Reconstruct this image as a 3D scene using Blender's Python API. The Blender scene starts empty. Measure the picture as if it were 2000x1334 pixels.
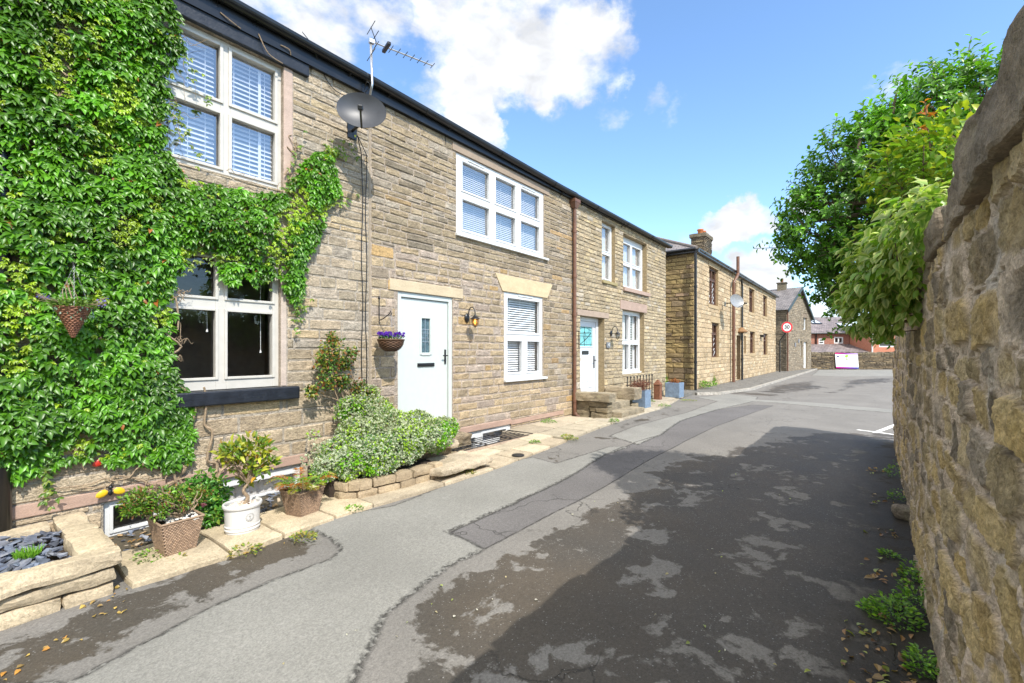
import bpy, math, random
import numpy as np
from mathutils import Vector, Matrix
R = math.radians
random.seed(7); rng = np.random.default_rng(11)
S = bpy.context.scene
col = S.collection

# ------------------------------------------------------------------ camera
YAW = math.atan(700 / 900.0); CY, SY = math.cos(YAW), math.sin(YAW)
HCAM = 1.55; FPX = 900.0; HOR = 685.0
cam_d = bpy.data.cameras.new("camera"); cam = bpy.data.objects.new("camera", cam_d); col.objects.link(cam)
cam_d.sensor_width = 36; cam_d.lens = 36 * FPX / 2000; cam_d.shift_y = 18 / 2000
cam_d.clip_start = 0.02; cam_d.clip_end = 4000
cam.location = (0, 0, HCAM); cam.rotation_euler = (R(90), 0, YAW - R(90))
S.camera = cam

# ------------------------------------------------------------------ light
SUN = Vector((-0.43, -1.0, 1.2)).normalized()
sd = bpy.data.lights.new("sun", 'SUN'); sun = bpy.data.objects.new("sun", sd); col.objects.link(sun)
sd.energy = 2.75; sd.angle = R(0.5); sd.color = (1.0, 0.95, 0.87)
sun.rotation_euler = SUN.to_track_quat('Z', 'Y').to_euler()
S.view_settings.view_transform = 'Standard'; S.view_settings.look = 'None'
S.view_settings.exposure = 1.17; S.view_settings.gamma = 1

def ray(px, py):
    q = (px - 1000) / FPX
    return (CY + q * SY, SY - q * CY, (HOR - py) / FPX)

world = bpy.data.worlds.new("World"); S.world = world; world.use_nodes = True
def build_world():
    nt = world.node_tree; N = nt.nodes; L = nt.links; N.clear()
    out = N.new('ShaderNodeOutputWorld'); bg = N.new('ShaderNodeBackground')
    sky = N.new('ShaderNodeTexSky'); sky.sky_type = 'NISHITA'; sky.sun_disc = False
    sky.sun_elevation = math.asin(SUN.z); sky.sun_rotation = math.atan2(SUN.x, SUN.y)
    sky.altitude = 150; sky.air_density = 1.0; sky.dust_density = 0.6; sky.ozone_density = 1.6
    tc = N.new('ShaderNodeTexCoord')
    nrm = N.new('ShaderNodeVectorMath'); nrm.operation = 'NORMALIZE'; L.new(tc.outputs['Generated'], nrm.inputs[0])
    def math_(op, a, b=None, c=None):
        m = N.new('ShaderNodeMath'); m.operation = op
        for i, v in enumerate((a, b, c)):
            if v is None: continue
            if isinstance(v, (int, float)): m.inputs[i].default_value = v
            else: L.new(v, m.inputs[i])
        return m.outputs[0]
    # cloud banks: direction, angular radius (deg), weight
    banks = [(1000, 60, 10, .86), (880, 70, 8.5, .78), (1100, 105, 8.5, .84), (1180, 120, 5, .72), (800, 30, 7, .5), (640, 40, 8, .6), (540, 20, 7, .56), (760, 110, 7, .52),
             (915, 235, 5.5, .85), (965, 250, 4, .8), (850, 180, 6, .6), (1190, 226, 2.4, .42), (1292, 178, 2.8, .42),
             (1765, 165, 3.2, .62), (1735, 200, 2.4, .52), (1450, 448, 3.6, .85), (1405, 455, 3, .7), (1505, 455, 2.4, .55), (1340, 458, 2, .45),
             (1490, 550, 4.2, .8), (1570, 600, 5, .8), (1430, 545, 3, .6), (1585, 380, 1.8, .5), (1640, 570, 5, .7), (1880, 420, 7, .5),
             (-700, 200, 16, .7), (-2500, 100, 20, .7)]
    nw = N.new('ShaderNodeTexNoise'); nw.inputs['Scale'].default_value = 5.5; nw.inputs['Detail'].default_value = 7; nw.inputs['Roughness'].default_value = .62; L.new(nrm.outputs[0], nw.inputs[0])
    ns = N.new('ShaderNodeVectorMath'); ns.operation = 'SUBTRACT'; L.new(nw.outputs['Color'], ns.inputs[0]); ns.inputs[1].default_value = (.5, .5, .5)
    wd = N.new('ShaderNodeVectorMath'); wd.operation = 'MULTIPLY_ADD'; L.new(ns.outputs[0], wd.inputs[0]); wd.inputs[1].default_value = (.2, .2, .2); L.new(nrm.outputs[0], wd.inputs[2])
    wn = N.new('ShaderNodeVectorMath'); wn.operation = 'NORMALIZE'; L.new(wd.outputs[0], wn.inputs[0])
    tot = None
    for px, py, rad, w in banks:
        d = Vector(ray(px, py)).normalized()
        dp = N.new('ShaderNodeVectorMath'); dp.operation = 'DOT_PRODUCT'
        L.new(wn.outputs[0], dp.inputs[0]); dp.inputs[1].default_value = d
        mr = N.new('ShaderNodeMapRange'); mr.interpolation_type = 'SMOOTHSTEP'
        L.new(dp.outputs['Value'], mr.inputs[0])
        mr.inputs[1].default_value = math.cos(R(rad)); mr.inputs[2].default_value = math.cos(R(rad * .25))
        mr.inputs[3].default_value = 0; mr.inputs[4].default_value = w
        tot = mr.outputs[0] if tot is None else math_('MAXIMUM', tot, mr.outputs[0])
    # unseen cloud overhead and behind, added for fill light; low south band for panes
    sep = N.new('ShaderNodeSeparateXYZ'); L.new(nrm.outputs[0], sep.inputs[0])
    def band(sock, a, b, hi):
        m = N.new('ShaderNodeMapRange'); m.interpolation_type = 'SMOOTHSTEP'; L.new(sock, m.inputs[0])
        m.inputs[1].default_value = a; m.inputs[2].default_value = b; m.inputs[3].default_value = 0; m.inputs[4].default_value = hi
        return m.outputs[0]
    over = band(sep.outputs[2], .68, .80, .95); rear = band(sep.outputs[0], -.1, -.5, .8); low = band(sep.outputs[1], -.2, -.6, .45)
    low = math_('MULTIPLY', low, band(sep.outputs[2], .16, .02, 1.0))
    fill_cloud = math_('MAXIMUM', math_('MAXIMUM', over, rear), low)
    tot = math_('MAXIMUM', tot, fill_cloud)
    mp = N.new('ShaderNodeMapping'); mp.inputs['Scale'].default_value = (1, 1, 1.7); L.new(nrm.outputs[0], mp.inputs[0])
    n1 = N.new('ShaderNodeTexNoise'); n1.inputs['Scale'].default_value = 7; n1.inputs['Detail'].default_value = 10; n1.inputs['Roughness'].default_value = .58
    L.new(mp.outputs[0], n1.inputs[0])
    n2 = N.new('ShaderNodeTexNoise'); n2.inputs['Scale'].default_value = 16; n2.inputs['Detail'].default_value = 8; n2.inputs['Distortion'].default_value = .3
    L.new(mp.outputs[0], n2.inputs[0])
    v = math_('ADD', tot, math_('MULTIPLY', math_('SUBTRACT', n1.outputs[0], .5), 2.1))
    cm = N.new('ShaderNodeMapRange'); cm.interpolation_type = 'SMOOTHSTEP'; L.new(v, cm.inputs[0])
    cm.inputs[1].default_value = .3; cm.inputs[2].default_value = .85
    veil = N.new('ShaderNodeMapRange'); L.new(tot, veil.inputs[0]); veil.inputs[1].default_value = .0; veil.inputs[2].default_value = .5
    mask = math_('MULTIPLY', math_('MULTIPLY', cm.outputs[0], veil.outputs[0]), .97)
    shade = N.new('ShaderNodeMapRange'); L.new(n2.outputs[0], shade.inputs[0])
    shade.inputs[1].default_value = .3; shade.inputs[2].default_value = .7; shade.inputs[3].default_value = .72; shade.inputs[4].default_value = 1.12
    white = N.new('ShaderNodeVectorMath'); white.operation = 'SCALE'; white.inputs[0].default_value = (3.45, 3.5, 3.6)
    L.new(math_('MULTIPLY', shade.outputs[0], math_('MULTIPLY_ADD', fill_cloud, .75, 1.0)), white.inputs['Scale'])  # added unseen cloud made brighter than the visible banks to lift the shade
    tint = N.new('ShaderNodeMix'); tint.data_type = 'RGBA'; tint.blend_type = 'MULTIPLY'; tint.inputs[0].default_value = 1
    L.new(sky.outputs[0], tint.inputs['A']); tint.inputs['B'].default_value = (.80, .93, 1.02, 1)
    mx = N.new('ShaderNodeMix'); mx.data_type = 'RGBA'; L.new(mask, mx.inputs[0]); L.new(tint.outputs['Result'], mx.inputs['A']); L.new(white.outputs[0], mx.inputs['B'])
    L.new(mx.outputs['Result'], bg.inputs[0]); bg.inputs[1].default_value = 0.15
    L.new(bg.outputs[0], out.inputs[0])
build_world()

# ------------------------------------------------------------------ noise
def _h(ix, iy, iz, seed):
    n = (ix.astype(np.int64) * 374761393 + iy.astype(np.int64) * 668265263 + iz.astype(np.int64) * 2147483647 + seed * 1274126177) & 0xffffffff
    n = ((n ^ (n >> 13)) * 1274126177) & 0xffffffff
    n = ((n ^ (n >> 16)) * 2246822519) & 0xffffffff
    return ((n ^ (n >> 15)) & 0xffffff) / float(0xffffff)
def vnoise(P, seed=0):
    P = np.asarray(P, float); i = np.floor(P).astype(np.int64); f = P - i; f = f * f * (3 - 2 * f)
    r = 0
    for dx in (0, 1):
        wx = f[..., 0] if dx else 1 - f[..., 0]
        for dy in (0, 1):
            wy = f[..., 1] if dy else 1 - f[..., 1]
            for dz in (0, 1):
                wz = f[..., 2] if dz else 1 - f[..., 2]
                r = r + wx * wy * wz * _h(i[..., 0] + dx, i[..., 1] + dy, i[..., 2] + dz, seed)
    return r
def fbm(P, oct=4, seed=0, gain=.5):
    P = np.asarray(P, float); a = 1; s = 0; t = 0
    for o in range(oct):
        s = s + a * (vnoise(P * (2.03 ** o) + 13.7 * o, seed + o) - .5); t += a; a *= gain
    return s / t * 2
def p2(x, y): return np.stack([x, y, np.zeros_like(x)], -1)

# ------------------------------------------------------------------ mesh builder
class MB:
    def __init__(self): self.V = []; self.n = 0; self.F4 = []; self.F3 = []; self.C = []; self.NG = []
    def add(self, V, F, c=(1, 1, 1)):
        V = np.asarray(V, float).reshape(-1, 3); k = len(V)
        c = np.asarray(c, float)
        if c.ndim == 1: c = np.tile(c, (k, 1))
        self.V.append(V); self.C.append(c[:, :3])
        if isinstance(F, np.ndarray):
            if F.size: (self.F4 if F.shape[1] == 4 else self.F3).append(F + self.n)
        else:
            q = [f for f in F if len(f) == 4]; t = [f for f in F if len(f) == 3]
            if q: self.F4.append(np.array(q) + self.n)
            if t: self.F3.append(np.array(t) + self.n)
            for f in F:
                if len(f) > 4: self.NG.append([i + self.n for i in f])
        self.n += k
        return self
    def hexa(self, p, c=(1, 1, 1)):     # 8 points: bottom ring 0-3 ccw, top ring 4-7
        return self.add(p, [(3, 2, 1, 0), (4, 5, 6, 7), (0, 1, 5, 4), (1, 2, 6, 5), (2, 3, 7, 6), (3, 0, 4, 7)], c)
    def box(self, x0, x1, y0, y1, z0, z1, c=(1, 1, 1)):
        return self.hexa([(x0, y0, z0), (x1, y0, z0), (x1, y1, z0), (x0, y1, z0), (x0, y0, z1), (x1, y0, z1), (x1, y1, z1), (x0, y1, z1)], c)
    def rbox(self, cen, size, M, c=(1, 1, 1)):   # rotated box
        sx, sy, sz = [v / 2 for v in size]
        p = [(-sx, -sy, -sz), (sx, -sy, -sz), (sx, sy, -sz), (-sx, sy, -sz), (-sx, -sy, sz), (sx, -sy, sz), (sx, sy, sz), (-sx, sy, sz)]
        return self.hexa([tuple(M @ Vector(q) + Vector(cen)) for q in p], c)
    def quad(self, a, b, c_, d, c=(1, 1, 1)): return self.add([a, b, c_, d], [(0, 1, 2, 3)], c)
    def prism(self, pts, z0, z1, c=(1, 1, 1)):   # polygon (x,y) ccw extruded in z (z may be callables)
        n = len(pts); f0 = z0 if callable(z0) else (lambda x, y: z0); f1 = z1 if callable(z1) else (lambda x, y: z1)
        V = [(x, y, f0(x, y)) for x, y in pts] + [(x, y, f1(x, y)) for x, y in pts]
        F = [tuple(range(n - 1, -1, -1)), tuple(range(n, 2 * n))] + [(i, (i + 1) % n, n + (i + 1) % n, n + i) for i in range(n)]
        return self.add(V, F, c)
    def tube(self, pts, r, n=8, c=(1, 1, 1), cap=True):
        pts = [Vector(p) for p in pts]; m = len(pts)
        rs = r if hasattr(r, '__len__') else [r] * m
        V = []; up = None
        for i, p in enumerate(pts):
            t = (pts[min(i + 1, m - 1)] - pts[max(i - 1, 0)]).normalized()
            if up is None:
                up = Vector((0, 0, 1)) if abs(t.z) < .9 else Vector((1, 0, 0))
            a = t.cross(up).normalized(); b = a.cross(t).normalized(); up = b
            for k in range(n):
                an = 2 * math.pi * k / n
                V.append(tuple(p + (a * math.cos(an) + b * math.sin(an)) * rs[i]))
        F = [(i * n + k, i * n + (k + 1) % n, (i + 1) * n + (k + 1) % n, (i + 1) * n + k) for i in range(m - 1) for k in range(n)]
        if cap: F += [tuple(range(n - 1, -1, -1)), tuple((m - 1) * n + k for k in range(n))]
        return self.add(V, F, c)
    def lathe(self, prof, cen, n=24, c=(1, 1, 1), M=None, sx=1, sy=1, cap=True):   # profile (r,z)
        V = []; m = len(prof)
        for r_, z in prof:
            for k in range(n):
                a = 2 * math.pi * k / n; p = Vector((r_ * math.cos(a) * sx, r_ * math.sin(a) * sy, z))
                if M: p = M @ p
                V.append(tuple(p + Vector(cen)))
        F = [(i * n + k, i * n + (k + 1) % n, (i + 1) * n + (k + 1) % n, (i + 1) * n + k) for i in range(m - 1) for k in range(n)]
        if cap and prof[0][0] > 1e-5: F.append(tuple(range(n - 1, -1, -1)))
        if cap and prof[-1][0] > 1e-5: F.append(tuple((m - 1) * n + k for k in range(n)))
        return self.add(V, F, c)
    def grid(self, P, c=(1, 1, 1)):   # P (nu,nv,3)
        nu, nv = P.shape[:2]; idx = np.arange(nu * nv).reshape(nu, nv)
        F = np.stack([idx[:-1, :-1], idx[1:, :-1], idx[1:, 1:], idx[:-1, 1:]], -1).reshape(-1, 4)
        c = np.asarray(c, float)
        return self.add(P.reshape(-1, 3), F, c.reshape(-1, 3) if c.ndim == 3 else c)
    def build(self, name, mat, parent=None, smooth=False, bevel=0, attrs=None):
        V = np.concatenate(self.V) if self.V else np.zeros((0, 3))
        loops = []; tot = []
        for fl, k in ((self.F4, 4), (self.F3, 3)):
            if fl:
                a = np.concatenate(fl); loops.append(a.reshape(-1)); tot.append(np.full(len(a), k))
        for f in self.NG: loops.append(np.array(f)); tot.append(np.array([len(f)]))
        loops = np.concatenate(loops); tot = np.concatenate(tot)
        me = bpy.data.meshes.new(name)
        me.vertices.add(len(V)); me.vertices.foreach_set('co', V.reshape(-1).astype(np.float32))
        me.loops.add(len(loops)); me.loops.foreach_set('vertex_index', loops.astype(np.int32))
        me.polygons.add(len(tot)); st = np.concatenate([[0], np.cumsum(tot)[:-1]])
        me.polygons.foreach_set('loop_start', st.astype(np.int32))
        try: me.polygons.foreach_set('loop_total', tot.astype(np.int32))
        except Exception: pass
        me.polygons.foreach_set('use_smooth', np.full(len(tot), bool(smooth)))
        me.update(calc_edges=True)
        C = np.concatenate(self.C); at = me.color_attributes.new('Col', 'FLOAT_COLOR', 'POINT')
        at.data.foreach_set('color', np.concatenate([C, np.ones((len(C), 1))], 1).reshape(-1).astype(np.float32))
        for k, v in (attrs or {}).items():
            a = me.attributes.new(k, 'FLOAT', 'POINT'); a.data.foreach_set('value', np.asarray(v, np.float32))
        me.materials.append(mat)
        o = bpy.data.objects.new(name, me); col.objects.link(o)
        if parent is not None: adopt(o, parent)
        if bevel:
            b = o.modifiers.new('bevel', 'BEVEL'); b.width = bevel; b.segments = 2; b.limit_method = 'ANGLE'
        return o
def adopt(o, parent):
    o.parent = parent
    o.matrix_parent_inverse = Matrix.Translation(-parent.location)
def tag(o, label=None, cat=None, group=None, kind=None):
    if label: o['label'] = label
    if cat: o['category'] = cat
    if group: o['group'] = group
    if kind: o['kind'] = kind
    return o
def thing(name, label, cat, loc, group=None):
    o = bpy.data.objects.new(name, None); o.empty_display_size = .1; col.objects.link(o); o.location = loc
    return tag(o, label, cat, group)

# ------------------------------------------------------------------ pixel -> point helpers used to measure the place
F = 7.0 * CY                # distance of the terrace front from the camera
def zg(x, y=0):             # the lane rises gently towards the far end
    x = np.asarray(x, float)
    return np.where(x < 8, .0214 * (x - 8), 0) * 1.0
def zgf(x): return float(zg(x))
def onY(px, py, Y=F):
    dx, dy, dz = ray(px, py); d = Y / dy
    return dx * d, HCAM + dz * d
def U(px, Y=F): return onY(px, HOR, Y)[0]
def gnd(px, py, up=0.0):
    z = 0
    for _ in range(8):
        d = (HCAM - z) * FPX / (py - HOR); dx, dy, _z = ray(px, py); z = zgf(dx * d) + up
    return dx * d, dy * d
def atd(px, py, d):
    a, b, c = ray(px, py); return Vector((a * d, b * d, HCAM + c * d))

# ------------------------------------------------------------------ materials
def newmat(name):
    m = bpy.data.materials.new(name); m.use_nodes = True; nt = m.node_tree
    return m, nt, nt.nodes, nt.links, nt.nodes['Principled BSDF']
def mk(N, t, **kw):
    n = N.new(t)
    for k, v in kw.items():
        if k.startswith('i_'): n.inputs[k[2:].replace('_', ' ')].default_value = v
        else: setattr(n, k, v)
    return n
def plain(name, c, rough=.5, metal=0, noise=.12, nscale=12, bump=0, bscale=80, spec=.5, coat=0):
    m, nt, N, L, B = newmat(name)
    B.inputs['Roughness'].default_value = rough; B.inputs['Metallic'].default_value = metal
    B.inputs['Specular IOR Level'].default_value = spec; B.inputs['Coat Weight'].default_value = coat
    tc = mk(N, 'ShaderNodeTexCoord'); n = mk(N, 'ShaderNodeTexNoise', i_Scale=nscale, i_Detail=6)
    L.new(tc.outputs['Object'], n.inputs[0])
    mr = mk(N, 'ShaderNodeMapRange'); L.new(n.outputs[0], mr.inputs[0])
    mr.inputs[1].default_value = .25; mr.inputs[2].default_value = .75; mr.inputs[3].default_value = 1 - noise; mr.inputs[4].default_value = 1 + noise
    mx = mk(N, 'ShaderNodeVectorMath', operation='SCALE'); mx.inputs[0].default_value = c; L.new(mr.outputs[0], mx.inputs['Scale'])
    L.new(mx.outputs[0], B.inputs['Base Color'])
    r2 = mk(N, 'ShaderNodeMapRange'); L.new(n.outputs[0], r2.inputs[0]); r2.inputs[3].default_value = max(.03, rough - .1); r2.inputs[4].default_value = min(1, rough + .12)
    L.new(r2.outputs[0], B.inputs['Roughness'])
    if bump:
        nb = mk(N, 'ShaderNodeTexNoise', i_Scale=bscale, i_Detail=5); L.new(tc.outputs['Object'], nb.inputs[0])
        bp = mk(N, 'ShaderNodeBump', i_Strength=bump, i_Distance=.01); L.new(nb.outputs[0], bp.inputs['Height']); L.new(bp.outputs[0], B.inputs['Normal'])
    return m
def stone_mat(name, rough=.9, s1=9, s2=55, strength=.9, dist=.012, var=.38, strata=True, lichen=0.0, soot=0.0, fiss=.45):
    """sandstone: own colour per stone in Col, blotches, grain and tooled relief"""
    m, nt, N, L, B = newmat(name)
    B.inputs['Roughness'].default_value = rough; B.inputs['Specular IOR Level'].default_value = .25
    at = mk(N, 'ShaderNodeAttribute', attribute_name='Col')
    tc = mk(N, 'ShaderNodeTexCoord')
    mp = mk(N, 'ShaderNodeMapping'); mp.inputs['Scale'].default_value = (1, 1, 2.6 if strata else 1); L.new(tc.outputs['Object'], mp.inputs[0])
    n1 = mk(N, 'ShaderNodeTexNoise', i_Scale=s1, i_Detail=8, i_Roughness=.62); L.new(mp.outputs[0], n1.inputs[0])
    n2 = mk(N, 'ShaderNodeTexNoise', i_Scale=s2, i_Detail=7, i_Roughness=.65); L.new(mp.outputs[0], n2.inputs[0])
    n3 = mk(N, 'ShaderNodeTexNoise', i_Scale=1.3, i_Detail=5); L.new(tc.outputs['Object'], n3.inputs[0])
    a = mk(N, 'ShaderNodeMapRange'); L.new(n1.outputs[0], a.inputs[0]); a.inputs[1].default_value = .28; a.inputs[2].default_value = .72; a.inputs[3].default_value = 1 - var; a.inputs[4].default_value = 1 + var * .75
    b = mk(N, 'ShaderNodeMapRange'); L.new(n2.outputs[0], b.inputs[0]); b.inputs[1].default_value = .3; b.inputs[2].default_value = .62; b.inputs[3].default_value = .72; b.inputs[4].default_value = 1.1
    n5 = mk(N, 'ShaderNodeTexNoise', i_Scale=s2 * .42, i_Detail=5, i_Roughness=.6, i_Distortion=.6); L.new(mp.outputs[0], n5.inputs[0])
    rg = mk(N, 'ShaderNodeMath', operation='SUBTRACT'); L.new(n5.outputs[0], rg.inputs[0]); rg.inputs[1].default_value = .5
    ra = mk(N, 'ShaderNodeMath', operation='ABSOLUTE'); L.new(rg.outputs[0], ra.inputs[0])
    fz = mk(N, 'ShaderNodeMapRange'); L.new(ra.outputs[0], fz.inputs[0]); fz.inputs[1].default_value = 0; fz.inputs[2].default_value = .035; fz.inputs[3].default_value = 1 - fiss; fz.inputs[4].default_value = 1
    mf = mk(N, 'ShaderNodeMath', operation='MULTIPLY'); L.new(b.outputs[0], mf.inputs[0]); L.new(fz.outputs[0], mf.inputs[1])
    ml = mk(N, 'ShaderNodeMath', operation='MULTIPLY'); L.new(a.outputs[0], ml.inputs[0]); L.new(mf.outputs[0], ml.inputs[1])
    sc = mk(N, 'ShaderNodeVectorMath', operation='SCALE'); L.new(at.outputs['Color'], sc.inputs[0]); L.new(ml.outputs[0], sc.inputs['Scale'])
    cur = sc.outputs[0]
    if soot:
        mr = mk(N, 'ShaderNodeMapRange'); L.new(n3.outputs[0], mr.inputs[0]); mr.inputs[1].default_value = .5; mr.inputs[2].default_value = .72; mr.inputs[4].default_value = soot
        mx = mk(N, 'ShaderNodeMix', data_type='RGBA'); L.new(mr.outputs[0], mx.inputs[0]); L.new(cur, mx.inputs['A']); mx.inputs['B'].default_value = (.09, .08, .065, 1); cur = mx.outputs['Result']
    if lichen:
        n4 = mk(N, 'ShaderNodeTexNoise', i_Scale=5, i_Detail=9, i_Roughness=.7); L.new(tc.outputs['Object'], n4.inputs[0])
        mr = mk(N, 'ShaderNodeMapRange'); L.new(n4.outputs[0], mr.inputs[0]); mr.inputs[1].default_value = .56; mr.inputs[2].default_value = .66; mr.inputs[4].default_value = lichen
        mx = mk(N, 'ShaderNodeMix', data_type='RGBA'); L.new(mr.outputs[0], mx.inputs[0]); L.new(cur, mx.inputs['A']); mx.inputs['B'].default_value = (.30, .32, .16, 1); cur = mx.outputs['Result']
    L.new(cur, B.inputs['Base Color'])
    h = mk(N, 'ShaderNodeMath', operation='MULTIPLY_ADD'); L.new(n1.outputs[0], h.inputs[0]); h.inputs[1].default_value = 1.0; L.new(n2.outputs[0], h.inputs[2])
    h2 = mk(N, 'ShaderNodeMath', operation='MULTIPLY_ADD'); L.new(fz.outputs[0], h2.inputs[0]); h2.inputs[1].default_value = .8; L.new(h.outputs[0], h2.inputs[2]); h = h2
    bp = mk(N, 'ShaderNodeBump', i_Strength=strength, i_Distance=dist); L.new(h.outputs[0], bp.inputs['Height']); L.new(bp.outputs[0], B.inputs['Normal'])
    return m
def leaf_mat(name, rough=.38, trans=.3, spec=.5, vary=.35):
    m, nt, N, L, B = newmat(name)
    at = mk(N, 'ShaderNodeAttribute', attribute_name='Col')
    tc = mk(N, 'ShaderNodeTexCoord'); n = mk(N, 'ShaderNodeTexNoise', i_Scale=2.2, i_Detail=4); L.new(tc.outputs['Object'], n.inputs[0])
    mr = mk(N, 'ShaderNodeMapRange'); L.new(n.outputs[0], mr.inputs[0]); mr.inputs[1].default_value = .3; mr.inputs[2].default_value = .7; mr.inputs[3].default_value = 1 - vary; mr.inputs[4].default_value = 1 + vary
    sc = mk(N, 'ShaderNodeVectorMath', operation='SCALE'); L.new(at.outputs['Color'], sc.inputs[0]); L.new(mr.outputs[0], sc.inputs['Scale'])
    L.new(sc.outputs[0], B.inputs['Base Color']); B.inputs['Roughness'].default_value = rough; B.inputs['Specular IOR Level'].default_value = spec
    tr = mk(N, 'ShaderNodeBsdfTranslucent'); hs = mk(N, 'ShaderNodeMix', data_type='RGBA', blend_type='MULTIPLY'); hs.inputs[0].default_value = 1
    L.new(sc.outputs[0], hs.inputs['A']); hs.inputs['B'].default_value = (1.5, 1.7, .6, 1); L.new(hs.outputs['Result'], tr.inputs[0])
    ms = mk(N, 'ShaderNodeMixShader'); ms.inputs[0].default_value = trans
    L.new(B.outputs[0], ms.inputs[1]); L.new(tr.outputs[0], ms.inputs[2]); L.new(ms.outputs[0], N['Material Output'].inputs[0])
    return m
def glass_mat(name, refl=.12, tint=(1, 1, 1), rough=.01):
    m, nt, N, L, B = newmat(name); N.remove(B)
    fr = mk(N, 'ShaderNodeLayerWeight', i_Blend=.5); pw = mk(N, 'ShaderNodeMath', operation='POWER'); L.new(fr.outputs['Facing'], pw.inputs[0]); pw.inputs[1].default_value = 5
    ad = mk(N, 'ShaderNodeMath', operation='MULTIPLY_ADD', use_clamp=True); L.new(pw.outputs[0], ad.inputs[0]); ad.inputs[1].default_value = .9; ad.inputs[2].default_value = refl + .05
    g = mk(N, 'ShaderNodeBsdfGlossy', i_Roughness=rough); t = mk(N, 'ShaderNodeBsdfTransparent'); t.inputs[0].default_value = (*tint, 1)
    tc = mk(N, 'ShaderNodeTexCoord'); n = mk(N, 'ShaderNodeTexNoise', i_Scale=1.6); L.new(tc.outputs['Object'], n.inputs[0])
    bp = mk(N, 'ShaderNodeBump', i_Strength=.06, i_Distance=.02); L.new(n.outputs[0], bp.inputs['Height']); L.new(bp.outputs[0], g.inputs['Normal'])
    ms = mk(N, 'ShaderNodeMixShader'); L.new(ad.outputs[0], ms.inputs[0]); L.new(t.outputs[0], ms.inputs[1]); L.new(g.outputs[0], ms.inputs[2])
    L.new(ms.outputs[0], N['Material Output'].inputs[0]); return m
def vcol(name, rough=.6, spec=.4, bump=.0, bscale=60, var=.15, nscale=20):
    m, nt, N, L, B = newmat(name); B.inputs['Roughness'].default_value = rough; B.inputs['Specular IOR Level'].default_value = spec
    at = mk(N, 'ShaderNodeAttribute', attribute_name='Col'); tc = mk(N, 'ShaderNodeTexCoord'); n = mk(N, 'ShaderNodeTexNoise', i_Scale=nscale, i_Detail=6); L.new(tc.outputs['Object'], n.inputs[0])
    mr = mk(N, 'ShaderNodeMapRange'); L.new(n.outputs[0], mr.inputs[0]); mr.inputs[1].default_value = .3; mr.inputs[2].default_value = .7; mr.inputs[3].default_value = 1 - var; mr.inputs[4].default_value = 1 + var
    sc = mk(N, 'ShaderNodeVectorMath', operation='SCALE'); L.new(at.outputs['Color'], sc.inputs[0]); L.new(mr.outputs[0], sc.inputs['Scale']); L.new(sc.outputs[0], B.inputs['Base Color'])
    if bump:
        nb = mk(N, 'ShaderNodeTexNoise', i_Scale=bscale, i_Detail=6); L.new(tc.outputs['Object'], nb.inputs[0])
        bp = mk(N, 'ShaderNodeBump', i_Strength=bump, i_Distance=.008); L.new(nb.outputs[0], bp.inputs['Height']); L.new(bp.outputs[0], B.inputs['Normal'])
    return m
M_STONE = stone_mat('terrace sandstone', s1=8, s2=48, var=.28, strength=.8, soot=.12)
M_STONE_C = stone_mat('far sandstone', s1=7, s2=40, dist=.012, var=.26, fiss=.3, strength=.7)
M_SOOT = stone_mat('dark gritstone', s1=6, s2=30, soot=.6)
M_RUBBLE = stone_mat('garden wall rubble', s1=14, s2=85, strength=.9, dist=.014, var=.22, strata=False, lichen=.10, fiss=.2)
M_COPING = stone_mat('coping gritstone', s1=9, s2=75, strength=.9, dist=.012, var=.42, strata=False, soot=.4, lichen=.12, fiss=.12)
M_DRESS = stone_mat('dressed stone', s1=4, s2=90, strength=.35, dist=.006, var=.16, fiss=.12)
M_SLAB = stone_mat('york stone', s1=5, s2=60, strength=.6, dist=.01, var=.26, strata=False, lichen=.08, fiss=.2)
M_STEP = stone_mat('weathered step stone', s1=6, s2=50, strength=.9, dist=.016, var=.4, lichen=.25, soot=.35)
M_UPVC = plain('white upvc', (.64, .65, .645), .35, noise=.07, nscale=5)
M_CREAM = plain('cream painted frame', (.53, .505, .45), .4, noise=.06)
M_DOOR = plain('pale sage door', (.53, .575, .545), .38, noise=.03)
M_DOORW = plain('white door', (.62, .65, .67), .35, noise=.03)
M_BLIND = plain('blind slats', (.80, .82, .84), .5, noise=.04)
M_CURT = plain('curtain cloth', (.72, .70, .68), .85, noise=.15, nscale=25)
M_BLACK = plain('black plastic', (.012, .013, .015), .3, noise=.3, nscale=5)
M_SILL = plain('black painted sill', (.012, .015, .022), .45, noise=.35, bump=.4, bscale=40)
M_IRON = plain('black iron', (.012, .012, .013), .5, noise=.3)
M_BROWNP = plain('brown downpipe', (.145, .068, .04), .5, noise=.3, nscale=7)
M_STEEL = plain('galvanised steel', (.55, .56, .58), .35, metal=.9, noise=.15)
M_DISH = plain('dark grey dish', (.04, .043, .05), .42, noise=.2, nscale=6)
M_GDISH = plain('pale grey dish', (.24, .25, .26), .4, noise=.2)
M_ROOM = plain('room plaster', (.30, .28, .26), .9)
M_GLASS = glass_mat('pane glass', .22)
M_GLASSB = glass_mat('upper pane glass', .31)
M_GLASSD = glass_mat('lower pane glass', .02)
M_WOOD = plain('brown stained wood', (.10, .045, .025), .55, noise=.3)
M_BARK = plain('bark', (.14, .10, .07), .9, noise=.4, nscale=30, bump=.9, bscale=50)
M_STEM = plain('pale vine stem', (.30, .22, .14), .85, noise=.35, nscale=40, bump=.6, bscale=90)
M_IVY = leaf_mat('creeper leaf', .36, .25, .42, .3)
M_LEAF = leaf_mat('shrub leaf', .4, .3, .5, .25)
M_HOLLY = leaf_mat('glossy tree leaf', .36, .3, .5, .35)
M_VARI = leaf_mat('variegated leaf', .5, .25, .3, .12)
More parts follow.
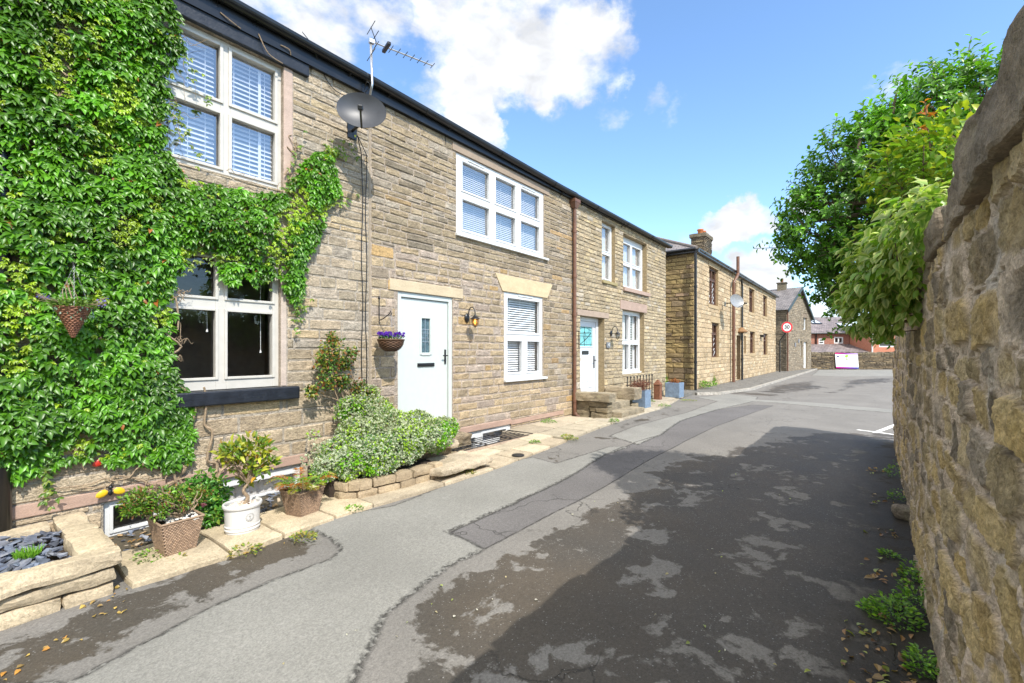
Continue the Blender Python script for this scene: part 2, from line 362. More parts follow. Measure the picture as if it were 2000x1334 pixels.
M_PETAL = leaf_mat('petals', .6, .3, .2, .1)
M_POT = plain('white glazed pot', (.60, .59, .565), .45, noise=.06, nscale=8)
M_CREST = plain('embossed crest', (.30, .29, .27), .6)
M_PEB = vcol('pebbles', .8, .3, .4, 90)
M_SLATE = vcol('slate chips', .55, .5, .6, 50, .3)
M_WICK = vcol('woven rattan', .6, .35, .3, 200, .2, 60)
M_BLUE = plain('blue grey fibreclay', (.16, .22, .30), .7, noise=.3, nscale=14, bump=.5, bscale=60)
M_SOIL = plain('dark soil', (.03, .02, .014), .95, bump=.9, bscale=40, noise=.4)
M_BEE = plain('yellow painted metal', (.72, .46, .02), .35, noise=.15)
M_RED = plain('red painted metal', (.45, .03, .015), .35, noise=.15)
M_RUST = plain('rusty iron', (.17, .07, .035), .8, noise=.35, nscale=18, bump=.5)
M_AMBER = None
def slate_mat(name, c1, c2, sx=3.2, sy=6.5):
    m, nt, N, L, B = newmat(name); B.inputs['Roughness'].default_value = .62
    at = mk(N, 'ShaderNodeUVMap') if False else mk(N, 'ShaderNodeAttribute', attribute_name='Col')
    mp = mk(N, 'ShaderNodeMapping'); mp.inputs['Scale'].default_value = (sx, sy, 1); L.new(at.outputs['Vector'], mp.inputs[0])
    br = mk(N, 'ShaderNodeTexBrick', i_Scale=1.0, offset=.5); br.inputs['Mortar Size'].default_value = .03; br.inputs['Brick Width'].default_value = 1; br.inputs['Row Height'].default_value = 1
    br.inputs['Color1'].default_value = (*c1, 1); br.inputs['Color2'].default_value = (*c2, 1); br.inputs['Mortar'].default_value = (.02, .018, .02, 1); L.new(mp.outputs[0], br.inputs[0])
    tc = mk(N, 'ShaderNodeTexCoord'); n = mk(N, 'ShaderNodeTexNoise', i_Scale=1.7, i_Detail=9, i_Roughness=.7); L.new(tc.outputs['Object'], n.inputs[0])
    mr = mk(N, 'ShaderNodeMapRange'); L.new(n.outputs[0], mr.inputs[0]); mr.inputs[1].default_value = .3; mr.inputs[2].default_value = .7; mr.inputs[3].default_value = .6; mr.inputs[4].default_value = 1.5
    sc = mk(N, 'ShaderNodeVectorMath', operation='SCALE'); L.new(br.outputs['Color'], sc.inputs[0]); L.new(mr.outputs[0], sc.inputs['Scale']); L.new(sc.outputs[0], B.inputs['Base Color'])
    bp = mk(N, 'ShaderNodeBump', i_Strength=.8, i_Distance=.02); L.new(br.outputs['Fac'], bp.inputs['Height']); bp.invert = True; L.new(bp.outputs[0], B.inputs['Normal'])
    return m
M_SLATES = slate_mat('roof slates', (.13, .12, .12), (.19, .17, .165))
M_SLATEP = slate_mat('purple roof slates', (.14, .115, .115), (.21, .175, .17), 3.5, 5)
def brick_mat(name, c1, c2, mort):
    m, nt, N, L, B = newmat(name); B.inputs['Roughness'].default_value = .85
    at = mk(N, 'ShaderNodeAttribute', attribute_name='Col'); mp = mk(N, 'ShaderNodeMapping'); mp.inputs['Scale'].default_value = (1, 1, 1); L.new(at.outputs['Vector'], mp.inputs[0])
    br = mk(N, 'ShaderNodeTexBrick', i_Scale=1.0); br.inputs['Brick Width'].default_value = .225; br.inputs['Row Height'].default_value = .075; br.inputs['Mortar Size'].default_value = .008
    br.inputs['Color1'].default_value = (*c1, 1); br.inputs['Color2'].default_value = (*c2, 1); br.inputs['Mortar'].default_value = (*mort, 1); L.new(mp.outputs[0], br.inputs[0])
    L.new(br.outputs['Color'], B.inputs['Base Color']); return m
M_BRICK = brick_mat('red brick', (.22, .062, .035), (.31, .10, .055), (.32, .25, .2))
M_BRICKO = brick_mat('orange brick', (.40, .11, .05), (.46, .14, .065), (.42, .30, .22))

# ------------------------------------------------------------------ stonework
def rect_sub(r, o):
    x0, x1, z0, z1 = r; a0, a1, b0, b1 = o
    if a0 >= x1 or a1 <= x0 or b0 >= z1 or b1 <= z0: return [r]
    out = []
    if a0 > x0: out.append((x0, a0, z0, z1))
    if a1 < x1: out.append((a1, x1, z0, z1))
    m0, m1 = max(x0, a0), min(x1, a1)
    if b0 > z0: out.append((m0, m1, z0, b0))
    if b1 < z1: out.append((m0, m1, b1, z1))
    return out
def cut(rects, opens):
    for o in opens:
        rects = [q for r in rects for q in rect_sub(r, o)]
    return rects
def jit(c, a, b):
    k = random.uniform(a, b); return tuple(v * k for v in c)
def pick(pal):
    w = [p[3] if len(p) > 3 else 1 for p in pal]
    c = random.choices(pal, w)[0]; k = random.uniform(.82, 1.16); h = random.uniform(-.02, .02)
    return (c[0] * k * (1 + h), c[1] * k, c[2] * k * (1 - h))
def stones(mb, x0, x1, z0, z1, opens, rh, sw, pal, place, gap=.008, relief=.016, rnd=.005, mort=(.4, .35, .28)):
    """courses of individually cut stones on a wall; place(u, v, out) -> xyz"""
    rects = []
    z = z0; k = 0
    while z < z1 - .02:
        h = random.uniform(*rh)
        if z + h > z1 - rh[0] * .5: h = z1 - z
        x = x0 - random.uniform(0, sw[0])
        while x < x1:
            w = random.uniform(*sw) * (1 if h < .17 else 1.25)
            rects.append((max(x, x0), min(x + w, x1), z, z + h)); x += w
        z += h
    rects = cut(rects, opens)
    rects = [r for r in rects if r[1] - r[0] > .025 and r[3] - r[2] > .022]
    nu, nv = 6, 5
    tu = np.array([0, .06, .33, .66, .94, 1]); tv = np.array([0, .14, .5, .86, 1])
    allV = []; allC = []
    for (a, b, c, d) in rects:
        w, h = b - a, d - c; g = gap / 2
        bev = min(.014, w * .2, h * .25)
        us = np.array([0, bev, w * .35, w * .66, w - bev - 2 * g, w - 2 * g]) + a + g
        vs = np.array([0, bev, h * .5 - g, h - bev - 2 * g, h - 2 * g]) + c + g
        uu, vv = np.meshgrid(us, vs, indexing='ij')
        r0 = relief * random.uniform(.55, 1.35)
        out = np.full(uu.shape, r0) + rng.uniform(-1, 1, uu.shape) * relief * .38 + (uu - a) / w * random.uniform(-.3, .3) * relief + (vv - c) / h * random.uniform(-.35, .2) * relief
        edge = np.ones(uu.shape, bool); edge[1:-1, 1:-1] = False
        out[edge] = -.004
        ju = rng.uniform(-rnd, rnd, uu.shape); jv = rng.uniform(-rnd, rnd, uu.shape)
        allV.append(np.stack([uu + ju, vv + jv, out], -1).reshape(-1, 3)); cc = np.array(pick(pal))
        C = np.tile(cc, (nu * nv, 1)) * rng.uniform(.9, 1.08, (nu * nv, 1)); C[edge.reshape(-1)] = cc * .55 + np.array(mort) * .45
        allC.append(C)
    if not allV: return
    idx = np.arange(nu * nv).reshape(nu, nv)
    f = np.stack([idx[:-1, :-1], idx[1:, :-1], idx[1:, 1:], idx[:-1, 1:]], -1).reshape(-1, 4)
    n = len(allV); FF = (f[None] + (np.arange(n) * nu * nv)[:, None, None]).reshape(-1, 4)
    V = np.concatenate(allV); mb.add(place(V[:, 0], V[:, 1], V[:, 2]), FF, np.concatenate(allC))
def mortar(mb, x0, x1, z0, z1, opens, c, place):
    xs = sorted({x0, x1, *[v for o in opens for v in o[:2] if x0 < v < x1]}); zs = sorted({z0, z1, *[v for o in opens for v in o[2:] if z0 < v < z1]})
    for a, b in zip(xs, xs[1:]):
        for d, e in zip(zs, zs[1:]):
            m = ((a + b) / 2, (d + e) / 2)
            if any(o[0] < m[0] < o[1] and o[2] < m[1] < o[3] for o in opens): continue
            P = place(np.array([a, b, b, a]), np.array([d, d, e, e]), np.zeros(4)); mb.add(P, [(0, 1, 2, 3)], c)
def reveal(mb, o, depth, c, place):
    a, b, d, e = o
    for p, q in (((a, d), (a, e)), ((b, e), (b, d)), ((a, e), (b, e)), ((b, d), (a, d))):
        P = place(np.array([p[0], q[0], q[0], p[0]]), np.array([p[1], q[1], q[1], p[1]]), np.array([-.002, -.002, -depth, -depth])); mb.add(P, [(0, 1, 2, 3)], c)
def front(Y):   # wall facing -Y
    return lambda u, v, o: np.stack([np.asarray(u, float), Y - np.asarray(o, float), np.asarray(v, float)], -1)

PAL_A = [(0.508, 0.412, 0.29, 4), (0.54, 0.439, 0.313, 3), (0.465, 0.379, 0.262, 3), (0.539, 0.422, 0.26, 2), (0.477, 0.406, 0.315, 2), (0.536, 0.384, 0.202, 0.35)]
PAL_AL = [(0.541, 0.434, 0.297, 4), (0.572, 0.455, 0.309, 3), (0.52, 0.413, 0.281, 3), (0.58, 0.433, 0.248, 1.0)]
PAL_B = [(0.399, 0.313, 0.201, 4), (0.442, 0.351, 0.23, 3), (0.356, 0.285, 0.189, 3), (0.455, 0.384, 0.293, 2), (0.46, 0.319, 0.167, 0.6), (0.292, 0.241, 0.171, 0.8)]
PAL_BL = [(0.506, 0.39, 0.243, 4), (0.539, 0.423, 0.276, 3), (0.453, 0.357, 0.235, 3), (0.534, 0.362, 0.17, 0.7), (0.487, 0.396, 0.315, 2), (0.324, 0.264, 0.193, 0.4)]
PAL_C = [(0.442, 0.356, 0.23, 4), (0.486, 0.395, 0.258, 3), (0.399, 0.323, 0.212, 3), (0.506, 0.405, 0.243, 2), (0.456, 0.395, 0.304, 1)]
PAL_D = [(.52, .395, .245, 4), (.56, .43, .27, 3), (.47, .355, .215, 3), (.55, .45, .30, 1.5)]
PAL_G = [(.30, .25, .18, 4), (.34, .28, .2, 3), (.26, .22, .16, 3)]
PINK = (.42, .29, .225)

# ------------------------------------------------------------------ joinery
def window(house, x0, x1, z0, z1, Y, lights, mat, fw=.05, depth=.07, bead=.028, blind=None, glass=None, sill=None, sillmat=None, bead_out=.012, pane_back=.045, vents=(), gid='window'):
    """lights: list of (fx0,fx1,fz0,fz1) glazed openings as fractions of the frame"""
    W, H = x1 - x0, z1 - z0
    Ls = [(x0 + a * W, x0 + b * W, z0 + c * H, z0 + d * H) for a, b, c, d in lights]
    mb = MB()
    for r in cut([(x0, x1, z0, z1)], Ls): mb.box(r[0], r[1], Y, Y + depth, r[2], r[3])
    for a, b, c, d in Ls:
        if bead:
            for q in ((a - bead, a + bead * .4, c - bead, d + bead), (b - bead * .4, b + bead, c - bead, d + bead), (a + bead * .4, b - bead * .4, c - bead, c + bead * .4), (a + bead * .4, b - bead * .4, d - bead * .4, d + bead)):
                mb.box(q[0], q[1], Y - bead_out, Y + .02, q[2], q[3])
    f = mb.build('window', mat, house, bevel=.004)
    pm = MB()
    for a, b, c, d in Ls: pm.quad((a - .01, Y + pane_back, c - .01), (b + .01, Y + pane_back, c - .01), (b + .01, Y + pane_back, d + .01), (a - .01, Y + pane_back, d + .01))
    pm.build('pane', glass or M_GLASS, f)
    if sill:
        a, b, zz0, zz1, out = sill; sb = MB(); sb.box(a, b, Y - out, Y + .03, zz0, zz1); sb.build('sill', sillmat or mat, f, bevel=.006)
    if vents:
        for a, b, z in vents:
            vb = MB(); vb.box(a, b, Y - bead_out - .012, Y - bead_out + .001, z, z + .022); vb.build('trickle_vent', M_UPVC, f, bevel=.003)
    if blind:
        kind = blind[0]; bb = MB()
        if kind == 'slat':
            pitch, tilt = blind[1], blind[2]; yb = Y + depth + .06
            groups = blind[3] if len(blind) > 3 else [(min(l[0] for l in Ls), max(l[1] for l in Ls), min(l[2] for l in Ls), max(l[3] for l in Ls))]
            for a, b, c, d in groups:
                z = d; Mx = Matrix.Rotation(tilt, 3, 'X')
                bb.box(a, b, yb - .02, yb + .02, d - .012, d + .02)
                while z > c - .01:
                    bb.rbox(((a + b) / 2, yb, z), (b - a, pitch * .98, .0025), Mx); z -= pitch
                for k in (.18, .5, .82):
                    xx = a + (b - a) * k; bb.box(xx - .003, xx + .003, yb - pitch * .6, yb - pitch * .6 + .002, c, d)
            if len(blind) > 4:
                for xx in blind[4]: bb.box(xx - .016, xx + .016, yb - pitch * .62, yb - pitch * .62 + .002, min(l[2] for l in Ls), max(l[3] for l in Ls) - .02)
            bb.build('blind', M_BLIND, f)
        elif kind == 'shutter':
            for a, b, c, d in Ls:
                yb = Y + depth + .05; st = (b - a) * .24
                bb.box(a - .01, a + .02, yb, yb + .03, c, d); bb.box(b - st, b + .01, yb, yb + .03, c, d)
                z = c + .06; Mx = Matrix.Rotation(R(20), 3, 'X')
                while z < d - .02:
                    bb.rbox(((a + b - st) / 2, yb + .02, z), (b - st - a - .02, .045, .008), Mx); z += .075
            bb.build('shutter', M_UPVC, f)
        elif kind == 'curtain':
            for a, b, c, d in blind[1]:
                n = 40; us = np.linspace(a, b, n); yb = Y + depth + .06 + .022 * np.sin(us * 75) + .012 * np.sin(us * 31 + 1)
                P = np.stack([np.stack([us, yb, np.full(n, c)], -1), np.stack([us, yb * .3 + .7 * (Y + depth + .06), np.full(n, d)], -1)], 1); bb.grid(P)
            bb.build('curtain', M_CURT, f, smooth=True)
    return f
def gridl(cols, rows):
    return [(a, b, c, d) for a, b in cols for c, d in rows]

def house_shell(root, x0, x1, Y, zb, ze, back, roofpitch=28, over=.13, roofmat=None):
    """inside faces, ends, back and a slate roof"""
    mb = MB(); d = back
    ridge = ze + d / 2 * math.tan(R(roofpitch))
    mb.quad((x0, Y + .24, zb), (x0, Y + d, zb), (x0, Y + d, ze), (x0, Y + .24, ze)); mb.quad((x1, Y + .24, zb), (x1, Y + d, zb), (x1, Y + d, ze), (x1, Y + .24, ze))
    mb.quad((x0, Y + 3.2, zb), (x1, Y + 3.2, zb), (x1, Y + 3.2, ze), (x0, Y + 3.2, ze))
    mb.quad((x0, Y + .24, ze - .02), (x1, Y + .24, ze - .02), (x1, Y + d, ze - .02), (x0, Y + d, ze - .02))
    mid = zb + (ze - zb) * .56
    mb.quad((x0, Y + .24, mid), (x1, Y + .24, mid), (x1, Y + d, mid), (x0, Y + d, mid)); mb.quad((x0, Y + .24, zb), (x1, Y + .24, zb), (x1, Y + d, zb), (x0, Y + d, zb))
    mb.build('interior', M_ROOM, root)
    rb = MB(); L = math.hypot(d / 2 + over, ridge - ze)
    zE = ze - over * math.tan(R(roofpitch)) + .06
    rb.add([(x0, Y - over, zE), (x1, Y - over, zE), (x1, Y + d / 2, ridge), (x0, Y + d / 2, ridge)], [(0, 1, 2, 3)], [(0, 0, 0), (x1 - x0, 0, 0), (x1 - x0, L, 0), (0, L, 0)])
    rb.add([(x1, Y + d + over, zE), (x0, Y + d + over, zE), (x0, Y + d / 2, ridge), (x1, Y + d / 2, ridge)], [(0, 1, 2, 3)], [(0, 0, 0), (x1 - x0, 0, 0), (x1 - x0, L, 0), (0, L, 0)])
    rb.add([(x0, Y - over, zE - .03), (x1, Y - over, zE - .03), (x1, Y + d / 2, ridge - .03), (x0, Y + d / 2, ridge - .03)], [(0, 1, 2, 3)], (.1, .1, 0))
    rb.build('roof', roofmat or M_SLATES, root)
def gutter(root, x0, x1, Y, za, zb_, r=.062, mat=None, straps=(), fascia=None):
    mb = MB(); n = 10; P = []
    for x, z in ((x0, za), (x1, zb_)):
        ring = [(x, Y - r, z + .012)]
        ring += [(x, Y - r * math.cos(math.pi * k / n), z - r * math.sin(math.pi * k / n) * 1.15) for k in range(n + 1)]
        ring += [(x, Y + r - .006, z)] + [(x, Y - (r - .006) * math.cos(math.pi * (n - k) / n), z + .004 - (r - .006) * 1.1 * math.sin(math.pi * (n - k) / n)) for k in range(n + 1)] + [(x, Y - r + .006, z + .012)]
        P.append(ring)
    mb.grid(np.array(P)); 
    x = x0 + .9
    while x < x1:
        t = (x - x0) / (x1 - x0); z = za + (zb_ - za) * t
        mb.tube([(x, Y - (r + .004) * math.cos(math.pi * k / 8), z - (r + .004) * 1.15 * math.sin(math.pi * k / 8)) for k in range(9)], .007, 5); x += 1.83
    g = mb.build('gutter', mat or M_BLACK, root, smooth=False)
    if fascia:
        fb = MB(); y0, y1 = Y + r * .7, fascia; b = 5.075
        fb.hexa([(x0, y0, b), (x1, y0, b), (x1, y0 + .02, b), (x0, y0 + .02, b), (x0, y0, za + .03), (x1, y0, zb_ + .03), (x1, y0 + .02, zb_ + .03), (x0, y0 + .02, za + .03)])
        fb.box(x0, x1, y0 + .021, y1, b + .002, b + .02); fb.build('fascia', M_BLACK, root)
    if straps:
        for x, dz in straps:
            sb = MB(); t = (x - x0) / (x1 - x0); z = za + (zb_ - za) * t
            sb.tube([(x, Y - .01, z - r * 1.2), (x, Y + .06, z - r * 1.2 - .03), (x, Y + .112, z - r * 1.2 - .09), (x, Y + .115, z - r * 1.2 - dz)], .009, 6)
            sb.build('gutter_strap', M_IRON, g)
    return g

# ================================================================== THE TERRACE
XA0, XAB, XBC, XC1 = -2.6, U(722), U(1122), U(1300)
ZT = 5.16
def gz(X): return 5.30 - .0195 * (X - 2.9) if X < 9.9 else 5.163 - .005 * (X - 9.9)
P_F = front(F)

# ---- house A, creeper clad
A = thing('stone_house', 'tan stone terraced house half covered in creeper, with large cream framed windows', 'house', (0.6, F, zgf(.6)))
wA_u = (1.42, U(553), 3.46, 4.93); wA_l = (1.36, U(548), 1.13, 2.62)
bA1 = (1.03, 1.88, -.2, .16); bA2 = (U(426), U(588), -.19, .165)
wA_x = (-1.3, -.2, 1.2, 2.6)
opA = [wA_u, (wA_l[0], wA_l[1] + .0, .98, wA_l[3]), bA1, bA2, wA_x, (wA_u[1], wA_u[1] + .115, 3.42, 4.96), (wA_l[1], wA_l[1] + .075, .98, 2.66), (wA_u[0] - .2, wA_u[1] + .3, 4.93, 5.09), (XA0, 2.95, .165, .28)]
wm = MB()
stones(wm, XA0, XAB - .02, 3.05, 5.1, opA, (.075, .115), (.22, .55), PAL_A, P_F, .007, .010, .004, (.42, .35, .25))
stones(wm, XA0, XAB - .02, 1.05, 3.05, opA, (.115, .15), (.2, .48), PAL_A, P_F, .011, .008, .004, (.48, .41, .32))
stones(wm, XA0, XAB - .02, -.45, 1.05, opA, (.16, .23), (.34, .7), PAL_AL, P_F, .014, .008, .004, (.50, .44, .36))
mortar(wm, XA0, XAB, -.6, ZT + .14, [o for o in opA[:5]], (.46, .40, .32), P_F)
for o in opA[:5]: reveal(wm, o, .22, (.44, .36, .28), P_F)
wm.build('wall', M_STONE, A)
dm = MB()
dm.box(wA_u[1] + .004, wA_u[1] + .112, F - .012, F + .02, 3.40, 4.97, (.50, .38, .31)); dm.build('window_jamb', M_DRESS, A, bevel=.008); dm = MB(); dm.box(wA_l[1] + .004, wA_l[1] + .07, F - .008, F + .02, 1.13, 2.66, (.52, .43, .36))
dm.build('window_jamb', M_DRESS, A, bevel=.008)
bm_ = MB(); n = 0
for a, b in ((XA0, .1), (.104, 1.5), (1.504, 2.96)): bm_.box(a, b, F - .018, F + .02, .168, .278, PINK)
bm_.build('string_course', M_DRESS, A, bevel=.008)
lb = MB(); lb.box(wA_u[0] - .2, wA_u[1] + .3, F - .05, F + .03, 4.935, 5.09); lb.build('lintel', M_SILL, A, bevel=.01)
sb = MB(); sb.box(1.2, U(578), F - .10, F + .05, .975, 1.125); sb.build('window_sill', M_SILL, A, bevel=.014)
yA = F + .05
window(A, *wA_u, yA, gridl(((.055, .475), (.555, .945)), ((.05, .455), (.545, .955))), M_CREAM, bead=.022, depth=.08, bead_out=.018,
       blind=('slat', .052, R(48), [(wA_u[0] + .06, 1.99, 3.5, 4.87), (2.09, wA_u[1] - .05, 3.5, 4.87)], (1.6, 2.46)), glass=M_GLASSB)
window(A, *wA_l, yA, gridl(((.055, .475), (.555, .945)), ((.085, .575), (.665, .955))), M_CREAM, bead=.02, depth=.08, bead_out=.016, glass=M_GLASSD)
window(A, *bA1, F + .04, gridl(((.08, .46), (.54, .92)), ((.2, .86),)), M_UPVC, bead=.02, glass=M_GLASSD)
window(A, *bA2, F + .03, [(.06, .94, .22, .72)], M_UPVC, bead=.018, glass=M_GLASS, blind=('curtain', [(bA2[0] + .05, bA2[1] - .05, -.18, .1)]))
window(A, *wA_x, yA, gridl(((.06, .47), (.54, .94)), ((.06, .94),)), M_CREAM, glass=M_GLASSD)
house_shell(A, XA0, XAB, F, -.5, 5.33, 6.5)
gutter(A, XA0, XAB + .02, F - .115, 5.36, gz(XAB), straps=((U(676), .2),), fascia=F - .001)
# two small white blind pulls inside the lower window
for x, z0_, z1_ in ((1.93, 1.78, 2.0), (2.49, 1.55, 2.5)):
    pb = MB(); pb.tube([(x, F + .2, z1_), (x, F + .2, z0_)], .003, 5); pb.lathe([(.004, .03), (.012, 0), (.012, -.004)], (x, F + .2, z0_ - .02), 8)
    pb.build('blind_pull', M_UPVC, A)
sp = MB(); sp.tube([(.40, F - .062, -.3), (.40, F - .062, 5.05)], .058, 14); sp.tube([(.40, F - .062, .72), (.40, F - .062, .84)], .064, 14)
sp.build('soil_pipe', M_BLACK, A, smooth=True)

# ---- house B, sage door
Bh = thing('stone_house', 'brown stone terraced house with pale sage front door and brown downpipe', 'house', ((XAB + XBC) / 2, F, zgf(6)))
wB_u = (U(891), U(1062), 3.53, 4.91); wB_l = (U(984.5), U(1060), .99, 2.68); dB = (U(777), U(884), .16, 2.435); bB = (5.35, U(998), -.34, .125)
lintB = [(U(760), U(903), 2.437, 2.605)]
lintW = (U(966), U(1078), 2.685, 3.0)
opB = [wB_u, wB_l, dB, bB, lintB[0], (lintW[0] + .12, lintW[1] - .2, 2.685, 3.0), (5.0, 7.05, .128, .235), (7.056, 9.0, .105, .2), (wB_u[0] - .1, wB_u[1] + .2, 4.91, 5.06)]
wm = MB()
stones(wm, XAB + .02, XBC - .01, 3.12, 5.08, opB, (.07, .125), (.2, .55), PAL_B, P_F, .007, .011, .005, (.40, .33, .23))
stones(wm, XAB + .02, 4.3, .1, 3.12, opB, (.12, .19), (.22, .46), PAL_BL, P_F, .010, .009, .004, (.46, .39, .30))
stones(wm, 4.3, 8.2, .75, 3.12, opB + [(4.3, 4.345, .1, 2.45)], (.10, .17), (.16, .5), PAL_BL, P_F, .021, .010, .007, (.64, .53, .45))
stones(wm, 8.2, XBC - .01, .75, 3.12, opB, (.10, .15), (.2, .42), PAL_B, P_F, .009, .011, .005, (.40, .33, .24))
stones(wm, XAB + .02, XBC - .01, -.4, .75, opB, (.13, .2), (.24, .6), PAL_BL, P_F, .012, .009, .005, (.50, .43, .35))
mortar(wm, XAB, XBC, -.6, ZT + .06, opB[:4], (.47, .39, .31), P_F)
for o in opB[:4]: reveal(wm, o, .24, (.52, .43, .36), P_F)
wm.build('wall', M_STONE, Bh)
sm = MB(); sm.box(XAB - .012, XAB + .012, F - .006, F + .02, .1, 5.08, (.36, .29, .21)); sm.build('seam', M_DRESS, Bh)
dm = MB(); dm.box(lintB[0][0], lintB[0][1], F - .018, F + .02, lintB[0][2] + .002, lintB[0][3], (.56, .46, .31)); dm.build('door_lintel', M_DRESS, Bh, bevel=.006)
dm = MB(); a, b, c, d = lintW
dm.hexa([(a + .22, F - .02, c), (b - .2, F - .02, c), (b - .2, F + .02, c), (a + .22, F + .02, c), (a, F - .02, d), (b, F - .02, d), (b, F + .02, d), (a, F + .02, d)], (.60, .48, .30)); dm.build('window_lintel', M_DRESS, Bh, bevel=.006)
dm = MB(); dm.box(5.0, 7.05, F - .03, F + .02, .13, .232, PINK); dm.box(7.056, 9.0, F - .02, F + .02, .108, .198, PINK); dm.build('string_course', M_DRESS, Bh, bevel=.008)
dm = MB(); dm.box(wB_u[0] - .1, wB_u[1] + .2, F - .022, F + .03, 4.915, 5.05, (.36, .28, .21)); dm.build('window_lintel', M_DRESS, Bh, bevel=.006)
c3 = ((.03, .345), (.365, .655), (.675, .97)); r2 = ((.035, .495), (.525, .965))
m3 = .028
yB = F + .012
window(Bh, *wB_u, yB, gridl(((.055, .33), (.392, .63), (.69, .945)), ((.075, .46), (.565, .93))), M_UPVC, bead=.026, depth=.07, blind=('slat', .036, R(58)), glass=M_GLASSB,
       sill=(wB_u[0] - .03, wB_u[1] + .12, 3.492, 3.535, .075), vents=((wB_u[0] + .28, wB_u[0] + .72, 4.845), (wB_u[1] - .78, wB_u[1] - .3, 4.845)))
window(Bh, *wB_l, yB, [(.075, .925, .54, .945), (.075, .45, .075, .45), (.57, .925, .075, .45)], M_UPVC, bead=.03, depth=.07, blind=('slat', .046, R(42)), glass=M_GLASSD,
       sill=(wB_l[0] - .02, wB_l[1] + .1, .95, .995, .075), vents=((wB_l[0] + .45, wB_l[0] + .95, 2.63),))
window(Bh, *bB, F + .02, [(.06, .42, .1, .78), (.52, .93, .1, .86)], M_UPVC, bead=.03, depth=.07, blind=('slat', .036, R(50)), glass=M_GLASS)
def door_frame(mb, o, Y, w, d):
    a, b, c, e = o
    mb.box(a, a + w, Y, Y + d, c, e); mb.box(b - w, b, Y, Y + d, c, e); mb.box(a + w, b - w, Y, Y + d, e - w, e)
mb = MB(); door_frame(mb, dB, F + .015, .075, .09); mb.box(dB[0], dB[1], F - .02, F + .1, dB[2], dB[2] + .05); mb.build('door_frame', M_DOOR, Bh, bevel=.005)
g0, g1, gz0, gz1 = U(822.5, F + .05), U(839, F + .05), 1.52, 2.06
leaf = (dB[0] + .085, dB[1] - .085, dB[2] + .055, dB[3] - .085)
mb = MB()
for r in cut([leaf], [(g0, g1, gz0, gz1)]): mb.box(r[0], r[1], F + .045, F + .09, r[2], r[3])
dr = mb.build('door', M_DOOR, Bh, bevel=.0)
mb = MB()
for q in ((g0 - .035, g0, gz0 - .035, gz1 + .035), (g1, g1 + .035, gz0 - .035, gz1 + .035), (g0, g1, gz0 - .045, gz0), (g0, g1, gz1, gz1 + .035)): mb.box(q[0], q[1], F + .03, F + .05, q[2], q[3])
mb.build('glass_bead', M_DOOR, dr, bevel=.006)
mb = MB(); mb.box(g0, g1, F + .06, F + .066, gz0, gz1); mb.build('glass', plain('obscure door glass', (.07, .12, .14), .12, noise=.6, nscale=40, bump=.6, bscale=120), dr)
mb = MB(); xc = (g0 + g1) / 2; wv = g1 - g0
for x in (xc,): mb.box(x - .004, x + .004, F + .054, F + .06, gz0, gz1)
for z in (gz0 + .17, gz1 - .17): mb.box(g0, g1, F + .0535, F + .0595, z - .004, z + .004)
for x in (xc - wv * .26, xc + wv * .26): mb.box(x - .003, x + .003, F + .053, F + .059, gz0 + .17, gz1 - .17)
for z in (gz0 + .23, gz1 - .23): mb.box(g0 + .01, g1 - .01, F + .0525, F + .0585, z - .003, z + .003)
mb.build('leading', M_STEEL, dr)
mb = MB(); a, b = U(814.5, F + .05), U(847, F + .05); mb.box(a, b, F + .026, F + .046, 1.30, 1.355); mb.box(a + .02, b - .02, F + .018, F + .028, 1.312, 1.343); mb.build('letterbox', M_BLACK, dr, bevel=.008)
mb = MB(); x = leaf[1] - .05; mb.box(x - .016, x + .016, F + .03, F + .046, 1.33, 1.57); mb.tube([(x, F + .03, 1.47), (x, F - .02, 1.47), (x - .1, F - .022, 1.47)], .010, 8); mb.build('handle', M_IRON, dr, bevel=.004)
house_shell(Bh, XAB, XBC, F, -.5, 5.24, 6.5)
gutter(Bh, XAB + .02, XBC, F - .115, gz(XAB), gz(XBC), straps=((U(752), .22), (U(870), .24), (U(1093), .22)), fascia=F - .001)
mb = MB(); xd = U(1122, F - .07); yd = F - .075
mb.tube([(xd, yd, .05), (xd, yd, 4.9)], .043, 12)
for z in (.35, 1.45, 2.35, 3.25, 4.3): mb.tube([(xd, yd, z), (xd, yd, z + .07)], .052, 12)
mb.tube([(xd, yd, .1), (xd + .02, yd - .05, .03), (xd + .04, yd - .11, .0)], .045, 12)
mb.hexa([(xd - .06, yd - .05, 4.87), (xd + .06, yd - .05, 4.87), (xd + .06, yd + .05, 4.87), (xd - .06, yd + .05, 4.87), (xd - .12, yd - .085, 5.0), (xd + .12, yd - .085, 5.0), (xd + .12, yd + .065, 5.0), (xd - .12, yd + .065, 5.0)])
mb.box(xd - .125, xd + .125, yd - .09, yd + .066, 5.0, 5.075)
mb.build('downpipe', M_BROWNP, Bh, smooth=False, bevel=.004)
bk = MB(); xb = U(739.5)
bk.tube([(xb, F - .012, 1.93), (xb, F - .012, 2.27)], .008, 6); bk.lathe([(.001, .05), (.02, .02), (.012, 0)], (xb, F - .012, 2.28), 8)
bk.tube([(xb, F - .012, 1.98), (xb + .0, F - .1, 2.0), (xb, F - .24, 2.06), (xb, F - .275, 2.1), (xb, F - .29, 2.07), (xb, F - .28, 2.045)], .007, 6)
bk.build('hanging_bracket', M_IRON, Bh)

